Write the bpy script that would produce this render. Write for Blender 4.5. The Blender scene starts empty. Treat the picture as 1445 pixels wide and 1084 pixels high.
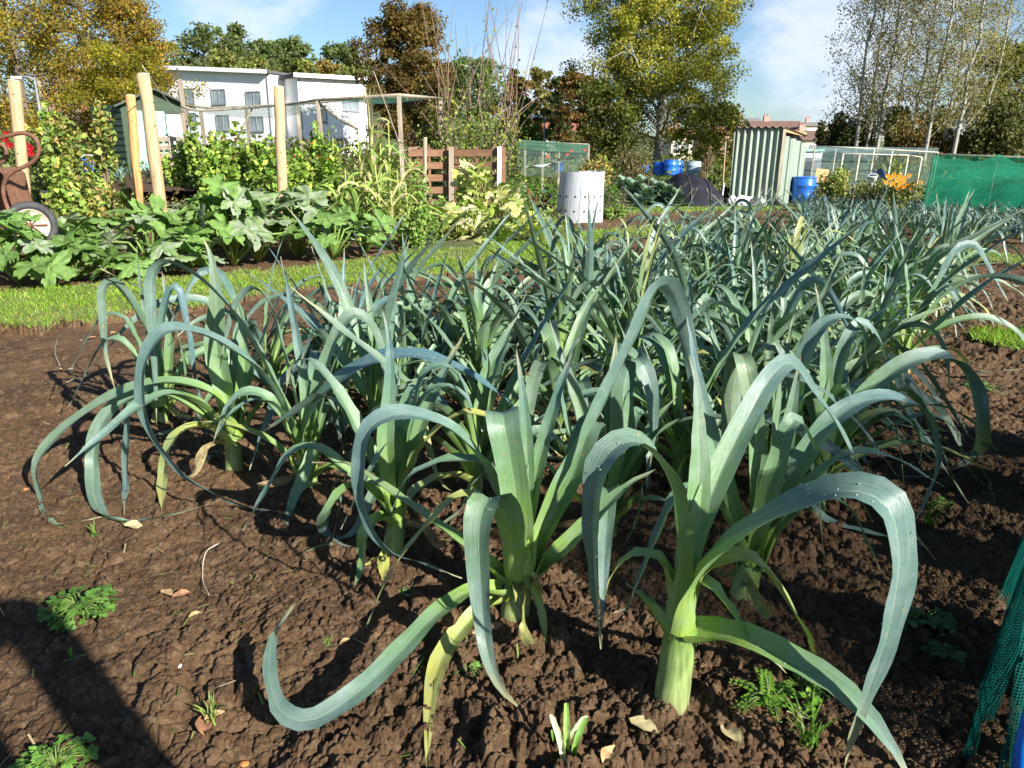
import bpy, math, random
import numpy as np
from mathutils import Vector, Matrix
R = math.radians
scene = bpy.context.scene
COL = scene.collection
rng = np.random.default_rng(11)
random.seed(11)

# ------------------------------------------------------------------ camera model used to place things
H, FP, TL = 1.2, 1091.0, R(16.5)
cT, sT = math.cos(TL), math.sin(TL)
def ray(px, py):
    u = (px - 722.5) / FP; v = (542 - py) / FP
    return u, cT + v * sT, -sT + v * cT
def W(px, py, Y):
    u, y, z = ray(px, py); t = Y / y
    return Vector((u * t, Y, H + z * t))
def G(px, py, z=0.0):
    u, y, w = ray(px, py); t = (z - H) / w
    return Vector((u * t, y * t, z))

# ------------------------------------------------------------------ numpy noise
def hsh(ix, iy, k=0):
    n = (ix.astype(np.int64) * 374761393 + iy.astype(np.int64) * 668265263 + k * 974711) & 0x7fffffff
    n = ((n ^ (n >> 13)) * 1274126177) & 0x7fffffff
    n = n ^ (n >> 16)
    return (n & 0xffff) / 65535.0
def vnoise(x, y, k=0):
    ix, iy = np.floor(x), np.floor(y)
    fx, fy = x - ix, y - iy
    fx = fx * fx * (3 - 2 * fx); fy = fy * fy * (3 - 2 * fy)
    a, b = hsh(ix, iy, k), hsh(ix + 1, iy, k)
    c, d = hsh(ix, iy + 1, k), hsh(ix + 1, iy + 1, k)
    return (a * (1 - fx) + b * fx) * (1 - fy) + (c * (1 - fx) + d * fx) * fy
def fbm(x, y, o=4, k=0):
    s = 0; a = .5
    for i in range(o):
        s = s + a * vnoise(x, y, k + i); x = x * 2.03 + 7.1; y = y * 2.03 + 3.7; a *= .5
    return s
def worley(x, y, k=0):
    ix, iy = np.floor(x), np.floor(y)
    f1 = np.full(np.shape(x), 9.0); f2 = f1.copy(); idv = np.zeros(np.shape(x))
    for dx in (-1, 0, 1):
        for dy in (-1, 0, 1):
            cx, cy = ix + dx, iy + dy
            px = cx + hsh(cx, cy, k + 1); py = cy + hsh(cx, cy, k + 2)
            d = np.hypot(px - x, py - y)
            n = d < f1
            f2 = np.where(n, f1, np.minimum(f2, d)); idv = np.where(n, hsh(cx, cy, k + 5), idv); f1 = np.where(n, d, f1)
    return f1, f2, idv
def ss(a, b, x):
    t = np.clip((x - a) / (b - a), 0, 1); return t * t * (3 - 2 * t)

def terr(x, y):
    x = np.asarray(x, float); y = np.asarray(y, float)
    z = .72 * ss(11.5, 20, y) * ss(-2.6, -6.5, x) * (1 - ss(30, 60, y))
    yy = np.maximum(y, 1)
    z = z + 25 * ss(105, 210, y) * np.exp(-((x / yy + .34) / .33) ** 2)
    z = z + 7 * ss(90, 220, y) * np.exp(-((x / yy - .33) / .2) ** 2)
    return z
def clods(x, y, f, k, warp=.6):
    wx = x + warp / f * (fbm(x * f * .8 + k, y * f * .8, 4, k + 300) - .47); wy = y + warp / f * (fbm(x * f * .8, y * f * .8 + k, 4, k + 400) - .47)
    f1, f2, i = worley(wx * f, wy * f, k)
    edge = ss(0, .30, f2 - f1)
    return edge * (.35 + .65 * i) * (1 - .55 * np.clip(f1, 0, 1) ** 2), i
HEAPS = [tuple(G(a, b))[:2] for a, b in ((945, 1000), (725, 872), (555, 795), (435, 692), (330, 666), (228, 596), (1045, 852), (855, 762))]
def soil_h(x, y):
    x = np.asarray(x, float); y = np.asarray(y, float)
    lump = .10 * (fbm(x * 1.7, y * 1.7, 4, 3) - .47)
    crumb = .35 + .65 * ss(-1.1, .1, x + 1.1 * (fbm(x * 1.5, y * 1.5, 3, 77) - .45))     # smoother crust on the left, crumbly to the right
    m1 = ss(.38, .62, fbm(x * 2.3 + 5, y * 2.3, 3, 90)); m2 = ss(.35, .6, fbm(x * 3.1, y * 3.1 + 8, 3, 94)); m3 = ss(.3, .6, fbm(x * 5, y * 5, 3, 97))
    a, _ = clods(x, y, 5.5, 10, .9); b, _ = clods(x, y, 12, 20, .8); c, _ = clods(x, y, 27, 30, .7); d, _ = clods(x, y, 60, 36, .6)
    fine = fbm(x * 38, y * 38, 5, 60) - .47
    rid = 1 - np.abs(fbm(x * 14, y * 14, 4, 64) * 2 - .94)
    far = 1 - ss(6, 13, np.hypot(x, y)) * .4
    z = lump + far * (a * .034 * (.45 + .55 * crumb) * (.3 + m1) + b * .025 * (.4 + .6 * crumb) * (.25 + m2) + c * .013 * (.5 + .5 * crumb) * (.4 + m3) + d * .0065 * (.6 + .6 * crumb) + fine * .022 * (.6 + .5 * crumb) - rid * .012) - .024
    for bx, by in HEAPS: z = z + .030 * np.exp(-((x - bx) ** 2 + (y - by) ** 2) / .0075)
    return z + terr(x, y)
def sh(x, y): return float(soil_h(np.array([x]), np.array([y]))[0])
def th(x, y): return float(terr(x, y))

# ------------------------------------------------------------------ materials
def nodes(m):
    m.use_nodes = True
    nt = m.node_tree; nt.nodes.clear()
    return nt, nt.nodes, nt.links
def N(nt, t, **kw):
    n = nt.nodes.new(t)
    for k, v in kw.items():
        if k in n.inputs: n.inputs[k].default_value = v
        else: setattr(n, k, v)
    return n
def out_bsdf(nt):
    o = N(nt, 'ShaderNodeOutputMaterial'); b = N(nt, 'ShaderNodeBsdfPrincipled'); nt.links.new(b.outputs[0], o.inputs[0]); return o, b
def ramp(nt, fac, stops):
    r = N(nt, 'ShaderNodeValToRGB'); nt.links.new(fac, r.inputs[0])
    e = r.color_ramp.elements
    while len(e) < len(stops): e.new(.5)
    for q, (p, c) in zip(e, stops): q.position = p; q.color = (*c, 1)
    return r
def mixc(nt, fac, a, b, mode='MIX'):
    m = N(nt, 'ShaderNodeMix', data_type='RGBA', blend_type=mode)
    for s, v in ((0, fac), (6, a), (7, b)):
        if hasattr(v, 'is_linked') or hasattr(v, 'links'): nt.links.new(v, m.inputs[s])
        elif isinstance(v, (int, float)): m.inputs[s].default_value = v
        else: m.inputs[s].default_value = (*v, 1)
    return m.outputs[2]
def pm(name, c1, c2, scale=6, rough=.7, bump=.15, metal=0, stretch=(1, 1, 1), detail=5, dirt=None, spec=.4):
    m = bpy.data.materials.new(name); nt, ns, L = nodes(m); o, b = out_bsdf(nt)
    tc = N(nt, 'ShaderNodeTexCoord'); mp = N(nt, 'ShaderNodeMapping'); mp.inputs['Scale'].default_value = stretch
    L.new(tc.outputs['Object'], mp.inputs[0])
    n = N(nt, 'ShaderNodeTexNoise', Scale=scale, Detail=detail, Roughness=.62); L.new(mp.outputs[0], n.inputs[0])
    col = ramp(nt, n.outputs[0], [(.3, c1), (.7, c2)]).outputs[0]
    if dirt:
        n2 = N(nt, 'ShaderNodeTexNoise', Scale=scale * .35, Detail=6, Roughness=.7); L.new(mp.outputs[0], n2.inputs[0])
        f = ramp(nt, n2.outputs[0], [(.5, (0, 0, 0)), (.68, (1, 1, 1))]).outputs[0]
        col = mixc(nt, f, col, dirt)
    L.new(col, b.inputs['Base Color'])
    b.inputs['Roughness'].default_value = rough; b.inputs['Metallic'].default_value = metal
    b.inputs['Specular IOR Level'].default_value = spec
    if bump:
        bp = N(nt, 'ShaderNodeBump', Strength=bump, Distance=.02); L.new(n.outputs[0], bp.inputs['Height']); L.new(bp.outputs[0], b.inputs['Normal'])
    return m
def leafmat(name, trans=.28, rough=.55, vary=.25, scale=40, spec=.35, stretch=None):
    m = bpy.data.materials.new(name); nt, ns, L = nodes(m)
    o = N(nt, 'ShaderNodeOutputMaterial'); b = N(nt, 'ShaderNodeBsdfPrincipled', Roughness=rough); b.inputs['Specular IOR Level'].default_value = spec
    a = N(nt, 'ShaderNodeAttribute', attribute_name='tint')
    tc = N(nt, 'ShaderNodeTexCoord'); n = N(nt, 'ShaderNodeTexNoise', Scale=scale, Detail=4); mp = N(nt, 'ShaderNodeMapping'); mp.inputs['Scale'].default_value = stretch or (1, 1, 1); L.new(tc.outputs['Object'], mp.inputs[0]); L.new(mp.outputs[0], n.inputs[0])
    v = ramp(nt, n.outputs[0], [(.3, (1 - vary,) * 3), (.7, (1 + vary,) * 3)]).outputs[0]
    c = mixc(nt, 1.0, a.outputs[0], v, 'MULTIPLY'); L.new(c, b.inputs['Base Color'])
    t = N(nt, 'ShaderNodeBsdfTranslucent'); L.new(mixc(nt, 1.0, c, (1.15, 1.3, .55), 'MULTIPLY'), t.inputs[0])
    mx = N(nt, 'ShaderNodeMixShader', Fac=trans); L.new(b.outputs[0], mx.inputs[1]); L.new(t.outputs[0], mx.inputs[2]); L.new(mx.outputs[0], o.inputs[0])
    return m
def leekmat():
    m = bpy.data.materials.new('leek_leaf'); nt, ns, L = nodes(m)
    o = N(nt, 'ShaderNodeOutputMaterial'); b = N(nt, 'ShaderNodeBsdfPrincipled'); b.inputs['Specular IOR Level'].default_value = .5
    a = N(nt, 'ShaderNodeAttribute', attribute_name='tint'); uv = N(nt, 'ShaderNodeUVMap')
    mp = N(nt, 'ShaderNodeMapping'); mp.inputs['Scale'].default_value = (44, 1.2, 1); L.new(uv.outputs[0], mp.inputs[0])
    st = N(nt, 'ShaderNodeTexNoise', Scale=1.0, Detail=5, Roughness=.65); L.new(mp.outputs[0], st.inputs[0])
    tc = N(nt, 'ShaderNodeTexCoord'); bl = N(nt, 'ShaderNodeTexNoise', Scale=22, Detail=5, Roughness=.65); L.new(tc.outputs['Object'], bl.inputs[0])
    v = ramp(nt, st.outputs[0], [(.32, (.66, .68, .68)), (.68, (1.32, 1.3, 1.28))]).outputs[0]
    c = mixc(nt, 1.0, a.outputs[0], v, 'MULTIPLY')
    bloom = ramp(nt, bl.outputs[0], [(.45, (0, 0, 0)), (.75, (1, 1, 1))]).outputs[0]
    fb = N(nt, 'ShaderNodeMath', operation='MULTIPLY'); L.new(bloom, fb.inputs[0]); fb.inputs[1].default_value = .36
    c = mixc(nt, fb.outputs[0], c, (.24, .30, .31))
    # pale midrib line
    sx = N(nt, 'ShaderNodeSeparateXYZ'); L.new(uv.outputs[0], sx.inputs[0])
    d = N(nt, 'ShaderNodeMath', operation='SUBTRACT'); L.new(sx.outputs[0], d.inputs[0]); d.inputs[1].default_value = .5
    ab = N(nt, 'ShaderNodeMath', operation='ABSOLUTE'); L.new(d.outputs[0], ab.inputs[0])
    lt = N(nt, 'ShaderNodeMath', operation='LESS_THAN'); L.new(ab.outputs[0], lt.inputs[0]); lt.inputs[1].default_value = .022
    f3 = N(nt, 'ShaderNodeMath', operation='MULTIPLY'); L.new(lt.outputs[0], f3.inputs[0]); f3.inputs[1].default_value = .35
    c = mixc(nt, f3.outputs[0], c, (.30, .40, .24))
    # small blemishes
    sp = N(nt, 'ShaderNodeTexNoise', Scale=55, Detail=3, Roughness=.6); L.new(tc.outputs['Object'], sp.inputs[0])
    sf = ramp(nt, sp.outputs[0], [(.66, (0, 0, 0)), (.70, (1, 1, 1))]).outputs[0]
    f4 = N(nt, 'ShaderNodeMath', operation='MULTIPLY'); L.new(sf, f4.inputs[0]); f4.inputs[1].default_value = .6
    c = mixc(nt, f4.outputs[0], c, (.30, .25, .12))
    L.new(c, b.inputs['Base Color'])
    rr = ramp(nt, bl.outputs[0], [(.3, (.26,) * 3), (.7, (.48,) * 3)]).outputs[0]; L.new(rr, b.inputs['Roughness'])
    bp = N(nt, 'ShaderNodeBump', Strength=.6, Distance=.002); L.new(st.outputs[0], bp.inputs['Height']); L.new(bp.outputs[0], b.inputs['Normal'])
    t = N(nt, 'ShaderNodeBsdfTranslucent'); L.new(mixc(nt, 1.0, c, (1.0, 1.3, .5), 'MULTIPLY'), t.inputs[0])
    mx = N(nt, 'ShaderNodeMixShader', Fac=.13); L.new(b.outputs[0], mx.inputs[1]); L.new(t.outputs[0], mx.inputs[2]); L.new(mx.outputs[0], o.inputs[0])
    return m
def soilmat(name, dark, light, dry, sc=1.0):
    m = bpy.data.materials.new(name); nt, ns, L = nodes(m); o, b = out_bsdf(nt)
    tc = N(nt, 'ShaderNodeTexCoord')
    n1 = N(nt, 'ShaderNodeTexNoise', Scale=2.2 * sc, Detail=6, Roughness=.65); L.new(tc.outputs['Object'], n1.inputs[0])
    n2 = N(nt, 'ShaderNodeTexNoise', Scale=95 * sc, Detail=6, Roughness=.72); L.new(tc.outputs['Object'], n2.inputs[0])
    n3 = N(nt, 'ShaderNodeTexNoise', Scale=22 * sc, Detail=8, Roughness=.7); L.new(tc.outputs['Object'], n3.inputs[0])
    c = ramp(nt, n1.outputs[0], [(.35, dark), (.65, light)]).outputs[0]
    f = ramp(nt, n3.outputs[0], [(.48, (0, 0, 0)), (.7, (1, 1, 1))]).outputs[0]
    c = mixc(nt, f, c, dry)
    v = ramp(nt, n2.outputs[0], [(.3, (.5,) * 3), (.72, (1.4,) * 3)]).outputs[0]
    c = mixc(nt, 1.0, c, v, 'MULTIPLY')
    L.new(c, b.inputs['Base Color']); b.inputs['Roughness'].default_value = .82; b.inputs['Specular IOR Level'].default_value = .25
    b1 = N(nt, 'ShaderNodeBump', Strength=1.0, Distance=.014); L.new(n2.outputs[0], b1.inputs['Height'])
    b2 = N(nt, 'ShaderNodeBump', Strength=.7, Distance=.03); L.new(n3.outputs[0], b2.inputs['Height']); L.new(b1.outputs[0], b2.inputs['Normal'])
    L.new(b2.outputs[0], b.inputs['Normal'])
    return m
def netmat(name, col, cell=.012, thick=.3, solid=.0):
    m = bpy.data.materials.new(name); nt, ns, L = nodes(m)
    o = N(nt, 'ShaderNodeOutputMaterial'); b = N(nt, 'ShaderNodeBsdfPrincipled', Roughness=.7); b.inputs['Specular IOR Level'].default_value = .12
    uv = N(nt, 'ShaderNodeUVMap'); mp = N(nt, 'ShaderNodeMapping'); mp.inputs['Scale'].default_value = (1 / cell, 1 / cell, 1); L.new(uv.outputs[0], mp.inputs[0])
    sx = N(nt, 'ShaderNodeSeparateXYZ'); L.new(mp.outputs[0], sx.inputs[0])
    fs = []
    for i in (0, 1):
        fr = N(nt, 'ShaderNodeMath', operation='FRACT'); L.new(sx.outputs[i], fr.inputs[0])
        lt = N(nt, 'ShaderNodeMath', operation='LESS_THAN'); L.new(fr.outputs[0], lt.inputs[0]); lt.inputs[1].default_value = thick
        fs.append(lt)
    mxm = N(nt, 'ShaderNodeMath', operation='MAXIMUM'); L.new(fs[0].outputs[0], mxm.inputs[0]); L.new(fs[1].outputs[0], mxm.inputs[1])
    s = N(nt, 'ShaderNodeMath', operation='MAXIMUM'); L.new(mxm.outputs[0], s.inputs[0]); s.inputs[1].default_value = solid
    n = N(nt, 'ShaderNodeTexNoise', Scale=4, Detail=4); c = ramp(nt, n.outputs[0], [(.3, tuple(k * .7 for k in col)), (.7, tuple(min(1, k * 1.3) for k in col))]).outputs[0]
    L.new(c, b.inputs['Base Color'])
    tl = N(nt, 'ShaderNodeBsdfTranslucent'); L.new(c, tl.inputs[0])
    m1 = N(nt, 'ShaderNodeMixShader', Fac=.35); L.new(b.outputs[0], m1.inputs[1]); L.new(tl.outputs[0], m1.inputs[2])
    tr = N(nt, 'ShaderNodeBsdfTransparent'); mx = N(nt, 'ShaderNodeMixShader'); L.new(s.outputs[0], mx.inputs[0]); L.new(tr.outputs[0], mx.inputs[1]); L.new(m1.outputs[0], mx.inputs[2])
    L.new(mx.outputs[0], o.inputs[0])
    return m
def brickmat(name, c1, c2, mortar, scale=4):
    m = bpy.data.materials.new(name); nt, ns, L = nodes(m); o, b = out_bsdf(nt)
    tc = N(nt, 'ShaderNodeTexCoord'); bt = N(nt, 'ShaderNodeTexBrick', Scale=scale); L.new(tc.outputs['Object'], bt.inputs[0])
    bt.inputs['Color1'].default_value = (*c1, 1); bt.inputs['Color2'].default_value = (*c2, 1); bt.inputs['Mortar'].default_value = (*mortar, 1)
    L.new(bt.outputs[0], b.inputs['Base Color']); b.inputs['Roughness'].default_value = .85
    return m
M = {}
M['leaf'] = leafmat('foliage'); M['bigleaf'] = leafmat('broad_foliage', .22, .6, .3, 14); M['leek'] = leekmat()
M['shaft'] = leafmat('leek_shaft_skin', .08, .45, .34, 120, .5, (1, 1, .07))
M['far'] = leafmat('tree_foliage', .48, .7, .2, .8, .2)
M['grass'] = leafmat('grass_blade', .35, .6, .15, 3, .3)
M['soil'] = soilmat('soil', (.078, .043, .021), (.165, .096, .048), (.235, .155, .086))
M['soil2'] = soilmat('dug_soil', (.06, .034, .022), (.10, .06, .038), (.12, .078, .05), .5)
M['turf'] = pm('turf', (.075, .11, .022), (.15, .21, .04), 30, .9, .4, dirt=(.16, .15, .06))
M['ground'] = pm('rough_ground', (.05, .075, .02), (.11, .14, .04), 1.2, .95, .4, dirt=(.09, .065, .04))
M['bark'] = pm('bark', (.07, .055, .04), (.16, .13, .10), 6, .9, .5, stretch=(2, 2, .4))
M['palebark'] = pm('pale_bark', (.20, .19, .16), (.38, .36, .31), 3, .85, .3, stretch=(2, 2, .5))
M['twig'] = pm('twig', (.12, .075, .055), (.22, .15, .11), 9, .85, .2)
M['post'] = pm('peeled_wood', (.36, .24, .12), (.55, .40, .23), 3.5, .7, .25, stretch=(9, 9, .7), dirt=(.26, .17, .09))
M['postor'] = pm('orange_wood', (.40, .20, .07), (.60, .33, .12), 3.5, .7, .25, stretch=(9, 9, .7), dirt=(.22, .12, .06))
M['greywood'] = pm('weathered_wood', (.22, .18, .13), (.42, .36, .27), 3, .8, .3, stretch=(8, 8, .6), dirt=(.16, .13, .10))
M['palewood'] = pm('pale_plank', (.42, .36, .25), (.62, .55, .42), 4, .8, .3, stretch=(.8, 7, 7))
M['pallet'] = pm('pallet_wood', (.15, .075, .04), (.25, .135, .075), 4, .8, .3, stretch=(.8, 6, 6), dirt=(.14, .07, .045))
M['shedgreen'] = pm('dark_green_paint', (.022, .045, .024), (.05, .085, .045), 5, .7, .2, stretch=(.6, .6, 8), dirt=(.03, .035, .02))
M['mint'] = pm('mint_paint', (.20, .42, .33), (.30, .54, .44), 4, .6, .1, stretch=(5, 5, .5))
M['felt'] = pm('roof_felt', (.06, .06, .065), (.13, .12, .12), 12, .95, .3)
M['white'] = pm('white_render', (.74, .74, .75), (.84, .84, .84), .3, .8, .05)
M['trim'] = pm('white_trim', (.7, .72, .74), (.82, .83, .85), 3, .5, 0)
M['fascia'] = pm('grey_fascia', (.16, .17, .18), (.26, .27, .28), 2, .6, 0)
M['glass'] = pm('window_glass', (.12, .15, .17), (.30, .35, .38), .6, .06, 0, spec=.8)  # pale tone painted in to stand for sky reflected in the panes
M['brick'] = brickmat('red_brick', (.42, .12, .07), (.50, .18, .10), (.35, .27, .22))
M['pinkwall'] = pm('pink_brick', (.42, .22, .17), (.55, .32, .26), 2, .9, .1)
M['creamwall'] = pm('cream_wall', (.58, .50, .40), (.70, .62, .52), 1, .9, .05)
M['tile'] = pm('brown_roof_tile', (.13, .075, .055), (.22, .13, .10), 2, .85, .2, stretch=(.5, 4, 4))
M['redtile'] = pm('red_roof_tile', (.28, .09, .05), (.40, .15, .09), 2, .85, .2, stretch=(.5, 4, 4))
M['slate'] = pm('grey_roof_tile', (.16, .15, .14), (.28, .26, .24), 2, .8, .2, stretch=(.5, 4, 4))
M['galv'] = pm('galvanised_sheet', (.40, .42, .45), (.54, .56, .59), 2, .55, .04, .15, stretch=(3, 3, .6), dirt=(.33, .34, .35))
M['corr'] = pm('corrugated_sheet', (.20, .25, .20), (.33, .39, .32), 3, .6, .08, .1, stretch=(4, 4, .35), dirt=(.20, .20, .15))
M['corrpale'] = pm('pale_green_board', (.17, .22, .18), (.25, .30, .25), 3, .7, .1, stretch=(6, 6, .4), dirt=(.32, .37, .28))
M['rust'] = pm('rust', (.12, .055, .032), (.25, .125, .075), 9, .8, .4, .2, dirt=(.09, .05, .035))
M['roofrust'] = pm('rusty_roof_sheet', (.11, .085, .07), (.22, .15, .11), 6, .8, .2, .1)
M['rubber'] = pm('rubber', (.03, .03, .032), (.07, .07, .075), 9, .75, .15)
M['rim'] = pm('cream_rim', (.40, .34, .26), (.56, .50, .40), 9, .7, .1, dirt=(.28, .09, .055))
M['blue'] = pm('blue_plastic', (.012, .10, .50), (.03, .17, .66), 3, .35, .03, dirt=(.03, .14, .50))
M['pipe'] = pm('blue_pipe', (.0, .12, .55), (.01, .2, .75), 6, .3, 0)
M['tank'] = pm('blue_grey_tank', (.25, .33, .40), (.38, .46, .52), 2, .5, .05)
M['bucket'] = pm('dark_bucket', (.05, .045, .05), (.10, .09, .095), 5, .6, .05)
M['whiteplastic'] = pm('white_plastic', (.68, .68, .68), (.84, .84, .84), 5, .4, .1)
M['board'] = pm('orange_board', (.46, .27, .12), (.60, .38, .18), 3, .8, .1)
M['tarp'] = pm('blue_tarp', (.02, .10, .55), (.05, .18, .75), 5, .4, .15)
M['blacknet'] = netmat('black_net', (.035, .035, .05), .03, .3, .72)
M['netgreen'] = netmat('green_net', (.003, .18, .10), .035, .2, .5)
M['netnear'] = netmat('near_green_net', (.004, .085, .07), .0065, .40, .0)
M['netblue'] = netmat('pale_blue_net', (.24, .36, .36), .05, .14, .34)
M['netfaint'] = netmat('faint_net', (.20, .30, .25), .06, .1, .16)
M['netroof'] = netmat('green_roof_net', (.10, .22, .15), .05, .2, .5)
M['string'] = pm('white_string', (.6, .6, .58), (.75, .75, .72), 20, .8, 0)
M['root'] = pm('white_root', (.48, .42, .34), (.66, .6, .5), 20, .8, 0)
M['deadleaf'] = leafmat('dead_leaf', .1, .7, .3, 60)
M['dew'] = None
def dew():
    m = bpy.data.materials.new('dew'); nt, ns, L = nodes(m); o, b = out_bsdf(nt)
    n = N(nt, 'ShaderNodeTexNoise', Scale=300); r = ramp(nt, n.outputs[0], [(0, (.6, .66, .68)), (1, (.8, .84, .86))]); L.new(r.outputs[0], b.inputs['Base Color'])
    b.inputs['Roughness'].default_value = .06; b.inputs['Specular IOR Level'].default_value = 1.0; b.inputs['Transmission Weight'].default_value = .4
    return m
M['dew'] = dew()
M['skin'] = pm('skin', (.5, .3, .22), (.6, .38, .28), 8, .6, 0)
M['cloth'] = pm('coat_cloth', (.03, .035, .05), (.06, .065, .085), 40, .9, .1)

# ------------------------------------------------------------------ mesh builder
def mesh_np(name, V, F, mat, parent=None, tint=None, uv=None, smooth=False, origin=None):
    """V (n,3); F (m,3|4) int array; tint (n,3); uv per vertex (n,2)"""
    V = np.asarray(V, np.float64); F = np.asarray(F, np.int32)
    o0 = np.array(parent['abs'] if parent is not None else (origin if origin is not None else (0, 0, 0)), float)
    me = bpy.data.meshes.new(name)
    me.vertices.add(len(V)); me.vertices.foreach_set('co', (V - o0).astype(np.float32).ravel())
    k = F.shape[1]
    me.loops.add(F.size); me.loops.foreach_set('vertex_index', F.ravel())
    me.polygons.add(len(F)); me.polygons.foreach_set('loop_start', np.arange(len(F), dtype=np.int32) * k)
    if smooth: me.polygons.foreach_set('use_smooth', np.ones(len(F), bool))
    me.update(calc_edges=True)
    if tint is not None:
        a = me.color_attributes.new('tint', 'FLOAT_COLOR', 'POINT')
        t = np.ones((len(V), 4), np.float32); t[:, :3] = tint; a.data.foreach_set('color', t.ravel())
    if uv is not None:
        u = me.uv_layers.new(name='UVMap'); u.data.foreach_set('uv', np.asarray(uv, np.float32)[F.ravel()].ravel())
    me.materials.append(mat)
    ob = bpy.data.objects.new(name, me); COL.objects.link(ob)
    if parent is not None: ob.parent = parent
    else: ob.location = o0
    ob['abs'] = [float(q) for q in o0]
    return ob
class MB:
    def __init__(s): s.v = []; s.f = []; s.uv = []; s.t = []
    def add(s, vs, fs, uv=None, t=None):
        b = len(s.v); s.v += [tuple(p) for p in vs]; s.f += [tuple(i + b for i in f) for f in fs]
        s.uv += list(uv) if uv is not None else [(0, 0)] * len(vs)
        s.t += list(t) if t is not None else [(1, 1, 1)] * len(vs); return s
    def box(s, c, d, rot=None):
        c = Vector(c); vs = []
        for z in (-.5, .5):
            for x, y in ((-.5, -.5), (.5, -.5), (.5, .5), (-.5, .5)):
                p = Vector((x * d[0], y * d[1], z * d[2]))
                if rot is not None: p = rot @ p
                vs.append(c + p)
        return s.add(vs, [(3, 2, 1, 0), (4, 5, 6, 7), (0, 1, 5, 4), (1, 2, 6, 5), (2, 3, 7, 6), (3, 0, 4, 7)])
    def beam(s, p, q, w, h, up=(0, 0, 1)):
        p, q = Vector(p), Vector(q); z = (q - p); ln = z.length; z.normalize()
        u = Vector(up)
        if abs(z.dot(u)) > .95: u = Vector((0, 1, 0))
        x = z.cross(u).normalized(); y = x.cross(z)
        return s.box((p + q) / 2, (w, h, ln), Matrix((x, y, z)).transposed())
    def tube(s, pts, rad, n=8, cap=True, t=None):
        pts = [Vector(p) for p in pts]
        if not hasattr(rad, '__len__'): rad = [rad] * len(pts)
        vs = []; ref = None
        for i, p in enumerate(pts):
            T = (pts[min(i + 1, len(pts) - 1)] - pts[max(i - 1, 0)]).normalized()
            if ref is None: ref = Vector((1, 0, 0)) if abs(T.x) < .8 else Vector((0, 1, 0))
            x = (ref - T * ref.dot(T)).normalized(); y = T.cross(x); ref = x
            for k in range(n):
                a = 2 * math.pi * k / n; vs.append(p + (x * math.cos(a) + y * math.sin(a)) * rad[i])
        fs = []
        for i in range(len(pts) - 1):
            for k in range(n):
                k2 = (k + 1) % n; fs.append((i * n + k, i * n + k2, (i + 1) * n + k2, (i + 1) * n + k))
        if cap:
            fs.append(tuple(reversed(range(n)))); fs.append(tuple((len(pts) - 1) * n + k for k in range(n)))
        tt = None
        if t is not None: tt = [t if not callable(t) else t(i / (len(pts) - 1)) for i in range(len(pts)) for k in range(n)]
        return s.add(vs, fs, t=tt)
    def lathe(s, c, prof, n=20, ax=None):
        c = Vector(c); vs = []; X, Y, Z = ax if ax else (Vector((1, 0, 0)), Vector((0, 1, 0)), Vector((0, 0, 1)))
        for r, z in prof:
            for k in range(n):
                a = 2 * math.pi * k / n; vs.append(c + X * (r * math.cos(a)) + Y * (r * math.sin(a)) + Z * z)
        fs = []
        for i in range(len(prof) - 1):
            for k in range(n):
                k2 = (k + 1) % n; fs.append((i * n + k, i * n + k2, (i + 1) * n + k2, (i + 1) * n + k))
        return s.add(vs, fs)
    def sheet(s, fn, nu, nv):
        """fn(u,v)->(Vector, uv)"""
        vs = []; uv = []
        for j in range(nv + 1):
            for i in range(nu + 1):
                p, q = fn(i / nu, j / nv); vs.append(p); uv.append(q)
        fs = [(j * (nu + 1) + i, j * (nu + 1) + i + 1, (j + 1) * (nu + 1) + i + 1, (j + 1) * (nu + 1) + i) for j in range(nv) for i in range(nu)]
        return s.add(vs, fs, uv=uv)
    def prism(s, poly, d):
        d = Vector(d); n = len(poly); vs = [Vector(p) for p in poly] + [Vector(p) + d for p in poly]
        return s.add(vs, [tuple(range(n)), tuple(reversed(range(n, 2 * n)))] + [(i, i + n, (i + 1) % n + n, (i + 1) % n) for i in range(n)])
    def build(s, name, mat, parent=None, smooth=False, origin=None):
        me = bpy.data.meshes.new(name)
        if parent is not None: o0 = Vector(parent['abs'])
        else: o0 = Vector(origin) if origin is not None else Vector((0, 0, 0))
        me.from_pydata([Vector(p) - o0 for p in s.v], [], s.f)
        a = me.color_attributes.new('tint', 'FLOAT_COLOR', 'POINT')
        a.data.foreach_set('color', np.array([(*t, 1) for t in s.t], np.float32).ravel())
        u = me.uv_layers.new(name='UVMap')
        li = np.empty(len(me.loops), np.int32); me.loops.foreach_get('vertex_index', li)
        u.data.foreach_set('uv', np.array(s.uv, np.float32)[li].ravel())
        if smooth: me.polygons.foreach_set('use_smooth', np.ones(len(me.polygons), bool))
        me.materials.append(mat); me.update()
        ob = bpy.data.objects.new(name, me); COL.objects.link(ob)
        if parent is not None: ob.parent = parent
        else: ob.location = o0
        ob['abs'] = list(o0)
        return ob
def tag(o, label=None, cat=None, group=None, kind=None):
    if label: o['label'] = label
    if cat: o['category'] = cat
    if group: o['group'] = group
    if kind: o['kind'] = kind
    return o
def thing(name, label, cat, loc, group=None):
    o = bpy.data.objects.new(name, None); COL.objects.link(o); o.location = loc; o.empty_display_size = .1
    o['abs'] = [float(q) for q in loc]
    return tag(o, label, cat, group)
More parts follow.
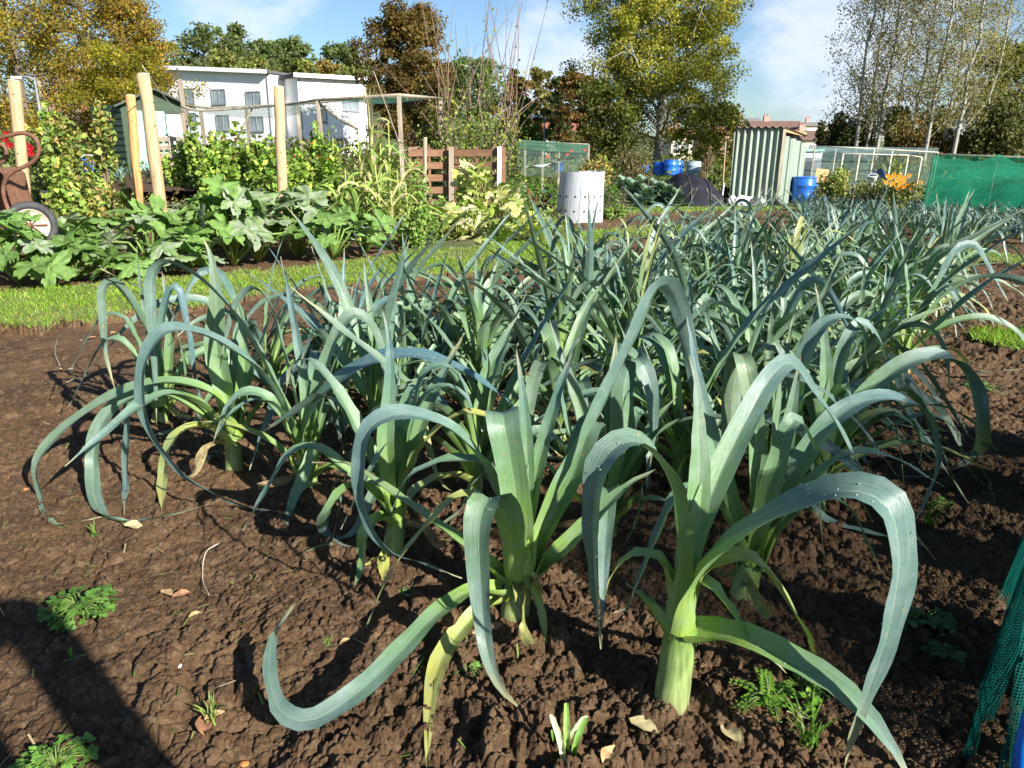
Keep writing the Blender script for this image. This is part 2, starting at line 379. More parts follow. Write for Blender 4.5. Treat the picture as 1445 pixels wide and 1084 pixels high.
def dup(root, loc, rz=0., sc=1., label=None, group=None):
    r = root.copy(); COL.objects.link(r); r.location = loc; r.rotation_euler = (0, 0, rz); r.scale = (sc,) * 3
    r['abs'] = [float(q) for q in loc]
    if label: r['label'] = label
    if group: r['group'] = group
    for ch in root.children:
        c = ch.copy(); COL.objects.link(c); c.parent = r
        for g in ch.children:
            d = g.copy(); COL.objects.link(d); d.parent = c
    return r
def pal(n, cols, jit=.18, w=None):
    cols = np.array(cols, float); idx = rng.choice(len(cols), n, p=None if w is None else np.array(w) / sum(w))
    c = cols[idx] * (1 + jit * rng.standard_normal((n, 1))) * (1 + jit * .4 * rng.standard_normal((n, 3)))
    return np.clip(c, .003, .9)
def cloud_arrays(C, size, tint, up=.35, asp=.6, fold=.15, ori=None):
    C = np.asarray(C, float); n = len(C)
    Nn = rng.standard_normal((n, 3)); Nn[:, 2] += up * 2
    if ori is not None: Nn = Nn * .7 + ori
    Nn /= np.linalg.norm(Nn, axis=1)[:, None]
    A = rng.standard_normal((n, 3)); A -= Nn * (A * Nn).sum(1)[:, None]; A /= np.linalg.norm(A, axis=1)[:, None]
    B = np.cross(Nn, A); s = np.broadcast_to(np.asarray(size, float), (n,))[:, None] * (.7 + .6 * rng.random((n, 1)))
    V = np.stack([C - A * s * .5, C + B * s * asp * .5 + Nn * s * fold - A * s * .05, C + A * s * .5, C - B * s * asp * .5 + Nn * s * fold - A * s * .05], 1).reshape(-1, 3)
    F = np.arange(4 * n).reshape(-1, 4)
    return V, F, np.repeat(np.asarray(tint), 4, 0)
def cat_rom(P, n):
    P = np.asarray(P, float); k = len(P)
    d = np.r_[0, np.cumsum(np.linalg.norm(np.diff(P, axis=0), axis=1) ** .5)]
    E = np.vstack([2 * P[0] - P[1], P, 2 * P[-1] - P[-2]])
    dd = np.r_[-(d[1] - d[0]), d, 2 * d[-1] - d[-2]]
    t = np.linspace(0, d[-1], n * 3); o = []
    for q in t:
        i = min(max(np.searchsorted(d, q, 'right') - 1, 0), k - 2)
        p0, p1, p2, p3 = E[i:i + 4]; t0, t1, t2, t3 = dd[i:i + 4]
        a1 = (t1 - q) / (t1 - t0) * p0 + (q - t0) / (t1 - t0) * p1; a2 = (t2 - q) / (t2 - t1) * p1 + (q - t1) / (t2 - t1) * p2
        a3 = (t3 - q) / (t3 - t2) * p2 + (q - t2) / (t3 - t2) * p3
        b1 = (t2 - q) / (t2 - t0) * a1 + (q - t0) / (t2 - t0) * a2; b2 = (t3 - q) / (t3 - t1) * a2 + (q - t1) / (t3 - t1) * a3
        o.append((t2 - q) / (t2 - t1) * b1 + (q - t1) / (t2 - t1) * b2)
    o = np.array(o); L = np.r_[0, np.cumsum(np.linalg.norm(np.diff(o, axis=0), axis=1))]
    s = np.linspace(0, L[-1], n)
    return np.stack([np.interp(s, L, o[:, j]) for j in range(3)], 1), L[-1]

# ------------------------------------------------------------------ ground, beds and grass
def pxpoly(pts): return [tuple(G(*p))[:2] for p in pts]
def inside(x, y, poly):
    c = np.zeros(np.shape(x), bool); n = len(poly); j = n - 1
    for i in range(n):
        xi, yi = poly[i]; xj, yj = poly[j]
        if yi != yj: c ^= ((yi > y) != (yj > y)) & (x < (xj - xi) * (y - yi) / (yj - yi) + xi)
        j = i
    return c
PATH = pxpoly([(-260, 485), (0, 462), (60, 468), (85, 456), (120, 462), (140, 453), (188, 446), (240, 438), (300, 438), (345, 422), (400, 417), (450, 410), (505, 402),
               (580, 393), (680, 387), (762, 383), (800, 366), (835, 346), (900, 335), (965, 339), (1180, 353), (1300, 363), (1445, 378), (1640, 398),
               (1640, 376), (1445, 364), (1300, 352), (1185, 343), (1040, 330), (975, 327), (940, 318), (870, 325), (835, 330), (780, 339), (720, 347), (560, 362), (480, 372), (440, 378), (330, 388), (200, 400), (150, 404), (90, 412), (0, 418), (-260, 436)])
STRIPR = pxpoly([(1375, 474), (1445, 477), (1640, 478), (1640, 500), (1445, 499), (1400, 494), (1372, 484)])
BACKGRASS = pxpoly([(845, 306), (960, 300), (1060, 299), (1160, 297), (1160, 283), (960, 284), (850, 289), (770, 292), (770, 302)])
COURG = pxpoly([(-260, 436), (0, 418), (90, 412), (150, 404), (330, 388), (480, 372), (560, 362), (590, 330), (500, 318), (-100, 330)])
WEEDY = pxpoly([(560, 362), (720, 347), (780, 339), (835, 330), (790, 318), (740, 300), (590, 300)])
def regions(x, y):
    nx = x + .10 * (fbm(x * 5, y * 5, 3, 200) - .45) * 2; ny = y + .16 * (fbm(x * 5 + 9, y * 5, 3, 210) - .45) * 2
    r = np.zeros(np.shape(x), int)
    far = (y > 12.6) & ~((x > 1.0) & (x < 10.5) & (y < 17.5))
    r[far] = 2
    r[inside(nx, ny, COURG)] = 0
    r[inside(nx, ny, WEEDY)] = 2
    for p in (PATH, STRIPR, BACKGRASS): r[inside(nx, ny, p)] = 1
    return r
def fine_ground():
    na = 1000
    az = np.r_[np.linspace(R(-62), R(-40), 120, endpoint=False), np.linspace(R(-40), R(40), 900, endpoint=False), np.linspace(R(40), R(58), 100)]; na = len(az); rr = np.exp(np.r_[np.linspace(math.log(.62), math.log(1.15), 60, endpoint=False), np.linspace(math.log(1.15), math.log(4.6), 820, endpoint=False), np.linspace(math.log(4.6), math.log(21.0), 430)]); nr = len(rr)
    A, Rr = np.meshgrid(az, rr); X = Rr * np.sin(A); Y = Rr * np.cos(A)
    reg = regions(X, Y)
    Z = soil_h(X, Y); T = terr(X, Y)
    g = (reg == 1); wd = (reg == 2)
    turf = T + .030 + .02 * (fbm(X * 6, Y * 6, 4, 300) - .45)
    Z = np.where(g, turf, Z); Z = np.where(wd, T + .02 + .09 * (fbm(X * 2.5, Y * 2.5, 4, 310) - .4), Z) + .004
    V = np.stack([X, Y, Z], -1).reshape(-1, 3)
    i = np.arange(nr - 1)[:, None] * na + np.arange(na - 1)[None, :]
    F = np.stack([i, i + 1, i + na + 1, i + na], -1).reshape(-1, 4)
    fr = reg[:-1, :-1].reshape(-1); cy = Y[:-1, :-1].reshape(-1)
    for k, name, mat in ((0, 'soil_bed', M['soil']), (1, 'grass_path', M['turf']), (2, 'weedy_ground', M['ground'])):
        f = F[fr == k]
        u, inv = np.unique(f, return_inverse=True)
        tag(mesh_np(name, V[u], inv.reshape(f.shape), mat, smooth=True), kind='structure')
fine_ground()
def coarse_ground():
    na = 240; rr = np.r_[0.02, .3, .62, 1, 2, 4, 8, 12, 16, 20.4, np.exp(np.linspace(math.log(21.5), math.log(900), 60))]
    az = np.linspace(0, 2 * math.pi, na, endpoint=False); A, Rr = np.meshgrid(az, rr)
    X = Rr * np.sin(A); Y = Rr * np.cos(A); inn = (Rr < 21) & (Y > 0) & (np.abs(np.arctan2(X, Y)) < R(56))
    Z = terr(X, Y) + np.where(inn, -.14, -.02) + np.where(Rr > 22, .2 * (fbm(X * .6, Y * .6, 3, 9) - .45), 0)
    V = np.stack([X, Y, Z], -1).reshape(-1, 3); nr = len(rr)
    i = np.arange(nr - 1)[:, None] * na; j = np.arange(na)[None, :]; j2 = (j + 1) % na
    F = np.stack([i + j, i + na + j, i + na + j2, i + j2], -1).reshape(-1, 4)
    tag(mesh_np('ground', V, F, M['ground'], smooth=True), kind='structure')
coarse_ground()
def grass_blades():
    n = 460000
    # denser near the viewer; only where the turf is
    az = rng.uniform(R(-46), R(46), n); rr = np.exp(rng.uniform(math.log(4.2), math.log(19), n))
    x, y = rr * np.sin(az), rr * np.cos(az)
    k = regions(x, y) == 1; x, y = x[k], y[k]; n = len(x)
    x = x + rng.normal(0, .035, n); y = y + rng.normal(0, .05, n); z = terr(x, y) + .028
    patch = fbm(x * 1.6, y * 1.6, 3, 400)
    h = (.014 + .036 * rng.random(n) ** 1.5) * (.35 + patch * 1.5); w = .0035 + .003 * rng.random(n); w *= np.maximum(1, np.hypot(x, y) / 7)
    a = rng.uniform(0, 6.283, n); ln = rng.normal(0, .6, (n, 2)) * h[:, None]
    P = np.stack([x, y, z], 1); D = np.stack([np.cos(a) * w, np.sin(a) * w, 0 * a], 1)
    Tp = P + np.stack([ln[:, 0], ln[:, 1], h], 1)
    V = np.stack([P - D, P + D, Tp], 1).reshape(-1, 3)
    dry = rng.random(n) < np.clip(.9 - patch * 1.55, .04, .75)
    c = pal(n, [(.17, .30, .022), (.22, .36, .03), (.13, .24, .02), (.28, .38, .05)], .2); c[dry] = pal(dry.sum(), [(.33, .30, .12), (.25, .27, .08)], .2)
    tag(mesh_np('grass', V, np.arange(3 * n).reshape(-1, 3), M['grass'], tint=np.repeat(c, 3, 0)), 'short bright green mown grass growing on the paths', kind='stuff')
grass_blades()

# ------------------------------------------------------------------ leeks
GLAUC = np.array((.104, .176, .150)); MIDG = np.array((.130, .240, .09)); BASEG = np.array((.225, .345, .06)); YEL = np.array((.38, .38, .10)); STRAW = np.array((.46, .42, .22))
US = np.array([-1, -.72, -.42, -.14, 0, .14, .42, .72, 1])
def leaf_geo(P, w, az=None, tw=(0, 0), fold=(.6, .3), n=None, hue=0., yellow=0., cut=False, rnd=None, base_len=.31):
    rnd = rnd or random
    P = np.asarray(P, float)
    L = np.linalg.norm(np.diff(P, axis=0), axis=1).sum()
    n = n or max(14, int(L / .028)); S, L = cat_rom(P, n)
    T = np.gradient(S, axis=0); T /= np.linalg.norm(T, axis=1)[:, None]
    if az is None:
        d = S[int(n * .8)] - S[0]; az = math.atan2(d[1], d[0])
    B = np.array((-math.sin(az), math.cos(az), 0.))
    t = np.linspace(0, 1, n)
    Wd = B[None] - T * (T @ B)[:, None]; nn = np.linalg.norm(Wd, axis=1)
    for i in range(n):                                                     # keep the ribbon from flipping where it runs along B
        if nn[i] < .25 and i: Wd[i] = Wd[i - 1] - T[i] * (T[i] @ Wd[i - 1])
        Wd[i] /= np.linalg.norm(Wd[i])
    Nn = np.cross(T, Wd)
    ph = rnd.random() * 6; ang = np.radians(tw[0] + (tw[1] - tw[0]) * t) + .10 * np.sin(t * 7 + ph)
    Wr = Wd * np.cos(ang)[:, None] + Nn * np.sin(ang)[:, None]; Nr = np.cross(T, Wr)
    prof = np.where(t < .3, .8 + .2 * (t / .3), 1 - np.clip((t - .3) / .7, 0, 1) ** (1.7 if not cut else 5) * (1 if not cut else .35))
    prof = np.maximum(prof, .03); wv = w * prof * (1 + .05 * np.sin(t * 11 + ph))
    fo = fold[0] + (fold[1] - fold[0]) * np.clip(t * 1.5, 0, 1)
    # crease opens where the leaf bends hard
    V = S[:, None, :] + Wr[:, None, :] * (US[None, :, None] * (wv / 2)[:, None, None] * np.sqrt(np.clip(1 - fo ** 2 * .75, .1, 1))[:, None, None]) + Nr[:, None, :] * ((np.abs(US)[None, :, None] ** 1.25) * (wv / 2 * fo)[:, None, None])
    kk = (1 - ss(.0, .13, t * L))[:, None, None]; rs = min(.034, w * .42); ph2 = US * 1.9
    U_ = S[:, None, :] + Wr[:, None, :] * (np.sin(ph2) * rs)[None, :, None] + Nr[:, None, :] * ((1 - np.cos(ph2)) * rs - rs * .8)[None, :, None]
    V = V * (1 - kk) + U_ * kk
    rip = .0028 * np.sin(t[:, None] * (38 + 9 * math.sin(ph)) + US[None] * 2.2 + ph) * (np.abs(US)[None] ** 2)
    V = V + Nr[:, None, :] * rip[:, :, None]
    m = len(US)
    i = np.arange(n - 1)[:, None] * m + np.arange(m - 1)[None]
    F = np.stack([i, i + 1, i + m + 1, i + m], -1).reshape(-1, 4)
    uv = np.stack([np.broadcast_to((US + 1) / 2, (n, m)), np.broadcast_to((t * L * 6)[:, None] + ph, (n, m))], -1).reshape(-1, 2)
    s = t * L
    k1 = ss(0, base_len, s)[:, None]; k2 = ss(base_len * .5, base_len * 2.0, s)[:, None]
    g = GLAUC * (1 + hue * np.array((.6, .25, -.5)))
    c = BASEG * (1 - k1) + MIDG * k1; c = c * (1 - k2) + g * k2
    tip = ss(rnd.choice((.8, .88, .92)), 1.0, t)[:, None] * (.5 if rnd.random() < .45 else 1.); c = c * (1 - tip) + STRAW * .8 * tip
    if yellow > 0:
        yy = np.clip(yellow * (.55 + .6 * t) + .25 * np.sin(t * 9 + ph), 0, 1)[:, None]; c = c * (1 - yy) + YEL * yy
    c = np.repeat(c, m, 0)
    return V.reshape(-1, 3), F, uv, c, S
def shaft_geo(b, top, r0=.036, r1=.030):
    b, top = Vector(b), Vector(top)
    mb = MB(); d = top - b
    q_ = [-.15, 0, .06, .13, .22, .32, .45, .58, .7, .8, .88, .95, 1.04, 1.12]; pts = [b + d * k for k in q_]
    def col(q):
        k = min(1, max(0, (q - .25) / .6)); c0 = np.array((.27, .33, .13)); c1 = np.array((.13, .235, .05)); c = c0 * (1 - k) + c1 * k; e = min(1, max(0, 1 - (q - .10) / .24)) * .85; return tuple((c * (1 - e) + np.array((.10, .062, .035)) * e) * random.uniform(.82, 1.12))
    rad = [r0 * (1.06 + .02 * random.uniform(-1, 1)) - (r0 - r1) * max(0, k) * .8 for k in q_]; rad[-2:] = [rad[-3] * .8, rad[-3] * .45]
    mb.tube(pts, rad, 18, True, col)
    return mb
leek_n = 0
def leek_root(loc, label): return thing('leek', label, 'leek', loc, 'leeks in the main bed')
def add_leaf(root, P, w, **kw):
    V, F, uv, c, S = leaf_geo(P, w, **kw)
    lo = V[:, 2] < .12
    if lo.any(): V[lo, 2] = np.maximum(V[lo, 2], soil_h(V[lo, 0], V[lo, 1]) + .004 + .004 * rng.random(lo.sum()))
    o = mesh_np('leaf', V, F, M['leek'], root, c, uv, smooth=True)
    if kw.get('yellow', 0) > .5: o['label'] = 'yellowing leaf'
    return o, S
def gen_leaf_path(z0, az, th0, L, tb, sharp, thend, rnd, floor=0.02, wander=.15, x0=(0, 0)):
    n = 26; p = np.array((x0[0], x0[1], z0)); out = [p.copy()]; ds = L / n
    a = az
    for i in range(n):
        t = i / n
        th = th0 + (thend - th0) / (1 + math.exp(-(t - tb) * sharp)) 
        d = np.array((math.cos(a) * math.sin(th), math.sin(a) * math.sin(th), math.cos(th)))
        if p[2] < floor + .02 and d[2] < 0: d[2] = 0.0; d /= max(1e-6, np.linalg.norm(d))
        p = p + d * ds; p[2] = max(p[2], floor); a += rnd.gauss(0, wander * .12)
        out.append(p.copy())
    return out[::2] + ([out[-1]] if len(out) % 2 == 0 else [])
def dead_skin(root, b, hs, rnd, k=2):
    for q in range(k):
        az = rnd.uniform(0, 6.28); P = np.array(gen_leaf_path(hs * rnd.uniform(.5, .9), az, R(rnd.uniform(60, 100)), rnd.uniform(.10, .26), .35, 10, R(rnd.uniform(120, 165)), rnd, floor=.012)) + np.array(b)
        V, F, uv, c, S = leaf_geo(P, rnd.uniform(.022, .042), az=az, tw=(rnd.gauss(0, 40), rnd.gauss(0, 90)), n=16, rnd=rnd, cut=True)
        col = np.array(rnd.choice(((.19, .135, .065), (.22, .18, .085), (.14, .085, .042), (.22, .22, .07)))); c = np.clip(col * (1 + .25 * rng.standard_normal((len(V), 1))), .02, 1)
        o = mesh_np('dry_leaf', V, F, M['deadleaf'], root, c, uv, True); o['label'] = 'withered straw-coloured leaf'
def generic_leek(root, base, seed, fan=None, size=1., nl=None, skip_outer=0, hue=None):
    rnd = random.Random(seed); b = np.array(base)
    fan = rnd.uniform(0, math.pi) if fan is None else fan
    lean = np.array((rnd.gauss(0, .035), rnd.gauss(0, .035), 0)); hs = rnd.uniform(.13, .2) * size
    top = b + lean + np.array((0, 0, hs))
    shaft_geo(b - np.array((0, 0, .03)), top, .032 * size * rnd.uniform(.85, 1.15), .028 * size).build('shaft', M['shaft'], root, smooth=True)
    dead_skin(root, b, hs, rnd, 2)
    nl = nl or rnd.randint(13, 15)
    hue = rnd.uniform(-.2, .5) if hue is None else hue
    for i in range(skip_outer, nl):
        f = i / (nl - 1)                                               # 0 outer/old ... 1 inner/young
        az = fan + (math.pi if i % 2 else 0) + rnd.gauss(0, .38)
        z0 = hs * (.62 + .45 * f); th0 = R(58 - 50 * f ** .8 + rnd.gauss(0, 6)); th0 = max(R(2), th0)
        L = size * (.84 + .24 * math.sin(math.pi * min(1, f * 1.1)) + rnd.gauss(0, .07)) * (1 if f < .8 else .85)
        up = rnd.random() < (.08 + .42 * f * f)
        tb = rnd.uniform(.30, .58) + .06 * f; sharp = rnd.choice([7, 9, 14, 24, 34])
        te = R(rnd.uniform(125, 172)) if not up else th0 + R(rnd.uniform(5, 40))
        P = np.array(gen_leaf_path(z0, az, th0, L, tb, sharp, te, rnd)) + b + lean * (z0 / hs) * np.array((1, 1, 0))
        add_leaf(root, P, size * rnd.uniform(.048, .076) * (1 - .22 * f), az=az, tw=(rnd.gauss(0, 12), rnd.gauss(0, 45)), hue=hue + rnd.gauss(0, .14), n=30,
                 yellow=(.75 if (i < 2 and rnd.random() < .25) else 0), fold=(.62, rnd.uniform(.12, .42)), rnd=rnd)

def hero(label, bpx, tpx, leaves, r0=.036, seed=0, generic=0, fan=None, dew=()):
    g = G(*bpx); Y0 = g.y; b = Vector((g.x, g.y, sh(g.x, g.y)))
    root = leek_root(b, label); rnd = random.Random(seed)
    shaft_geo(b - Vector((0, 0, .03)), W(tpx[0], tpx[1], Y0 + .02), r0, r0 * .85).build('shaft', M['shaft'], root, smooth=True)
    dead_skin(root, tuple(b), W(tpx[0], tpx[1], Y0).z - b.z, rnd, 2)
    hs = W(tpx[0], tpx[1], Y0).z - b.z; tb_ = W(tpx[0], tpx[1], Y0)
    for q in range(generic):
        az = (fan or 0) + (math.pi if q % 2 else 0) + rnd.gauss(0, .5)
        P = np.array(gen_leaf_path(0, az, R(rnd.uniform(8, 45)), rnd.uniform(.6, .85), rnd.uniform(.4, .65), rnd.choice((9, 16, 28)), R(rnd.uniform(110, 170)), rnd, floor=-hs + .02)) + np.array(tb_)
        add_leaf(root, P, rnd.uniform(.045, .065), az=az, tw=(0, rnd.gauss(0, 40)), n=28, rnd=rnd)
    for li, (pts, kw) in enumerate(leaves):
        P = []
        for p in pts:
            if p[2] == 'g':
                q = G(p[0], p[1]); z = sh(q.x, q.y) + .012; q = G(p[0], p[1], z); P.append((q.x, q.y, z))
            else:
                q = W(p[0], p[1], Y0 + p[2]); zz = sh(q.x, q.y) + .012
                P.append((q.x, q.y, max(q.z, zz)))
        kw = dict(kw); w = kw.pop('w', .08) * .9; kw.setdefault('hue', rnd.gauss(.03, .17))
        o, S = add_leaf(root, P, w, rnd=rnd, **kw)
        if li in dew:
            D = MB(); k0 = int(np.argmax(S[:, 2]))
            me = o.data; nv = len(me.vertices)
            for q in range(80):
                i = min(len(S) - 2, max(1, int(rnd.gauss(k0 + 2, 5)))); j = rnd.randint(1, 7)
                v = me.vertices[i * 9 + j]; n = v.normal; n = n if n.z > 0 else -n
                c = v.co + Vector((rnd.gauss(0, .004), rnd.gauss(0, .004), 0)) + n * .0006 + Vector(o['abs'])
                r = rnd.choice([.0005, .0006, .0008, .0008, .0011, .0017])
                D.add([c + Vector(d) * r for d in ((1, 0, 0), (-1, 0, 0), (0, 1, 0), (0, -1, 0), (0, 0, 1), (0, 0, -1))], [(0, 2, 4), (2, 1, 4), (1, 3, 4), (3, 0, 4), (2, 0, 5), (1, 2, 5), (3, 1, 5), (0, 3, 5)])
            dd = D.build('dew_drops', M['dew'], o, smooth=True); dd['kind'] = 'stuff'
    return root
K = dict
HA = [
 ([(962, 885, 0), (985, 820, -.03), (1050, 757, -.10), (1130, 713, -.16), (1200, 692, -.20), (1250, 712, -.23), (1268, 780, -.24), (1258, 870, -.24), (1234, 950, -.23), (1205, 1030, -.22), (1190, 1090, -.2)], K(w=.100, tw=(5, 48), fold=(.4, .32))),
 ([(955, 870, 0), (958, 770, -.03), (948, 690, -.06), (920, 640, -.09), (885, 622, -.12), (852, 648, -.14), (838, 710, -.15), (838, 790, -.15), (842, 850, -.14), (849, 916, -.12)], K(w=.080, az=R(205), tw=(0, -18), fold=(.5, .35))),
 ([(965, 860, 0), (985, 750, .05), (1020, 660, .1), (1055, 588, .15), (1088, 532, .2), (1112, 512, .24), (1140, 540, .27), (1180, 600, .3), (1215, 660, .33), (1232, 692, .34)], K(w=.068, az=R(20), tw=(35, 50))),
 ([(970, 890, 0), (1010, 893, -.03), (1060, 905, -.07), (1120, 935, -.12), (1175, 965, -.17), (1225, 1010, -.22), (1262, 1060, -.27), (1290, 1110, -.31)], K(w=.082, tw=(15, 30))),
 ([(955, 855, .02), (930, 790, .03), (895, 783, .05), (865, 810, .07), (852, 846, .07)], K(w=.05, hue=.6, yellow=.35)),
 ([(958, 895, 0), (932, 868, .03), (907, 845, .06), (882, 822, .1)], K(w=.075, tw=(30, 30))),
 ([(962, 865, .03), (972, 780, .05), (985, 690, .08), (985, 600, .12), (982, 540, .15), (972, 500, .17)], K(w=.064, az=R(90), tw=(0, 10))),
 ([(968, 865, .03), (1005, 800, .0), (1060, 790, -.06), (1110, 850, -.08), (1135, 890, -.06), (1150, 934, 'g')], K(w=.052, hue=.9, yellow=.4)),
 ([(964, 885, .0), (990, 820, .0), (1020, 850, -.03), (1062, 905, -.05), (1110, 950, -.06)], K(w=.06)),
]
HB = [
 ([(740, 805, 0), (775, 715, .02), (820, 630, .05), (865, 540, .08), (905, 450, .12), (925, 408, .14), (940, 399, .16), (956, 425, .18), (974, 500, .20), (988, 600, .22), (994, 690, .23)], K(w=.084, az=R(15), tw=(-34, -66), fold=(.45, .1))),
 ([(733, 805, 0), (732, 740, -.01), (722, 660, -.02), (710, 595, -.01), (708, 582, .02), (712, 592, .06), (720, 640, .09), (728, 690, .1)], K(w=.092, az=R(90), tw=(0, 0), fold=(.45, .3), cut=True)),
 ([(728, 810, 0), (722, 760, -.05), (708, 718, -.1), (690, 703, -.14), (677, 735, -.17), (678, 820, -.2), (688, 920, -.26), (705, 1010, -.32), (738, 1095, -.38)], K(w=.092, az=R(-100), tw=(0, 12), fold=(.4, .35))),
 ([(715, 830, -.02), (665, 834, -.08), (615, 868, -.18), (560, 925, -.30), (510, 973, -.40), (468, 1003, -.44), (432, 1018, -.46), (400, 1008, -.45), (382, 965, -.38), (381, 920, -.28), (393, 882, -.17), (412, 857, -.08), (430, 844, -.02)], K(w=.066, tw=(-5, -30), fold=(.35, .25))),
 ([(715, 838, 0), (690, 850, -.04), (655, 885, -.1), (625, 930, -.18), (608, 990, 'g'), (602, 1090, 'g')], K(w=.062, yellow=.95, hue=.6)),
 ([(733, 828, 0), (748, 826, -.01), (762, 862, -.02), (772, 912, 'g')], K(w=.036, yellow=.6, hue=.8)),
 ([(745, 808, .02), (775, 740, .04), (805, 680, .06), (828, 612, .08), (838, 592, .1), (846, 622, .13), (850, 660, .14)], K(w=.082, az=R(50), tw=(0, 20), cut=True)),
 ([(742, 785, .04), (752, 690, .06), (775, 600, .09), (800, 520, .12), (818, 478, .14)], K(w=.06, az=R(60))),
 ([(738, 785, .05), (744, 660, .07), (738, 560, .1), (728, 488, .12)], K(w=.05, az=R(90))),
 ([(722, 805, .02), (705, 710, .02), (670, 640, 0), (620, 598, -.02), (560, 585, -.04), (520, 605, -.06), (508, 660, -.08), (512, 715, -.09), (524, 748, -.10), (557, 781, -.1), (600, 795, -.08), (652, 816, -.05)], K(w=.07, tw=(0, -40))),
 ([(725, 795, .03), (714, 700, .04), (690, 660, .03), (650, 648, .02), (610, 655, 0), (572, 678, -.03), (553, 722, -.05)], K(w=.062)),
 ([(722, 805, .04), (690, 720, .06), (650, 700, .05), (610, 735, .02), (575, 775, 0), (545, 820, -.02), (517, 886, 'g')], K(w=.05, yellow=.7, hue=.5)),
 ([(718, 818, .02), (660, 775, .04), (600, 730, .1), (545, 690, .14), (490, 655, .16), (440, 653, .15)], K(w=.066, hue=.8, tw=(0, 20))),
 ([(745, 815, .03), (780, 790, .02), (830, 740, .05), (880, 690, .08), (925, 662, .1)], K(w=.066, tw=(20, 20))),
]
HH = [
 ([(560, 725, 0), (530, 682, -.02), (490, 690, -.05), (464, 722, -.07), (466, 758, 'g'), (485, 770, 'g'), (512, 768, 'g')], K(w=.062)),
 ([(560, 735, 0), (535, 730, -.03), (515, 755, -.06), (512, 800, -.06), (500, 830, 'g')], K(w=.055)),
 ([(562, 725, .02), (580, 640, .04), (610, 560, .08), (640, 500, .12), (655, 470, .14)], K(w=.075, az=R(60))),
 ([(556, 725, 0), (545, 620, 0), (550, 540, .02), (548, 470, .04), (540, 440, .06)], K(w=.06, az=R(90))),
 ([(560, 725, .02), (590, 640, .0), (650, 585, -.02), (700, 590, -.02), (760, 620, 0), (800, 650, .02)], K(w=.05, yellow=.9, hue=.6)),
 ([(556, 730, .02), (520, 640, .05), (480, 560, .08), (440, 510, .1), (415, 512, .12), (402, 560, .13)], K(w=.07)),
 ([(560, 770, 0), (545, 790, -.01), (540, 820, 'g')], K(w=.05, yellow=1., hue=.8)),
 ([(562, 730, .01), (575, 650, 0), (590, 580, 0), (620, 545, 0), (655, 560, 0), (672, 620, .01), (680, 690, .02)], K(w=.06)),
]
HE = [
 ([(432, 670, 0), (428, 620, -.03), (450, 565, -.06), (495, 525, -.08), (545, 503, -.1), (600, 502, -.12), (660, 525, -.14), (715, 565, -.16), (742, 602, -.16)], K(w=.105, az=R(10), tw=(20, 10), fold=(.35, .15))),
 ([(430, 672, 0), (446, 630, -.03), (430, 670, -.1), (413, 710, -.14), (404, 750, 'g')], K(w=.06, az=R(-110))),
 ([(428, 678, 0), (395, 635, -.02), (345, 606, -.04), (295, 596, -.06), (258, 600, -.07)], K(w=.058, hue=1.1, yellow=.35)),
 ([(437, 668, .02), (440, 600, .02), (455, 530, .03), (480, 465, .05), (500, 443, .06), (520, 455, .08), (540, 510, .1), (555, 590, .12), (562, 682, .13)], K(w=.07, tw=(20, 60))),
 ([(432, 670, 0), (415, 610, .02), (385, 540, .04), (345, 465, .06), (305, 415, .08), (265, 383, .1), (232, 371, .11), (216, 386, .11), (214, 440, .1), (219, 520, .1), (221, 600, .1)], K(w=.075, tw=(10, 45))),
 ([(430, 674, 0), (410, 600, 0), (370, 530, -.02), (320, 490, -.04), (270, 468, -.06), (235, 467, -.08), (208, 500, -.1), (200, 560, -.12), (215, 610, -.14), (250, 660, -.17), (300, 695, -.2), (350, 715, 'g'), (400, 724, 'g')], K(w=.076, tw=(0, -35))),
 ([(436, 668, .03), (432, 560, .05), (418, 470, .08), (405, 400, .1), (396, 362, .12)], K(w=.05, az=R(90))),
 ([(440, 668, .02), (415, 560, .04), (395, 480, .06), (375, 420, .07), (355, 407, .08), (335, 425, .08), (318, 480, .08), (310, 522, .08)], K(w=.055, tw=(10, 50))),
 ([(441, 668, .03), (450, 600, .05), (470, 520, .07), (500, 460, .1), (535, 430, .12)], K(w=.06)),
 ([(436, 672, .0), (470, 660, -.04), (520, 690, -.08), (560, 725, -.12)], K(w=.055, hue=.5)),
]
HF = [
 ([(330, 612, 0), (318, 550, .02), (305, 490, .04), (305, 420, .05), (297, 360, .06), (287, 337, .06)], K(w=.10, az=R(90), tw=(0, 20), hue=.4)),
 ([(335, 612, 0), (350, 560, .02), (365, 500, .05), (385, 440, .08), (410, 388, .1)], K(w=.062)),
 ([(332, 600, 0), (299, 557, -.03), (249, 542, -.06), (199, 546, -.09), (133, 576, -.12), (83, 613, -.16), (52, 655, -.2), (58, 700, 'g'), (82, 741, 'g'), (143, 729, 'g')], K(w=.078, tw=(-5, -38), hue=.4)),
 ([(322, 618, .02), (270, 565, 0), (215, 552, -.02), (165, 572, -.05), (137, 612, -.08), (131, 662, -.12), (137, 715, 'g'), (160, 734, 'g'), (233, 727, 'g'), (320, 704, 'g')], K(w=.072, tw=(0, -40))),
 ([(320, 620, 0), (270, 577, 0), (220, 556, -.02), (190, 570, -.04), (180, 620, -.08), (178, 680, -.12), (175, 726, 'g')], K(w=.064, tw=(0, -50))),
 ([(325, 626, 0), (300, 606, -.03), (262, 607, -.06), (240, 630, -.08), (231, 670, -.1), (228, 722, 'g')], K(w=.076, yellow=.8, hue=.5)),
 ([(338, 612, .01), (380, 560, .0), (430, 540, .0), (470, 575, .01), (485, 640, .02)], K(w=.06)),
 ([(334, 605, .03), (345, 520, .06), (340, 450, .09), (330, 415, .1)], K(w=.06, az=R(90))),
]
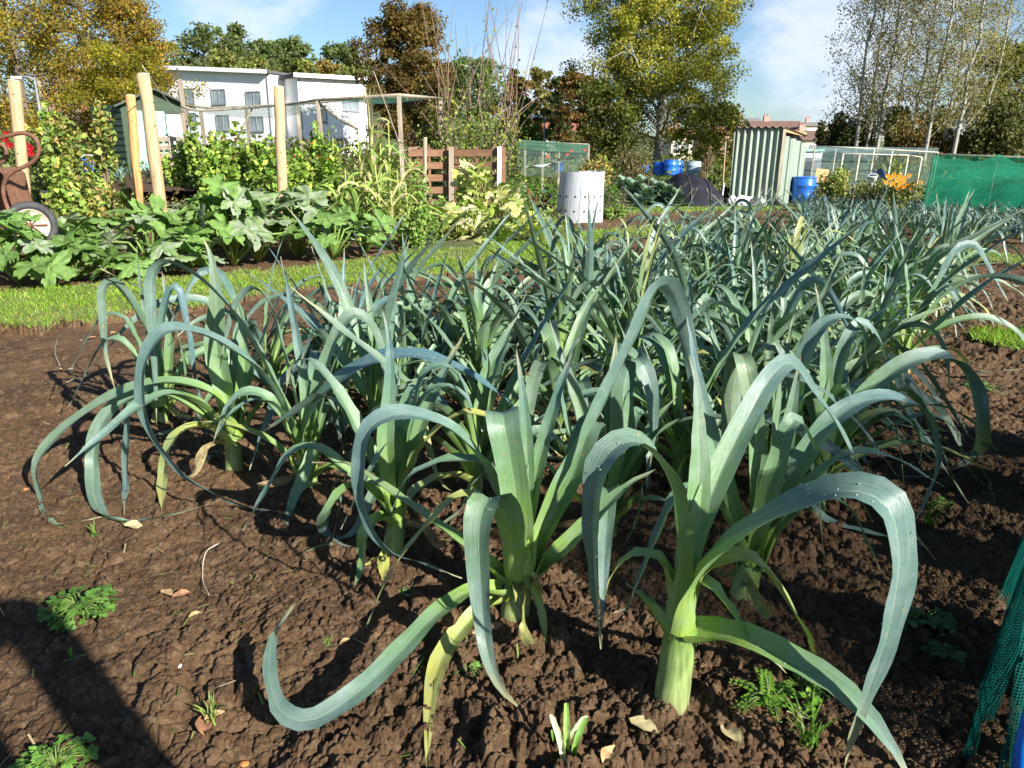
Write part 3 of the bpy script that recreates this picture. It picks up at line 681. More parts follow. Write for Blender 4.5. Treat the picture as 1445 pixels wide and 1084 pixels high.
HG = [
 ([(228, 572, 0), (222, 500, 0), (195, 445, -.02), (170, 406, -.03), (157, 397, -.04), (146, 406, -.05), (145, 440, -.06), (150, 500, -.06), (162, 550, -.06)], K(w=.068, tw=(20, 75))),
 ([(228, 577, .02), (212, 480, .03), (198, 400, .05), (193, 348, .06)], K(w=.03, az=R(90))),
 ([(232, 580, 0), (262, 545, .01), (252, 470, .02), (232, 420, .03), (225, 430, .03)], K(w=.05)),
 ([(233, 577, 0), (225, 500, .0), (238, 415, -.02), (248, 404, -.03), (262, 450, -.03), (275, 530, -.02), (290, 600, 0)], K(w=.05, az=R(20), tw=(40, 60))),
 ([(226, 580, 0), (200, 560, -.04), (178, 575, -.05), (172, 595, 'g')], K(w=.05, hue=.6)),
 ([(232, 577, .03), (240, 480, .05), (232, 400, .08), (226, 375, .1)], K(w=.055, az=R(90))),
]
HC = [
 ([(1058, 795, 0), (1068, 700, .01), (1065, 600, .03), (1052, 520, .05), (1046, 500, .07), (1038, 520, .09), (1032, 600, .1), (1028, 680, .1)], K(w=.062, az=R(90), cut=True)),
 ([(1065, 800, 0), (1100, 710, .02), (1140, 640, .04), (1180, 590, .06), (1225, 565, .08), (1275, 565, .1), (1310, 590, .12), (1322, 650, .13), (1308, 700, .13), (1285, 745, .13)], K(w=.078, tw=(30, 10))),
 ([(1062, 800, -.01), (1078, 720, -.02), (1098, 650, -.02), (1114, 600, -.02), (1127, 591, -.01), (1145, 625, 0), (1170, 665, .02), (1196, 692, .03)], K(w=.066, az=R(25), tw=(40, 20))),
 ([(1065, 795, .03), (1080, 700, .04), (1090, 600, .06), (1098, 530, .07), (1100, 492, .08), (1086, 482, .09), (1068, 498, .09), (1050, 540, .1)], K(w=.062, tw=(60, 60))),
 ([(1068, 800, .02), (1110, 740, .03), (1160, 700, .03), (1200, 720, .02), (1225, 770, 0), (1245, 810, .0)], K(w=.055)),
 ([(1050, 800, .02), (1035, 720, .04), (1010, 640, .06), (990, 560, .08), (975, 480, .1), (968, 440, .12)], K(w=.06, az=R(100))),
 ([(1062, 800, .02), (1085, 720, .04), (1105, 640, .07), (1120, 560, .1), (1130, 500, .12)], K(w=.07, az=R(70))),
]
HD = [
 ([(860, 735, 0), (880, 640, .02), (882, 540, .03), (896, 505, .04), (914, 530, .02), (922, 600, 0), (918, 655, 0)], K(w=.095, az=R(-80))),
 ([(862, 730, 0), (882, 680, .01), (905, 640, .03), (932, 588, .06), (955, 560, .08)], K(w=.09, az=R(40), hue=.6)),
 ([(850, 735, .02), (838, 640, .04), (813, 560, .05), (788, 490, .08), (775, 450, .1)], K(w=.065, az=R(100))),
 ([(850, 738, .01), (815, 650, .02), (790, 560, .02), (800, 502, .03), (822, 472, .05), (845, 472, .07), (862, 490, .09)], K(w=.06)),
 ([(858, 745, 0), (880, 715, -.02), (930, 705, -.04), (965, 720, -.04)], K(w=.06, hue=.8, yellow=.3)),
 ([(856, 735, .03), (862, 640, .06), (865, 540, .1), (870, 470, .13)], K(w=.08, az=R(90))),
 ([(858, 738, -.01), (885, 720, -.03), (905, 690, -.03), (895, 740, -.05), (880, 770, 'g')], K(w=.04)),
 ([(850, 740, .02), (800, 690, .02), (760, 650, .02), (735, 660, .02)], K(w=.06)),
]
leekA = hero('nearest leek, thick green shaft, wide leaf arching right with a torn end', (945, 1000), (962, 880), HA, .038, 1, dew=(0, 1, 3))
leekB = hero('leek with a yellow speckled leaf and a soil clod on its trailing leaf', (725, 872), (735, 800), HB, .038, 2, dew=(2, 3))
leekH = hero('leek with a rotting yellow stem and a leaf curled onto the soil', (555, 795), (560, 725), HH, .028, 3, generic=4, fan=.5)
leekE = hero('leek whose broad dark leaf arches right and whose long loop lies on bare soil', (435, 692), (435, 665), HE, .034, 4, generic=4, fan=.9, dew=(0,))
leekF = hero('leek at the left corner with three leaves hooped down onto bare soil', (330, 666), (328, 606), HF, .032, 5, generic=3, fan=1.2)
leekG = hero('small leek at the far left, one leaf hooked over', (228, 596), (230, 572), HG, .028, 6, generic=4, fan=.6)
leekC = hero('leek behind the nearest one, with a leaf bent into a sharp upside-down V', (1045, 852), (1058, 795), HC, .036, 7, generic=3, fan=.5)
HR = [
 ([(1160, 668, 0), (1190, 602, .02), (1235, 545, .03), (1290, 509, .03), (1340, 508, .02), (1372, 545, 0), (1382, 600, -.03), (1374, 640, 'g'), (1345, 662, 'g'), (1300, 672, 'g'), (1232, 668, 'g')], K(w=.085, tw=(10, 35))),
 ([(1165, 675, 0), (1220, 642, .02), (1290, 626, .02), (1350, 642, 0), (1393, 676, 'g'), (1403, 705, 'g')], K(w=.04, hue=.8, yellow=.45, tw=(0, 30))),
 ([(1160, 668, .02), (1175, 560, .05), (1198, 475, .08), (1216, 456, .1), (1240, 480, .1), (1254, 560, .1), (1272, 650, .08), (1276, 690, .07)], K(w=.055, tw=(20, 50))),
 ([(1150, 672, 0), (1125, 580, .03), (1135, 505, .04), (1170, 452, .06), (1210, 455, .07), (1224, 520, .07)], K(w=.08, tw=(20, 10))),
 ([(1162, 672, 0), (1200, 610, .03), (1250, 580, .04), (1290, 600, .04), (1300, 650, .03)], K(w=.06, hue=.5, yellow=.3)),
 ([(1158, 668, .03), (1165, 560, .06), (1160, 450, .09), (1150, 400, .1)], K(w=.06, az=R(90))),
]
leekR = hero('leek at the right side whose leaf makes a big round hoop down to shaded soil', (1150, 718), (1158, 675), HR, .032, 9, generic=4, fan=.7)
leekD = hero('leek with a pale stem foot and broad dark leaves amid the front rows', (855, 762), (858, 728), HD, .032, 8, generic=4, fan=.6)

ORD = ['first', 'second', 'third', 'fourth', 'fifth', 'sixth', 'seventh', 'eighth', 'ninth', 'tenth', 'eleventh', 'twelfth', 'thirteenth', 'fourteenth', 'fifteenth', 'sixteenth']
A0 = np.array((.36, 1.47)); UU = np.array((-.372, .36)); WW = np.array((.30, .44))
lr = random.Random(5)
protos = []
def leek_at(k, i, s, label, fresh):
    x, y = s; z = sh(x, y)
    if fresh or len(protos) < 14:
        r = leek_root(Vector((x, y, z)), label); generic_leek(r, (x, y, z), 100 + k * 17 + i, fan=lr.choice([R(20), R(60), R(110), R(-30)]) + lr.gauss(0, .4), size=lr.uniform(.84, 1.02) * (.8 if i == 0 else 1))
        protos.append(r)
    else:
        r = dup(lr.choice(protos[2:]), Vector((x, y, z)), lr.uniform(0, 6.28), lr.uniform(.86, 1.06), label, 'leeks in the main bed')
    return r
SIDE = ['right-hand end', 'second from the right end', 'third from the right end', 'third from the left end', 'second from the left end', 'left-hand end']
for k in range(1, 15):
    for i in range(6):
        if (k == 1 and i in (0, 1)) or (k == 2 and i == 0): continue
        s = A0 + UU * i + WW * k + np.array((lr.gauss(0, .05), lr.gauss(0, .05)))
        if i == 0: s = s + UU * .25
        if k > 9 and lr.random() < .06: continue
        lab = f"blue-green leek in the {ORD[k]} row from the front, {SIDE[i]}"
        if i == 0: lab = f"blue-green leek in the {ORD[k]} row from the front, beside the right-hand bare soil"
        if i == 5: lab = f"blue-green leek in the {ORD[k]} row from the front, beside the grass path"
        leek_at(k, i, s, lab, k <= 3)
GAPS = ['right-hand gap', 'second gap from the right', 'middle gap', 'second gap from the left', 'left-hand gap']
for k in range(1, 9):
    for i in range(5):
        if (k == 1 and i == 0) or lr.random() < .1: continue
        s = A0 + UU * (i + .5) + WW * (k + .5) + np.array((lr.gauss(0, .05), lr.gauss(0, .05))); z = sh(*s)
        dup(lr.choice(protos[2:]), Vector((s[0], s[1], z)), lr.uniform(0, 6.28), lr.uniform(.72, .92), f"leek between the {ORD[k]} and {ORD[k + 1]} rows from the front, {GAPS[i]}", 'leeks in the main bed')
# pale bolting leek leaves in the middle of the bed
def yellow_leek(px, py, label, seed):
    g = G(px, py); z = sh(g.x, g.y); r = leek_root(Vector((g.x, g.y, z)), label); rnd = random.Random(seed)
    shaft_geo(Vector((g.x, g.y, z - .03)), Vector((g.x, g.y, z + .2)), .03, .026).build('shaft', M['shaft'], r, smooth=True)
    for q in range(7):
        az = rnd.uniform(0, 6.28); P = np.array(gen_leaf_path(.16, az, R(rnd.uniform(3, 22)), rnd.uniform(.7, 1.), rnd.uniform(.6, .85), 20, R(rnd.uniform(40, 170)), rnd)) + np.array((g.x, g.y, z))
        add_leaf(r, P, .052, az=az, tw=(0, 30), hue=.6, yellow=rnd.uniform(.15, .75), n=26, rnd=rnd)
yellow_leek(890, 520, 'leek with upright pale yellow-green leaves, standing out among the blue-green leeks', 1)
yellow_leek(1105, 470, 'pale yellow leek with one tall straw-coloured upright leaf near the back of the bed', 2)
# far leek bed
def far_leeks():
    root = None; rnd = random.Random(9); q = 0
    for jy in range(11):
        for jx in range(22):
            px = 1120 + jx * 16.5 + rnd.gauss(0, 3); py = 296 + jy * 4.6 + rnd.gauss(0, .8)
            if px > 1475 or px < 1130 - jy * 1 or (px - 1130) * .06 + 326 < py - (8 if px < 1250 else 2): continue
            if px > 1300 and py < 306: continue
            g = G(px, py); x, y = g.x, g.y
            if q < 5:
                z = sh(x, y); Vs, Fs, Ts, Us = [], [], [], []; off = 0
                for i in range(9):
                    az = (math.pi if i % 2 else 0) + rnd.gauss(0, .5); f = i / 8
                    up = rnd.random() < .5
                    P = np.array(gen_leaf_path(.08, az, R(48 - 42 * f), rnd.uniform(.30, .42), rnd.uniform(.4, .7), 14, R(rnd.uniform(120, 165) if not up else 50), rnd)) + np.array((x, y, z))
                    V, F, uv, c, S = leaf_geo(P, rnd.uniform(.034, .048), az=az, tw=(0, rnd.gauss(0, 40)), n=14, hue=rnd.uniform(-.1, .2), rnd=rnd, base_len=.1)
                    Vs.append(V); Fs.append(F + off); Ts.append(c); Us.append(uv); off += len(V)
                o = mesh_np('young_leek', np.vstack(Vs), np.vstack(Fs), M['leek'], None, np.vstack(Ts), np.vstack(Us), True, (x, y, z))
                tag(o, 'small slender leek growing in the far bed in front of the green net cage', 'leek', 'small leeks in the far bed'); root = root or []; root.append(o)
            else:
                o = rnd.choice(root).copy(); COL.objects.link(o); o.location = (x, y, sh(x, y)); o.rotation_euler = (0, 0, rnd.uniform(0, 6.28)); o.scale = (rnd.uniform(.85, 1.2),) * 3
            q += 1
far_leeks()

# ------------------------------------------------------------------ plants of the middle distance
def bush(name, label, cat, px0, pytop, px1, Y, n, size, cols, group=None, pybot=None, dens=(.55, 1), asp=.6, mat='leaf', stems=6, zb=None, w=None, lump=9, up=.35, depth=None, twigs='twig'):
    """shrub whose crown fills the box px0..px1 x pytop..base at distance Y"""
    a, b = W(px0, pytop, Y), W(px1, pytop, Y); cx = (a.x + b.x) / 2; rx = (b.x - a.x) / 2; zt = a.z
    base = th(cx, Y) if zb is None else zb; lo = base if pybot is None else W(px0, pybot, Y).z
    hh = zt - lo; ry = depth or min(rx, max(.6, hh * .6))
    root = thing(name, label, cat, (cx, Y, base), group)
    lc = rng.random((lump, 3)); L = np.stack([(lc[:, 0] * 2 - 1) * rx * .72, (lc[:, 1] * 2 - 1) * ry * .6, lo - base + hh * (.18 + .62 * lc[:, 2])], 1)
    L[:, 2] -= .35 * hh * (np.abs(L[:, 0]) / rx) ** 2 * (rng.random(lump))
    lrad = (.28 + .22 * rng.random(lump))
    k = rng.integers(0, lump, n); u = rng.standard_normal((n, 3)); u /= np.linalg.norm(u, axis=1)[:, None]; rad = rng.random(n) ** .4
    C = L[k] + u * rad[:, None] * np.stack([rx * lrad[k] * 1.0, ry * lrad[k] * 1.2, hh * lrad[k] * .8], 1)
    keep = C[:, 2] > .01; C = C[keep]; k = k[keep]; n = len(C); C = C + np.array((cx, Y, base)); C[:, 2] = np.minimum(C[:, 2], zt + .03 * hh)
    tint = pal(n, cols, .2, w) * (.8 + .4 * rng.random(lump))[k][:, None]
    V, F, T = cloud_arrays(C, size, tint, up, asp)
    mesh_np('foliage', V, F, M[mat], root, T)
    if stems:
        mb = MB()
        for q in range(stems):
            e = L[q % lump] + np.array((cx, Y, base)); s = Vector((cx + rng.normal(0, rx * .12), Y + rng.normal(0, ry * .1), base - .05)); e = Vector(e)
            mid = (s + e) / 2 + Vector((rng.normal(0, rx * .08), 0, hh * .06)); r = max(.006, .012 * hh); mb.tube([s, mid, e], [r, r * .75, r * .35], 5)
        mb.build('stem', M[twigs], root, True)
    return root
def make_tree(name, label, px0, pytop, px1, Y, n, size, cols, group=None, pybase=None, env=lambda t: math.sin(math.pi * min(1, max(0, t)) ** .8) ** .6, clear=.18, limbs=16, sub=5, clump=.12, tr=None, w=None, lean=0, bark='bark', mat='far', up_bias=.45, seed=0, base=None, core=0, asp=.7):
    rn = np.random.default_rng(seed + 500); a, b = W(px0, pytop, Y), W(px1, pytop, Y); cx = (a.x + b.x) / 2; Rr = (b.x - a.x) / 2
    bz = th(cx, Y) if base is None else base; Ht = a.z - bz
    root = thing(name, label, 'tree', (cx, Y, bz), group)
    tr = tr or Ht * .022; mb = MB(); nseg = 9
    tp = [Vector((cx + lean * Rr * (i / nseg) + rn.normal(0, Ht * .006), Y + rn.normal(0, Ht * .006), bz - .1 + Ht * .93 * i / nseg)) for i in range(nseg + 1)]
    mb.tube(tp, [tr * (1.15 - i / nseg) + .01 for i in range(nseg + 1)], 7)
    cent = []
    for j in range(limbs):
        t = clear + (.96 - clear) * (j + rn.random() * .8) / limbs; az = j * 2.4 + rn.normal(0, .3)
        i = min(nseg - 1, int(t / .93 * nseg)); s = tp[i].lerp(tp[i + 1], t / .93 * nseg - i) if t < .93 else tp[-1]
        rr_ = Rr * env((t - clear) / (1 - clear) * .93 + .05) * rn.uniform(.68, 1.0)
        e = s + Vector((math.cos(az) * rr_, math.sin(az) * rr_, rr_ * up_bias * rn.uniform(.4, 1.3))); e.z = min(e.z, bz + Ht)
        r0 = max(.012, tr * .42 * (1 - t * .7)); m = s.lerp(e, .5) + Vector((rn.normal(0, .04) * rr_, rn.normal(0, .04) * rr_, -rr_ * .05))
        mb.tube([s, m, e], [r0, r0 * .6, r0 * .2], 5)
        for q in range(sub):
            f = rn.uniform(.35, 1.02); p = s.lerp(m, f * 2) if f < .5 else m.lerp(e, f * 2 - 1)
            d = p + Vector(rn.normal(0, 1, 3) * rr_ * np.array((.22, .22, .2))) + Vector((0, 0, rr_ * .08)); d.z = min(d.z, bz + Ht)
            mb.tube([p, d], [r0 * .3, r0 * .1], 4, False); cent.append(d)
    mb.build('trunk', M[bark], root, True)
    cent = np.array([tuple(c) for c in cent]); k = rn.integers(0, len(cent), n)
    sg = clump * Rr * (.6 + .8 * rn.random(len(cent)))[k][:, None]
    u = rn.standard_normal((n, 3)); u /= np.linalg.norm(u, axis=1)[:, None]; C = cent[k] + u * rn.random((n, 1)) ** .55 * sg * 1.75 * np.array((1, 1, .72))
    C[:, 2] = np.maximum(C[:, 2], bz + .05)
    tone = (.72 + .56 * rn.random(len(cent)))[k][:, None]
    V, F, T = cloud_arrays(C, size, pal(n, cols, .16, w) * tone, .3, asp)
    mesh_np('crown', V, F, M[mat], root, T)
    return root
def blob_env(t): return max(.25, math.sin(math.pi * min(1, max(0, t * .9 + .08))) ** .55)
AUT = [(0.338, 0.24, 0.039), (0.413, 0.276, 0.044), (0.288, 0.252, 0.044), (0.413, 0.228, 0.05), (0.25, 0.252, 0.05), (0.213, 0.204, 0.044)]
GRN = [(0.112, 0.167, 0.041), (0.158, 0.213, 0.055), (0.093, 0.139, 0.037), (0.185, 0.222, 0.064)]
make_tree('autumn_tree', 'golden autumn tree at the far left edge, behind the red flowers', -120, -90, 105, 46, 30000, .155, AUT, 'autumn trees on the left', env=blob_env, clear=.12, limbs=24, sub=6, clump=.15, seed=1)
make_tree('autumn_tree', 'thin-topped autumn tree with bare grey twigs between two golden trees', 20, -60, 190, 50, 19000, .15, AUT + [(.2, .12, .06)], 'autumn trees on the left', env=blob_env, clear=.10, limbs=26, sub=6, clump=.15, seed=2)
make_tree('autumn_tree', 'orange-gold autumn tree with a narrow top, rising behind the dark green shed', 105, -12, 250, 52, 27000, .16, AUT + [(.36, .24, .03), (.34, .16, .05)], 'autumn trees on the left', env=lambda t: max(.22, 1.0 - t * .75), clear=.08, limbs=26, sub=6, clump=.15, seed=3)
make_tree('autumn_tree', 'low yellow-green tree just above the roof of the dark green shed', 95, 70, 235, 44, 14000, .14, [(.30, .24, .02), (.24, .22, .025), (.2, .19, .03)], 'autumn trees on the left', env=blob_env, clear=.1, limbs=18, sub=5, clump=.16, seed=4)
make_tree('chestnut_tree', 'dense russet-brown round tree rising behind the white buildings', 507, 8, 640, 78, 30000, .28, [(.15, .10, .03), (.18, .115, .03), (.125, .095, .028), (.20, .12, .04), (.11, .10, .03)], env=blob_env, clear=.12, limbs=30, sub=6, clump=.13, seed=5)
make_tree('poplar_tree', 'big spreading yellow-green tree with a forked pale trunk in the centre', 815, -75, 1068, 52, 100000, .155, [(.32, .31, .055), (.40, .37, .07), (.24, .25, .05), (.46, .40, .07), (.21, .22, .045)], env=lambda t: max(.3, math.sin(math.pi * min(1, t * .8 + .15)) ** .7), clear=.14, limbs=48, sub=9, clump=.096, up_bias=.8, bark='palebark', seed=6, lean=.1)
make_tree('undergrowth_tree', 'low yellow-green tree under the right side of the big spreading tree', 965, 150, 1055, 48, 4500, .2, [(.22, .23, .05), (.29, .27, .06), (.17, .18, .04)], env=blob_env, clear=.05, limbs=16, sub=5, clump=.17, seed=61)
make_tree('undergrowth_tree', 'dark green low tree under the left side of the big spreading tree', 800, 118, 925, 50, 6500, .22, [(.10, .12, .03), (.14, .15, .035), (.17, .165, .04)], env=blob_env, clear=.05, limbs=18, sub=5, clump=.17, seed=62)
make_tree('rusty_tree', 'rusty brown tree half hidden at the left of the big spreading tree', 785, 100, 860, 66, 6000, .3, [(.24, .13, .05), (.19, .12, .045), (.16, .12, .04)], env=blob_env, clear=.1, limbs=18, sub=5, clump=.16, seed=63)
make_tree('round_tree', 'olive round tree on the skyline right of the tall whippy shrub', 738, 92, 790, 88, 5000, .34, [(.22, .18, .05), (.18, .165, .05), (.15, .14, .04)], env=blob_env, clear=.15, limbs=18, sub=5, clump=.16, seed=64)
make_tree('round_tree', 'dark olive round tree just left of the other olive skyline tree', 705, 92, 745, 86, 4000, .34, [(.17, .145, .045), (.15, .14, .045)], env=blob_env, clear=.15, limbs=16, sub=5, clump=.16, seed=65)
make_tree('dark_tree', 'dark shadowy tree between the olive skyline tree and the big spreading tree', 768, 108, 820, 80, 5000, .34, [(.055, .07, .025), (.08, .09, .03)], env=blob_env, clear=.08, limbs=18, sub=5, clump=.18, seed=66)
make_tree('green_tree', 'mid-green tree below the olive skyline trees behind the net fence', 722, 140, 775, 60, 5000, .24, [(.12, .17, .045), (.16, .20, .055)], env=blob_env, clear=.05, limbs=18, sub=5, clump=.18, seed=67)
make_tree('rusty_tree', 'orange-brown tree tucked under the dark olive skyline tree', 700, 118, 765, 74, 5000, .3, [(.26, .135, .05), (.20, .14, .05)], env=blob_env, clear=.08, limbs=16, sub=5, clump=.18, seed=68)
# poplars on the right with few leaves
PT = [(1243, 1268, 40, .0, 'leftmost of the thin bare poplars, slim and straight'), (1262, 1282, 43, .0, 'slim poplar second from the left in the bare poplar row'), (1275, 1318, 40, .25, 'poplar leaning right, third from the left in the bare row'), (1300, 1335, 45, .2, 'fine pale poplar near the middle of the bare row'), (1325, 1350, 42, .3, 'poplar standing over the bright green bush in the bare row'),
      (1352, 1405, 38, .25, 'stout pale poplar leaning right, with the forked stem'), (1378, 1425, 41, .2, 'poplar beside the forked one, in the right half of the row'), (1395, 1470, 36, .3, 'pale leaning poplar at the right end, foot behind the green net'), (1440, 1500, 44, .2, 'poplar at the right picture edge, half outside')]
for q, (xb, xt, Y, ln, lab) in enumerate(PT):
    cx = xb + 6; make_tree('bare_poplar', lab, cx - 58, -150, cx + 58, Y, 6500, .095, [(.22, .21, .09), (.28, .25, .10), (.18, .17, .08), (.28, .21, .11)], 'thin poplars on the right', env=lambda t: max(.35, .95 - abs(t - .35) * .8), clear=.16, limbs=34, sub=6, clump=.2, tr=.085, lean=ln, bark='palebark', up_bias=1.6, seed=70 + q)
OL = [(0.173, 0.173, 0.041), (0.223, 0.213, 0.057), (0.132, 0.142, 0.036), (0.284, 0.243, 0.061)]
make_tree('scrub_tree', 'big olive tree filling the right edge behind the poplar stems', 1360, 62, 1500, 47, 12000, .22, OL, 'scrub under the poplars', env=blob_env, clear=.05, limbs=26, sub=6, clump=.16, seed=90)
bush('scrub', 'bright green sunlit bush among the poplar stems', 'bush', 1285, 118, 1345, 42, 2600, .2, [(.10, .20, .03), (.13, .22, .04)], 'scrub under the poplars', lump=8)
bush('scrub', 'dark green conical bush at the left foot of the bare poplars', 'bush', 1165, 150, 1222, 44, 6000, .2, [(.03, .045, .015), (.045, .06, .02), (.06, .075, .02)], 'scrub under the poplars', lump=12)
bush('scrub', 'olive bush between the dark conical bush and the russet scrub', 'bush', 1212, 148, 1290, 43, 6500, .2, OL, 'scrub under the poplars', lump=12)
bush('scrub', 'russet-leaved scrub in the middle under the bare poplars', 'bush', 1270, 158, 1370, 41, 7500, .18, [(.20, .115, .045), (.16, .11, .04), (.13, .12, .035), (.23, .14, .055)], 'scrub under the poplars', lump=14)
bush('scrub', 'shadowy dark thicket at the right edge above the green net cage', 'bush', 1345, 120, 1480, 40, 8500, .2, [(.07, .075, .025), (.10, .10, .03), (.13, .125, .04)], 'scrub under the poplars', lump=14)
bush('scrub', 'small yellow-green bush poking out left of the dark conical bush', 'bush', 1155, 162, 1190, 47, 1500, .2, [(.12, .13, .03)], 'scrub under the poplars', lump=6)
# wooded hillside
HILL = [(240, 42, 330, 150), (300, 38, 352, 158), (345, 62, 402, 165), (385, 58, 440, 172), (330, 85, 400, 135), (400, 85, 455, 140), (452, 66, 508, 170), (470, 92, 520, 140), (432, 88, 480, 150), (500, 88, 540, 150), (285, 68, 340, 130), (545, 100, 600, 160), (600, 100, 660, 170), (640, 88, 720, 170), (200, 60, 265, 140), (160, 50, 230, 150), (90, 50, 165, 150), (20, 45, 100, 150), (-60, 40, 40, 150)]
HL = ['dark round tree at the left top of the wooded hill', 'tallest dark green crown on the wooded hill', 'grey-green crown right of the tallest crown on the hill', 'rounded crown in the middle of the hill skyline', 'lower olive tree right above the first white building roof', 'bright olive tree above the gap between the white buildings', 'isolated rounded crown at the right of the hill skyline', 'green tree above the right-hand white building', 'small orange-tinged tree on the hill skyline', 'tree touching the left side of the russet tree',
      'low tree on the hill just above the left white roof', 'hill tree seen behind the russet tree', 'hill tree behind the tall whippy shrub', 'hill tree right of the whippy shrub stems', 'hill tree showing between golden tree and white building', 'hill tree behind the orange-gold autumn tree', 'hill tree hidden behind the thin-topped autumn tree', 'hill tree behind the far left golden trees', 'hill tree at the left picture edge']
HC_ = [[(0.098, 0.128, 0.039), (0.128, 0.156, 0.051), (0.156, 0.167, 0.059)], [(0.128, 0.176, 0.062), (0.167, 0.205, 0.078)], [(0.196, 0.215, 0.069), (0.235, 0.235, 0.059)], [(0.117, 0.167, 0.069), (0.147, 0.186, 0.078)], [(0.293, 0.196, 0.059), (0.235, 0.196, 0.059)]]
for q, ((x0, yt, x1, Y), lab) in enumerate(zip(HILL, HL)):
    make_tree('hill_tree', lab, x0, yt, x1, Y, 3400 if q < 14 else 1500, .62 * Y / 150, HC_[4 if q == 8 else (1 if q in (2, 3, 6) else (2 if q in (4, 5, 7, 10) else q % 4))], 'trees on the wooded hill', env=blob_env, clear=.12, limbs=20, sub=5, clump=.17, seed=100 + q, base=min(th(W((x0 + x1) / 2, yt, Y).x, Y), W(x0, yt, Y).z - 8))

def low_hedge():
    n = 26000; az = rng.uniform(R(-40), R(40), n); Y = rng.choice([30., 38., 58., 75.], n) + rng.normal(0, 1.5, n); x = Y * np.tan(az)
    h = .72 * (1.0 + 2.4 * fbm(x * .35 + Y, Y * .2, 3, 600)) * (.35 + Y / 110) ; h = np.where((x / Y > .27) & (x / Y < .36) & (Y > 40), h * .35, h); h = np.where((x / Y < -.18) & (x / Y > -.46) & (Y > 50), h * .75, h)
    z = terr(x, Y) + h * rng.random(n) ** .8
    tone = .7 + .6 * fbm(x * .5, Y * .3, 3, 610)[:, None]
    V, F, T = cloud_arrays(np.stack([x, Y, z], 1), .13 + Y * .0022, pal(n, GRN + [(.12, .12, .03), (.11, .075, .03), (.15, .14, .05)], .2) * tone, .3, .7)
    tag(mesh_np('hedge_undergrowth', V, F, M['far'], None, T), 'tangled green hedge growth behind the allotment plots', kind='stuff')
low_hedge()
def ground_cover():
    n = 52000; az = rng.uniform(R(-38), R(38), n); Y = np.exp(rng.uniform(math.log(11.5), math.log(34), n)); x = Y * np.tan(az)
    px = 722.5 + FP * x / (Y * cT + 0.3)
    reg = regions(x, Y); ok = (reg == 2) & ~((px > 1060) & (Y > 11) & (Y < 17.5)) & ~((px > 830) & (px < 1100) & (Y < 16))
    dn = fbm(x * .8, Y * .5, 3, 700); ok &= (rng.random(n) < dn * 1.6)
    x, Y, dn = x[ok], Y[ok], dn[ok]; n = len(x)
    z = terr(x, Y) + (.04 + .34 * rng.random(n) ** 1.4) * (.3 + dn * 1.3) * np.where(Y < 14, .6, 1)
    hue = fbm(x * .5 + 40, Y * .4, 3, 710)
    c = pal(n, [(.07, .13, .02), (.11, .17, .03), (.15, .19, .04), (.09, .11, .03)], .2); br = hue > .55; c[br] = pal(br.sum(), [(.2, .18, .06), (.17, .12, .06), (.22, .22, .06)], .2)
    V, F, T = cloud_arrays(np.stack([x, Y, z], 1), .055 + Y * .0022, c, .3, .5)
    tag(mesh_np('weeds', V, F, M['leaf'], None, T), 'low weeds and herbs covering the allotment ground', kind='stuff')
ground_cover()

# ------------------------------------------------------------------ courgettes
def courg_leaf(name, r, grey, seed):
    rn = random.Random(seed); n = 84; rings = [0, .12, .28, .45, .62, .78, .9, 1.0]; vs, ts, fs = [], [], []
    lob = [rn.uniform(.78, 1.12) for _ in range(6)]; g0 = np.array((.115, .21, .042)) * rn.uniform(.8, 1.25); cup = rn.uniform(-.42, .12); ph = rn.uniform(0, 6)
    for q, f in enumerate(rings):
        for k in range(n):
            a = 2 * math.pi * k / n; da = a - math.pi
            l = abs(math.cos(2.5 * da)) ** .8; rad = (.42 + .58 * l) * lob[int(((a / (2 * math.pi)) * 5 + .5)) % 5]
            if math.pi - abs(da) < .3: rad *= .25 + 2.5 * (math.pi - abs(da))
            rad *= 1 + (.11 * abs(math.sin(a * 11 + ph)) - .05 + .05 * math.sin(a * 29 + seed)) * f ** 2
            rr_ = r * f * (rad * f + (1 - f) * .62)
            vein = max(0, 1 - abs(math.sin(2.5 * da)) * 4.5) * (f > .05)
            zz = r * (cup * f * f + .16 * f) - .06 * r * (1 - abs(math.sin(2.5 * da))) * f + .07 * r * math.sin(a * 7 + ph + f * 5) * f * f + rn.gauss(0, .012) * r
            vs.append((-math.cos(a) * rr_, math.sin(a) * rr_, zz))
            g = g0 * rn.uniform(.85, 1.15); sil = max(0, math.sin(da * 10 + f * 9 + ph)) * .45 * (f < .9) * rn.uniform(.4, 1)
            if grey: m = min(1, .55 + .45 * math.sin(a * 3 + f * 5 + seed) * rn.uniform(.5, 1)); g = g * (1 - m) + np.array((.27, .31, .23)) * m
            else: g = g * (1 - sil) + np.array((.20, .28, .17)) * sil
            g = g * (1 - .55 * vein) + np.array((.22, .33, .10)) * .55 * vein
            ts.append(tuple(g))
    for q in range(len(rings) - 1):
        for k in range(n):
            k2 = (k + 1) % n; fs.append((q * n + k, q * n + k2, (q + 1) * n + k2, (q + 1) * n + k))
    me = MB().add(vs, fs, t=ts).build(name, M['bigleaf'], None, True)
    COL.objects.unlink(me); return me
CL = [courg_leaf('leaf', .25, q >= 5, q) for q in range(9)]
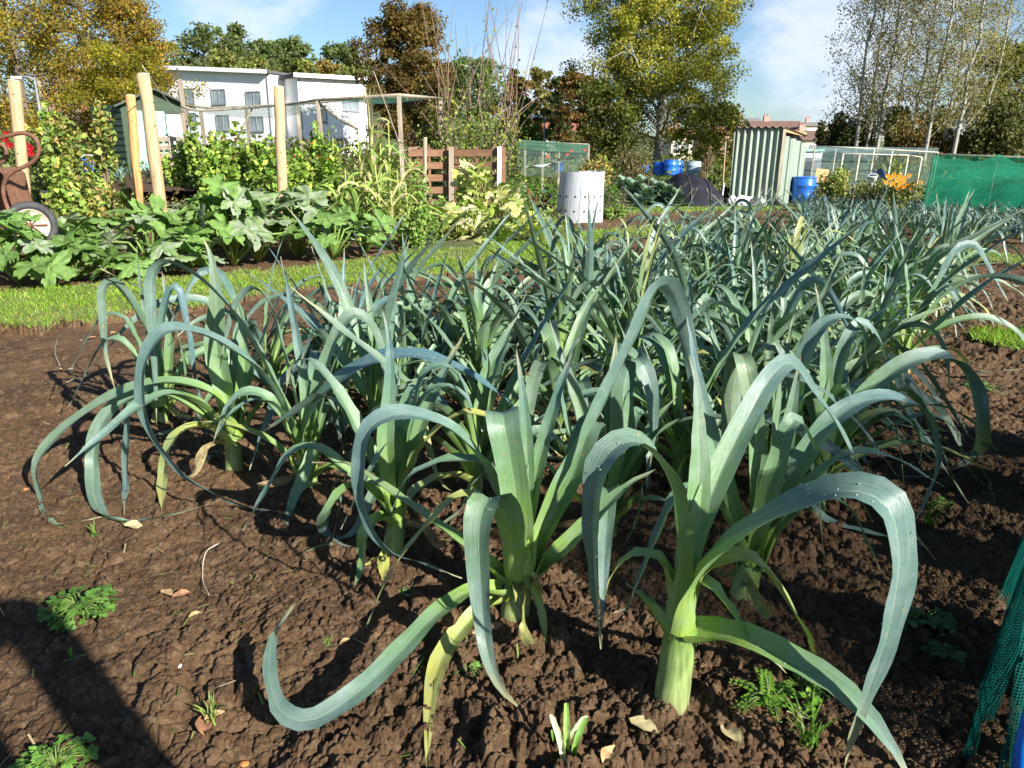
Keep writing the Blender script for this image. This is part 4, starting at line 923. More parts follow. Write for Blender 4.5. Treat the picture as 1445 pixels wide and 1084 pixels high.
def courgette(px, py, label, seed, sc=1., nl=10, mild=.25, hgt=.5, az0=None):
    rn = random.Random(seed); nl = int(nl * 1.5); g = G(px, py); x, y = g.x, g.y; z = th(x, y)
    root = thing('courgette_plant', label, 'courgette', (x, y, z), 'courgette plants beside the grass path')
    st = MB(); lv = []
    for q in range(nl):
        az = q * 2.4 + rn.gauss(0, .3); f = q / nl; L = sc * rn.uniform(.35, .6) * (1.15 - .5 * f); el = R(25 + 50 * f + rn.gauss(0, 8))
        e = Vector((x + math.cos(az) * L * math.cos(el), y + math.sin(az) * L * math.cos(el), z + .05 + hgt * sc * (.35 + .75 * f) * rn.uniform(.8, 1.15)))
        m = Vector((x, y, z + .06)).lerp(e, .55) + Vector((0, 0, .10 * sc))
        st.tube([Vector((x, y, z + .0)), m, e], [.017 * sc, .013 * sc, .009 * sc], 6, t=(.22, .34, .08))
        lv.append((e, az))
    st.build('stem', M['leaf'], root, True)
    for e, az in lv:
        k = rn.choice((5, 6, 7, 8)) if rn.random() < mild * 1.15 else rn.choice((0, 1, 2, 3, 4))
        o = CL[k].copy(); COL.objects.link(o); o.parent = root; o.location = e - Vector((x, y, z))
        tl = rn.gauss(.35, .4); o.rotation_euler = (rn.gauss(0, .35), tl, az + math.pi * 0); o.scale = (sc * rn.uniform(.55, 1.15),) * 3
        if k > 4: o['label'] = 'leaf greyed with powdery mildew'
    return root
CP = [(30, 402, 'bright courgette plant at the left edge in front of the wheelbarrow wheel', 1., 9, .1, .5), (110, 396, 'courgette plant with pointed leaves lying over the edge of the grass path', .85, 9, .1, .35), (165, 398, 'low courgette plant reaching onto the grass, right of the wheelbarrow', .7, 8, .05, .3), (95, 372, 'courgette plant just right of the wheelbarrow wheel, one grey leaf', .9, 9, .3, .45),
      (215, 380, 'courgette plant with a yellow fruit and a wide bright leaf held high', 1., 11, .25, .6), (265, 386, 'courgette plant with two large silvery mildewed leaves near the path', .85, 10, .6, .4), (330, 374, 'courgette plant with long pale stalks below the leaning post', 1.1, 11, .45, .7), (365, 368, 'large silver-leaved courgette in the middle of the row', 1.05, 11, .7, .65),
      (300, 352, 'courgette plant at the foot of the leaning pale post', 1.0, 10, .3, .6), (420, 364, 'courgette plant in front of the middle post with one grey drooping leaf', 1.05, 10, .5, .65), (470, 366, 'dark green courgette near the sweetcorn, close to the path', .95, 10, .15, .5), (515, 358, 'last courgette at the right end of the row beside dry stalks', .85, 9, .15, .45), (240, 350, 'courgette plant in the back row between the two left posts', .9, 9, .2, .5), (150, 352, 'courgette plant in the back row below the plank', .8, 8, .3, .4), (400, 345, 'courgette plant in the back row beside the middle post', 1.0, 10, .4, .6), (465, 340, 'courgette plant in the back row left of the sweetcorn', .95, 9, .3, .55), (345, 346, 'courgette plant in the back row right of the leaning pale post', .95, 9, .35, .6)]
for q, (px, py, lab, sc, nl, mi, hg) in enumerate(CP): courgette(px, py, lab, 40 + q, sc, nl, mi, hg)
def fruit(px, py, Y, label, col):
    p = W(px, py, Y); mb = MB(); mb.lathe(p, [(.01, -.13), (.05, -.11), (.065, -.04), (.06, .05), (.04, .11), (.015, .13), (.012, .17)], 12, (Vector((.2, 1, 0)).normalized(), Vector((0, .2, 1)).normalized(), Vector((1, -.2, .2)).normalized()))
    tag(mb.build('courgette_fruit', M['board'], None, True, p), label, 'courgette fruit')
fruit(240, 318, 9.0, 'yellow-orange courgette fruit showing among the leaves', 0)
# pale yellow squash
def squash(px0, py0, px1, Y, label, seed, n=34):
    rn = random.Random(seed); a, b = W(px0, py0, Y), W(px1, py0, Y); cx = (a.x + b.x) / 2; z0 = th(cx, Y); rx = (b.x - a.x) / 2; hh = a.z - z0
    root = thing('squash_plant', label, 'squash', (cx, Y, z0), 'squash plants with yellowed leaves'); st = MB(); V = []
    for q in range(n):
        u, t = rn.uniform(-1, 1), rn.random() ** .8; e = Vector((cx + u * rx * (1 - .35 * t), Y + rn.uniform(-.4, .4) - (1 - t) * .25, z0 + hh * t))
        st.tube([Vector((cx + u * rx * .4, Y, z0)), Vector((cx + u * rx * .7, Y - .05, z0 + hh * t * .7)), e], [.012, .01, .006], 5, t=(.3, .34, .1)); V.append(e)
    st.build('stem', M['leaf'], root, True); mb = MB()
    for e in V:
        az = rn.uniform(0, 6.28); tilt = rn.uniform(.2, 1.1); r = rn.uniform(.10, .2); m = Matrix.Rotation(az, 3, 'Z') @ Matrix.Rotation(tilt, 3, 'Y')
        nn = 20; vs = [e]; c0 = rn.choice([(.46, .50, .16), (.56, .56, .24), (.36, .46, .10), (.60, .56, .30), (.28, .38, .07)]); ts = [c0]
        for k in range(nn):
            a_ = 2 * math.pi * k / nn; l = .5 + .5 * abs(math.cos(2.5 * a_)); l *= .9 + .2 * rn.random()
            vs.append(e + m @ Vector((math.cos(a_) * r * l, math.sin(a_) * r * l, -.3 * r * l + rn.gauss(0, .012)))); ts.append(tuple(c * rn.uniform(.8, 1.1) for c in c0))
        mb.add(vs, [(0, 1 + k, 1 + (k + 1) % nn) for k in range(nn)], t=ts)
    mb.build('foliage', M['bigleaf'], root, True)
squash(635, 232, 705, 12.6, 'pale yellow squash plant climbing in front of the pallet bin', 1, 46)
squash(690, 262, 735, 12.9, 'yellow squash plant right in front of the white post end of the pallet bin', 2, 24)
squash(600, 292, 690, 11.6, 'low sprawling yellowed squash plant left of the dry squash leaves', 3, 34)
squash(690, 290, 768, 11.3, 'low sprawling pale squash plant nearest the grass path', 4, 36)
# sweetcorn
def corn(px, pyt, Y, label, seed, tassel=True, cols=((.22, .33, .06), (.32, .38, .09), (.40, .38, .16), (.17, .28, .05))):
    rn = random.Random(seed); p = W(px, pyt, Y); z0 = th(p.x, Y); hh = p.z - z0
    root = thing('sweetcorn_plant', label, 'sweetcorn', (p.x, Y, z0), 'sweetcorn stalks'); mb = MB(); lx = rn.gauss(0, .05)
    mb.tube([Vector((p.x - lx, Y, z0 - .03)), Vector((p.x - lx * .4, Y, z0 + hh * .5)), Vector((p.x, Y, p.z - .15 * tassel))], [.020, .017, .008], 7, t=(.42, .42, .14)); mb.build('stalk', M['leaf'], root, True)
    for q in range(11):
        f = .06 + .72 * q / 11; az = q * math.pi + rn.gauss(0, .6); P = np.array(gen_leaf_path(0, az, R(22), rn.uniform(.45, .75) * 1.0, rn.uniform(.35, .6), 9, R(rn.uniform(110, 165)), rn, floor=-hh * f)) + np.array((p.x - lx * (1 - f), Y, z0 + hh * f))
        V, F, uv, c, S = leaf_geo(P, rn.uniform(.05, .075), az=az, tw=(0, rn.gauss(0, 40)), n=16, rnd=rn)
        cc = np.array(rn.choice(cols)) * rn.uniform(.8, 1.1); c = np.tile(cc, (len(V), 1)) * (1 + .15 * rng.standard_normal((len(V), 1)))
        mesh_np('leaf', V, F, M['bigleaf'], root, np.clip(c, .01, 1), uv, True)
    if tassel:
        mb = MB(); t0 = Vector((p.x, Y, p.z - .22))
        for q in range(9):
            d = Vector((rn.gauss(0, .35), rn.gauss(0, .3), 1)).normalized(); mb.tube([t0, t0 + d * .16, t0 + d * .3 + Vector((d.x * .06, 0, -.02))], [.005, .004, .002], 4, t=(.42, .33, .16))
        mb.build('tassel', M['leaf'], root, True)
CN = [(519, 130, 12.2, 'tallest sweetcorn stalk with a branched straw tassel', True), (503, 170, 12.0, 'thin straw-coloured sweetcorn stalk left of the tallest one', True), (536, 178, 12.3, 'dry sweetcorn stalk right of the tallest one', True), (470, 195, 12.6, 'green sweetcorn plant at the left end of the stalks', False), (548, 172, 12.8, 'green sweetcorn plant with a broad upright leaf in front of the cage post', False), (487, 240, 11.6, 'short yellow-green sweetcorn in front of the stalks', False), (560, 240, 11.7, 'short sweetcorn with bleached leaves right of the stalks', False), (515, 250, 11.3, 'low sweetcorn plant in front, nearest the courgettes', False), (535, 262, 11.2, 'low pale sweetcorn clump beside the nearest one', False)]
CN += [(478, 262, 11.1, 'low sweetcorn clump at the left foot of the tall stalks', False), (500, 268, 10.9, 'low sweetcorn clump left of the nearest one', False), (552, 270, 10.9, 'bleached low sweetcorn clump at the right front', False), (572, 258, 11.4, 'pale low sweetcorn clump beside the grey stake', False), (528, 226, 11.9, 'bushy mid-height sweetcorn directly under the tassels', False), (497, 222, 12.1, 'bushy mid-height sweetcorn left of the tassels', False)]
for q, (px, py, Y, lab, ta) in enumerate(CN): corn(px, py, Y, lab, 300 + q, ta)

# ------------------------------------------------------------------ shrubs, beans, flowers
BEAN = [(0.164, 0.271, 0.038), (0.242, 0.356, 0.053), (0.351, 0.44, 0.076), (0.132, 0.203, 0.038)]
RASP = [(0.19, 0.248, 0.05), (0.276, 0.282, 0.058), (0.346, 0.248, 0.086), (0.156, 0.215, 0.043), (0.224, 0.315, 0.058)]
bush('raspberry_canes', 'browning raspberry canes left of the dark shed wall', 'raspberry', 60, 165, 118, 13.5, 900, .115, RASP, 'raspberry canes', lump=10, asp=.75, mat='bigleaf')
bush('raspberry_canes', 'tall raspberry cane with drooping leaves against the dark shed wall', 'raspberry', 112, 138, 158, 14.5, 700, .11, RASP, 'raspberry canes', lump=10, asp=.75, mat='bigleaf')
bush('raspberry_canes', 'bright green raspberry canes above the plank', 'raspberry', 48, 150, 100, 15, 750, .11, BEAN, 'raspberry canes', lump=8, asp=.75, mat='bigleaf')
bush('raspberry_canes', 'low raspberry leaves spilling in front of the plank end', 'raspberry', 45, 225, 110, 12, 700, .1, BEAN + RASP, 'raspberry canes', lump=8, asp=.75, mat='bigleaf')
bush('raspberry_canes', 'trailing green and brown leaves right of the plank, left of the posts', 'raspberry', 115, 255, 190, 11.2, 600, .1, RASP, 'raspberry canes', lump=8, asp=.75, mat='bigleaf')
bush('dahlia_bush', 'dark-leaved bush at the far left with red flowers', 'flower bush', -25, 175, 55, 15.5, 1200, .1, GRN, lump=9)
bush('rose_bush', 'bush of pale yellow flowers beside the red flowers', 'flower bush', 28, 172, 72, 16.5, 700, .1, BEAN, lump=8)
def flowers(name, lab, cat, pts, Y, r, cols, k=9, group=None, seed=0):
    rn = random.Random(seed)
    for (px, py, l) in pts:
        c = W(px + rn.gauss(0, 1), py, Y); mb = MB()
        for q in range(k * 2):
            a = 2.4 * q; f = q / (k * 2); ro = r * (.35 + .65 * (1 - f)); e = .15 + .9 * f; col = rn.choice(cols)
            d = Vector((math.cos(a) * math.cos(e), -math.sin(e) * .6, math.sin(a) * math.cos(e))); s = Vector((-math.sin(a), 0, math.cos(a))) * ro * .3
            mb.add([c, c + d * ro * .6 + s, c + d * ro, c + d * ro * .6 - s], [(0, 1, 2, 3)], t=[col] * 4)
        o = tag(mb.build(name, M['leaf'], None, False, c), l or lab, cat, group)
flowers('red_dahlia', '', 'flower', [(6, 197, 'red dahlia bloom left of the first post'), (15, 205, 'red dahlia bloom partly behind the rusty loop'), (43, 209, 'lower red dahlia bloom right of the first post'), (45, 217, 'lowest red dahlia bloom right of the first post'), (10, 190, 'uppermost red dahlia bloom at the left edge'), (38, 204, 'crimson dahlia bloom touching the right side of the first post')], 15.0, .085, [(.5, .01, .02), (.38, .005, .02)], 9, 'red dahlia blooms')
flowers('yellow_rose', '', 'flower', [(38, 182, 'pale yellow bloom highest beside the first post'), (60, 185, 'pale yellow bloom farthest right of the first post'), (64, 197, 'pale yellow bloom lowest over the green leaves'), (34, 176, 'small pale yellow bloom above the others')], 16.0, .095, [(.75, .62, .2), (.7, .55, .12)], 9, 'pale yellow blooms')
bn = [(262, 168, 320, 15.5, 'runner beans climbing at the shed side of the bean patch'), (300, 178, 352, 14.5, 'runner beans with red flowers left of the middle post'), (345, 190, 400, 14, 'runner beans just behind the middle post'), (395, 195, 440, 13.6, 'runner beans right of the middle post, spotted red'), (428, 168, 476, 15, 'tall runner bean column near the fruit cage brace'), (275, 205, 345, 13, 'low front bean growth left of the middle post'), (350, 215, 420, 12.6, 'low front bean growth behind the grey courgette leaves'), (420, 215, 490, 12.6, 'bean growth beside the sweetcorn'), (225, 200, 275, 16, 'weedy bean growth in front of the pallet rack')]
for q, (a, b, c, Y, l) in enumerate(bn): bush('runner_beans', l, 'beans', a, b, c, Y, 900, .115, BEAN, 'runner bean rows', lump=11, asp=.75, mat='bigleaf', stems=8)
for q, (a, b, c, Y, l) in enumerate([(555, 232, 605, 13.4, 'leafy green herbs at the left foot of the pallet bin'), (590, 250, 640, 12.4, 'bright green herbs in front of the grey stake'), (575, 285, 635, 10.9, 'low green herbs at the grass edge below the grey stake'), (730, 290, 790, 12.6, 'low green herbs beside the path below the dark pot'), (560, 300, 600, 10.3, 'straggly green herbs beside the last courgette'), (850, 285, 885, 15.4, 'small green herbs at the right foot of the metal bin')]):
    bush('herb_clump', l, 'herbs', a, b, c, Y, 800, .06, [(.13, .24, .04), (.19, .30, .06), (.24, .32, .08)], 'green herb clumps', lump=9)
def bean_flowers():
    mb = MB(); rn = random.Random(4)
    for q in range(14):
        c = W(rn.uniform(285, 480), rn.uniform(190, 250), rn.uniform(12.4, 14)); r = .018
        mb.add([c + Vector((r, 0, 0)), c + Vector((0, -r, r)), c + Vector((-r, 0, 0)), c + Vector((0, -r, -r))], [(0, 1, 2, 3)], t=[(.5, .04, .02)] * 4)
    tag(mb.build('bean_flowers', M['leaf']), 'small red flowers dotted over the runner beans', kind='stuff')
bean_flowers()
# whippy pruned tree
def whippy():
    Y = 17.5; p = W(668, 250, Y); z0 = th(p.x, Y); root = thing('plum_tree', 'pruned fruit tree with long bare upright whips and yellow-green lower leaves', 'tree', (p.x, Y, z0)); rn = random.Random(8)
    br, wh, leafC = MB(), MB(), []
    for q in range(13):
        s = Vector((p.x + rn.gauss(0, .2), Y + rn.gauss(0, .15), z0)); e = W(rn.uniform(615, 735), rn.uniform(135, 215), Y + rn.uniform(-.6, .6)); m = s.lerp(e, .5) + Vector((rn.gauss(0, .12), 0, .1))
        br.tube([s, m, e], [.035, .026, .015], 6)
        for w_ in range(4):
            t = W(668 + (e.x - p.x) * 62 * 1.25 + rn.gauss(0, 28), rn.uniform(-40, 130) if w_ < 3 else rn.uniform(100, 170), Y + rn.uniform(-1, 1)); mm = e.lerp(t, .5) + Vector((rn.gauss(0, .08), 0, .05))
            wh.tube([e, mm, t], [.013, .009, .004], 5, False)
            for z in range(6): leafC.append(tuple(e.lerp(t, rn.random() ** 2) + Vector((rn.gauss(0, .05),) * 3)))
        for z in range(80): leafC.append(tuple(m.lerp(e, rn.random()) + Vector((rn.gauss(0, .26), rn.gauss(0, .26), rn.gauss(0, .26)))))
    br.build('branch', M['twig'], root, True); wh.build('whip_shoots', M['twig'], root, True)
    for z in range(1500):
        leafC.append(tuple(W(rn.gauss(662, 30), 195 + rn.gauss(0, 26), Y + rn.gauss(0, .5))))
    V, F, T = cloud_arrays(np.array(leafC), .075, pal(len(leafC), [(.20, .24, .03), (.13, .19, .03), (.27, .29, .05), (.09, .13, .03)], .2), .3, .6); mesh_np('foliage', V, F, M['leaf'], root, T)
whippy()
bush('plum_bush', 'leafy green bush inside the net cage left of the pallet bin', 'bush', 555, 138, 640, 18.5, 2300, .085, [(.09, .12, .03), (.13, .15, .04), (.07, .10, .03)], lump=12)
bush('plum_bush', 'grey-green bush behind the tall whippy shrub on its right', 'bush', 690, 135, 742, 20, 1800, .085, [(.09, .10, .03), (.12, .12, .04), (.10, .13, .03)], lump=11)
bush('plum_bush', 'tall narrow green growth up the middle of the whippy shrub', 'bush', 640, 72, 690, 18.8, 1300, .075, [(.085, .15, .03), (.12, .18, .035)], lump=9, pybot=170)
CAR = [(.09, .24, .02), (.13, .30, .03), (.07, .19, .02)]
for q, (a, b, c, Y, l) in enumerate([(712, 246, 760, 18.5, 'bright feathery carrot tops left of the dark pot'), (745, 240, 800, 19.5, 'bright feathery carrot tops behind the dark pot'), (840, 262, 880, 17, 'green carrot tops right of the metal bin'), (700, 262, 745, 16.5, 'feathery green tops between squash and dark pot')]):
    bush('carrot_tops', l, 'carrots', a, b, c, Y, 900, .06, CAR, 'feathery carrot tops', lump=9, stems=0, asp=.3)
bush('lavender_bush', 'low brown-grey lavender bush right of the metal bin', 'lavender', 848, 262, 890, 16.6, 900, .06, [(.20, .15, .11), (.16, .13, .10), (.13, .13, .08)], lump=8, asp=.25, stems=0, up=.8)
CAB = [(.12, .21, .16), (.16, .25, .19), (.10, .17, .12), (.09, .15, .08)]
def kale(px, pyb, Y, r, label, seed, cols=CAB, group='brassicas in the middle plots', name='cabbage_plant', cat='cabbage', hf=1.3):
    rn = random.Random(seed); p = W(px, pyb, Y); x = p.x; z0 = th(x, Y); root = thing(name, label, cat, (x, Y, z0), group); mb = MB(); st = MB()
    st.tube([Vector((x, Y, z0 - .02)), Vector((x, Y, z0 + r * .7))], [.02, .015], 6, t=(.3, .35, .2)); st.build('stem', M['leaf'], root, True)
    for q in range(15):
        f = q / 15; az = q * 2.4; el = R(10 + 70 * f); L = r * (1.05 - .35 * f); c0 = rn.choice(cols); m = Matrix.Rotation(az, 3, 'Z') @ Matrix.Rotation(-el, 3, 'Y'); o = Vector((x, Y, z0 + r * hf * (.3 + .45 * f))); vs = [o]; ts = [c0]
        for k in range(12):
            a = 2 * math.pi * k / 12; vs.append(o + m @ Vector((L * .5 + math.cos(a) * L * .5, math.sin(a) * L * .42, .06 * r * math.sin(a * 5 + q) - .25 * L * ((1 + math.cos(a)) / 2) ** 2))); ts.append(tuple(c * rn.uniform(.85, 1.15) for c in c0))
        mb.add(vs, [(0, 1 + k, 1 + (k + 1) % 12) for k in range(12)], t=ts)
    mb.build('foliage', M['bigleaf'], root, True)
kl = [(893, 268, 20, .42, 'grey-green cabbage left of the bare sapling'), (908, 262, 21.5, .45, 'grey-green cabbage highest in the brassica plot'), (925, 272, 19.5, .42, 'grey-green cabbage touching the black net tunnel'), (940, 276, 19, .38, 'cabbage in front of the black net tunnel'), (880, 252, 22.5, .42, 'cabbage at the back left of the brassica plot'), (912, 278, 18.5, .36, 'darker cabbage low at the front of the brassica plot'), (955, 282, 18.6, .3, 'small cabbage at the tunnel front edge'), (900, 282, 17.6, .25, 'small dark cabbage beside the lavender bush')]
for q, (px, py, Y, r, l) in enumerate(kl): kale(px, py, Y, r, l, 500 + q)
kale(1024, 277, 20.5, .28, 'dark purple-leaved plant at the left foot of the corrugated shed', 520, [(.07, .015, .03), (.1, .02, .04), (.05, .02, .02)], None, 'purple_plant', 'plant')
bush('bramble', 'twiggy brown bush with few leaves left of the blue barrels', 'bush', 860, 200, 925, 24, 1500, .09, [(.16, .13, .06), (.12, .12, .04), (.2, .16, .08)], lump=11, stems=14)
bush('rhubarb_patch', 'reddish and lime leaves left of the twiggy bush, behind the metal bin', 'rhubarb', 812, 205, 868, 23, 900, .13, [(.28, .26, .05), (.32, .14, .06), (.16, .2, .04), (.36, .3, .08)], lump=9, asp=.6, mat='bigleaf')
bush('sapling', 'slender bare sapling standing in the brassica plot', 'sapling', 905, 235, 930, 19.2, 120, .06, [(.2, .12, .06)], lump=5, stems=7)
bush('pole_beans', 'dry brown bean poles left of the corrugated shed', 'beans', 985, 205, 1012, 27, 500, .08, [(.2, .12, .07), (.16, .13, .06)], lump=8, stems=12)
YS = [(.22, .26, .05), (.30, .32, .08), (.15, .19, .04), (.36, .34, .12)]
bush('currant_bush', 'yellow-green currant bush right of the blue barrel by the shed', 'bush', 1146, 232, 1205, 18.2, 1900, .075, YS, lump=12)
bush('currant_bush', 'darker currant bush between the yellow bush and the orange flowers', 'bush', 1198, 252, 1250, 18.0, 1100, .07, [(.12, .14, .05), (.17, .18, .06), (.22, .22, .08)], lump=10)
bush('vine', 'narrow vine climbing a post of the pale fruit cage', 'vine', 1258, 215, 1276, 21, 450, .075, YS, lump=9)
bush('chrysanthemum_bush', 'green bush carrying the orange flowers', 'flower bush', 1238, 250, 1304, 15.45, 1300, .06, [(.12, .16, .04), (.2, .2, .05)], lump=9)
of = []
for q in range(28):
    of.append((1271 + random.gauss(0, 15), 258 + random.uniform(-11, 9), 'orange bloom on the bush in front of the pale fruit cage'))
flowers('orange_bloom', '', 'flower', of, 15.2, .058, [(.75, .30, .01), (.8, .40, .02), (.65, .22, .01)], 8, 'orange blooms', 3)

# ------------------------------------------------------------------ posts, wheelbarrow, sheds, cages
def P3(px, py, Y): return W(px, py, Y)
def post(name, label, cat, pxt, pyt, pxb, pyb, Y, r, mat, group=None, Yt=None):
    t = W(pxt, pyt, Yt or Y); b0 = W(pxb, pyb, Y); d = (b0 - t); k = (th(b0.x, Y) - .1 - t.z) / d.z; b = t + d * k
    root = thing(name, label, cat, tuple(b + Vector((0, 0, .1))), group)
    mb = MB(); n = 7; rn = random.Random(pxt)
    pts = [b.lerp(t, i / n) + Vector((rn.gauss(0, r * .06), rn.gauss(0, r * .06), 0)) for i in range(n + 1)]
    mb.tube(pts, [r * rn.uniform(.95, 1.05) for i in range(n + 1)], 14); o = mb.build('shaft', M[mat], root, True)
    u = (t - b).normalized(); mb = MB(); mb.tube([t + u * .001, t + u * .012], [r * .98, r * .9], 14); mb.build('cut_top', M['palewood'], root)
    mb = MB()
    for q in range(5):                                                # knots
        a = rn.uniform(0, 6.28); c = b.lerp(t, rn.uniform(.35, .95)); dd = Vector((math.cos(a), -abs(math.sin(a)), 0)); mb.tube([c + dd * r * .9, c + dd * (r + .004)], [r * .16, r * .1], 7)
    mb.build('knots', M['rust'], root, True)
    return root
post('round_post', 'pale round wooden post at the far left, behind the rusty wheelbarrow', 'post', 19, 114, 37, 290, 11.0, .075, 'post', 'wooden posts')
post('round_post', 'orange-stained shorter wooden post just left of the leaning pale post', 'post', 184, 135, 196, 285, 11.2, .060, 'postor', 'wooden posts')
post('round_post', 'tall thick pale wooden post leaning left in front of the green shed', 'post', 203, 105, 225, 278, 10.3, .078, 'post', 'wooden posts')
post('round_post', 'straight pale wooden post standing between the courgettes and the sweetcorn', 'post', 393, 123, 399, 290, 10.2, .064, 'post', 'wooden posts')
def string(a, b, sag, label, r=.006, mat='string', Y=(10.2, 14), name='string', cat='string'):
    p, q = W(*a, Y[0]), W(*b, Y[1]); mb = MB(); mb.tube([p.lerp(q, i / 8) - Vector((0, 0, sag * math.sin(math.pi * i / 8))) for i in range(9)], r, 5); tag(mb.build(name, M[mat], None, True, p), label, cat)
string((201, 93), (256, 163), .05, 'white string running from the leaning post top down to the cage corner')

def wheelbarrow():
    Y = 8.3; c = W(44, 318, Y); s = 1 / (FP / (Y * cT + .3))                     # metres per photo pixel here
    root = thing('wheelbarrow', 'rusty old wheelbarrow tipped on its nose, spoked cream wheel with black tyre', 'wheelbarrow', (c.x - .3, Y, 0))
    ax = (Vector((.85, .0, .0)) + Vector((0, .52, 0)), Vector((0, 0, 1)), Vector((.52, -.85, 0)))
    wh = thing('wheel', None, None, tuple(c)); wh.parent = root; wh.location = c - Vector(root['abs'])
    r = 33 * s; mb = MB(); mb.lathe(c, [(r * .70, -.045), (r * .86, -.06), (r * .97, -.035), (r, 0), (r * .97, .035), (r * .86, .06), (r * .70, .045), (r * .66, 0), (r * .70, -.045)], 36, ax); mb.build('tyre', M['rubber'], wh, True)
    mb = MB(); mb.lathe(c, [(.0, .028), (r * .15, .03), (r * .2, .012), (r * .55, .006), (r * .64, .03), (r * .70, .04), (r * .70, -.04), (r * .5, -.01), (0, -.02)], 36, ax); mb.build('rim', M['rim'], wh, True)
    mb = MB(); mb.lathe(c, [(0, .06), (r * .10, .06), (r * .11, .0), (0, -.06)], 14, ax)
    for q in range(8):
        a = q * math.pi / 4; d = ax[0] * math.cos(a) + ax[1] * math.sin(a); mb.tube([c + d * r * .1 + ax[2] * .03, c + d * r * .6 + ax[2] * .028], .008, 5)
    mb.build('hub', M['rust'], wh, True)
    loops = [[(-14, 199), (10, 192), (34, 188), (50, 195), (55, 212), (47, 228), (30, 237), (13, 246), (5, 262), (6, 280), (14, 300), (26, 318), (44, 318)],
             [(-30, 215), (-8, 206), (4, 205), (9, 214), (5, 226), (-10, 238), (-22, 255)]]
    for l, dy in zip(loops, (0, .32)):
        mb = MB(); P, _ = cat_rom([tuple(W(a, b, Y - .08 + dy)) for a, b in l], 40); mb.tube(P, .021, 9); mb.build('handle', M['rust'], root, True)
    mb = MB(); poly = [(-60, 250), (-8, 236), (4, 246), (9, 268), (17, 292), (22, 318), (10, 345), (-30, 352), (-70, 330)]
    f = [W(a, b, Y - .02) for a, b in poly]; cen = sum(f, Vector()) / len(f); bk = [p + Vector((-.02, .42, 0)) for p in f]
    n = len(f)
    mb.add(f + bk, [(i, i + n, (i + 1) % n + n, (i + 1) % n) for i in range(n)] + [tuple(range(n, 2 * n))]); mb.build('pan', M['rust'], root)
    mb = MB(); mb.tube([W(-40, 350, Y + .1), W(6, 336, Y), c], .02, 8); mb.tube([W(14, 300, Y - .05), W(30, 335, Y + .05)], .016, 8); mb.build('frame', M['rust'], root, True)
wheelbarrow()

def plank_edge():
    a, b = W(58, 273, 15), W(158, 275, 15); mb = MB(); mb.beam(a, b, .05, .11); tag(mb.build('timber_board', M['palewood'], None, False, (a + b) / 2), 'weathered board edging the raised soil plot left of the posts', 'board')
    mb = MB(); mb.sheet(lambda u, v: (Vector((W(50, 270, 15).x + u * 4.2, 15.05 + v * 4.4, W(60, 268, 15).z - .02 + .28 * v + .05 * (vnoise(np.array([u * 30]), np.array([v * 20]))[0] - .5))), (u, v)), 60, 24)
    tag(mb.build('raised_soil_plot', M['soil2'], None, True), kind='structure')
plank_edge()
def bucket(px, py, Y, r, h, label, mat='blue'):
    c = W(px, py, Y); root = thing('bucket', label, 'bucket', tuple(c)); mb = MB(); mb.lathe(c, [(r * .8, 0), (r, h), (r * 1.06, h), (r * 1.06, h - .03), (r * .97, h - .03), (r * .78, .02), (0, .02)], 20); mb.build('tub', M[mat], root, True)
    mb = MB(); mb.tube([c + Vector((math.cos(a) * r * 1.05, -.02, h + math.sin(a) * r * .5)) for a in [math.pi * k / 8 for k in range(9)]], .008, 5); mb.build('handle', M['whiteplastic'], root, True)
bucket(129, 244, 17, .17, .28, 'blue bucket among the small leeks in front of the dark shed')
bucket(788, 241, 25.5, .17, .26, 'blue tub inside the green net fence, beside a white sheet')
def plot_leeks():
    rn = random.Random(3); proto = None
    for q in range(13):
        px = 102 + q * 7.6 + rn.gauss(0, 2); Y = rn.uniform(15.8, 17.5); p = W(px, 256, Y); z = W(60, 268, 15).z - .02 + .28 * (Y - 15.05) / 4.4
        if proto is None or q < 3:
            Vs, Fs, Ts, Us = [], [], [], []; off = 0
            for i in range(8):
                az = (math.pi if i % 2 else 0) + rn.gauss(0, .5); P = np.array(gen_leaf_path(.05, az, R(45 - 5 * i), rn.uniform(.4, .5), rn.uniform(.5, .8), 12, R(rn.uniform(50, 150)), rn)) + np.array((p.x, Y, z))
                V, F, uv, c, S = leaf_geo(P, .045, az=az, n=12, rnd=rn, base_len=.08); Vs.append(V); Fs.append(F + off); Ts.append(c * 1.25); Us.append(uv); off += len(V)
            proto = mesh_np('young_leek', np.vstack(Vs), np.vstack(Fs), M['leek'], None, np.vstack(Ts), np.vstack(Us), True, (p.x, Y, z)); tag(proto, 'pale blue young leek in the raised plot before the dark shed', 'leek', 'young leeks in the raised plot')
        else:
            o = proto.copy(); COL.objects.link(o); o.location = (p.x, Y, z); o.rotation_euler = (0, 0, rn.uniform(0, 6)); o.scale = (rn.uniform(.7, 1.1),) * 3
plot_leeks()

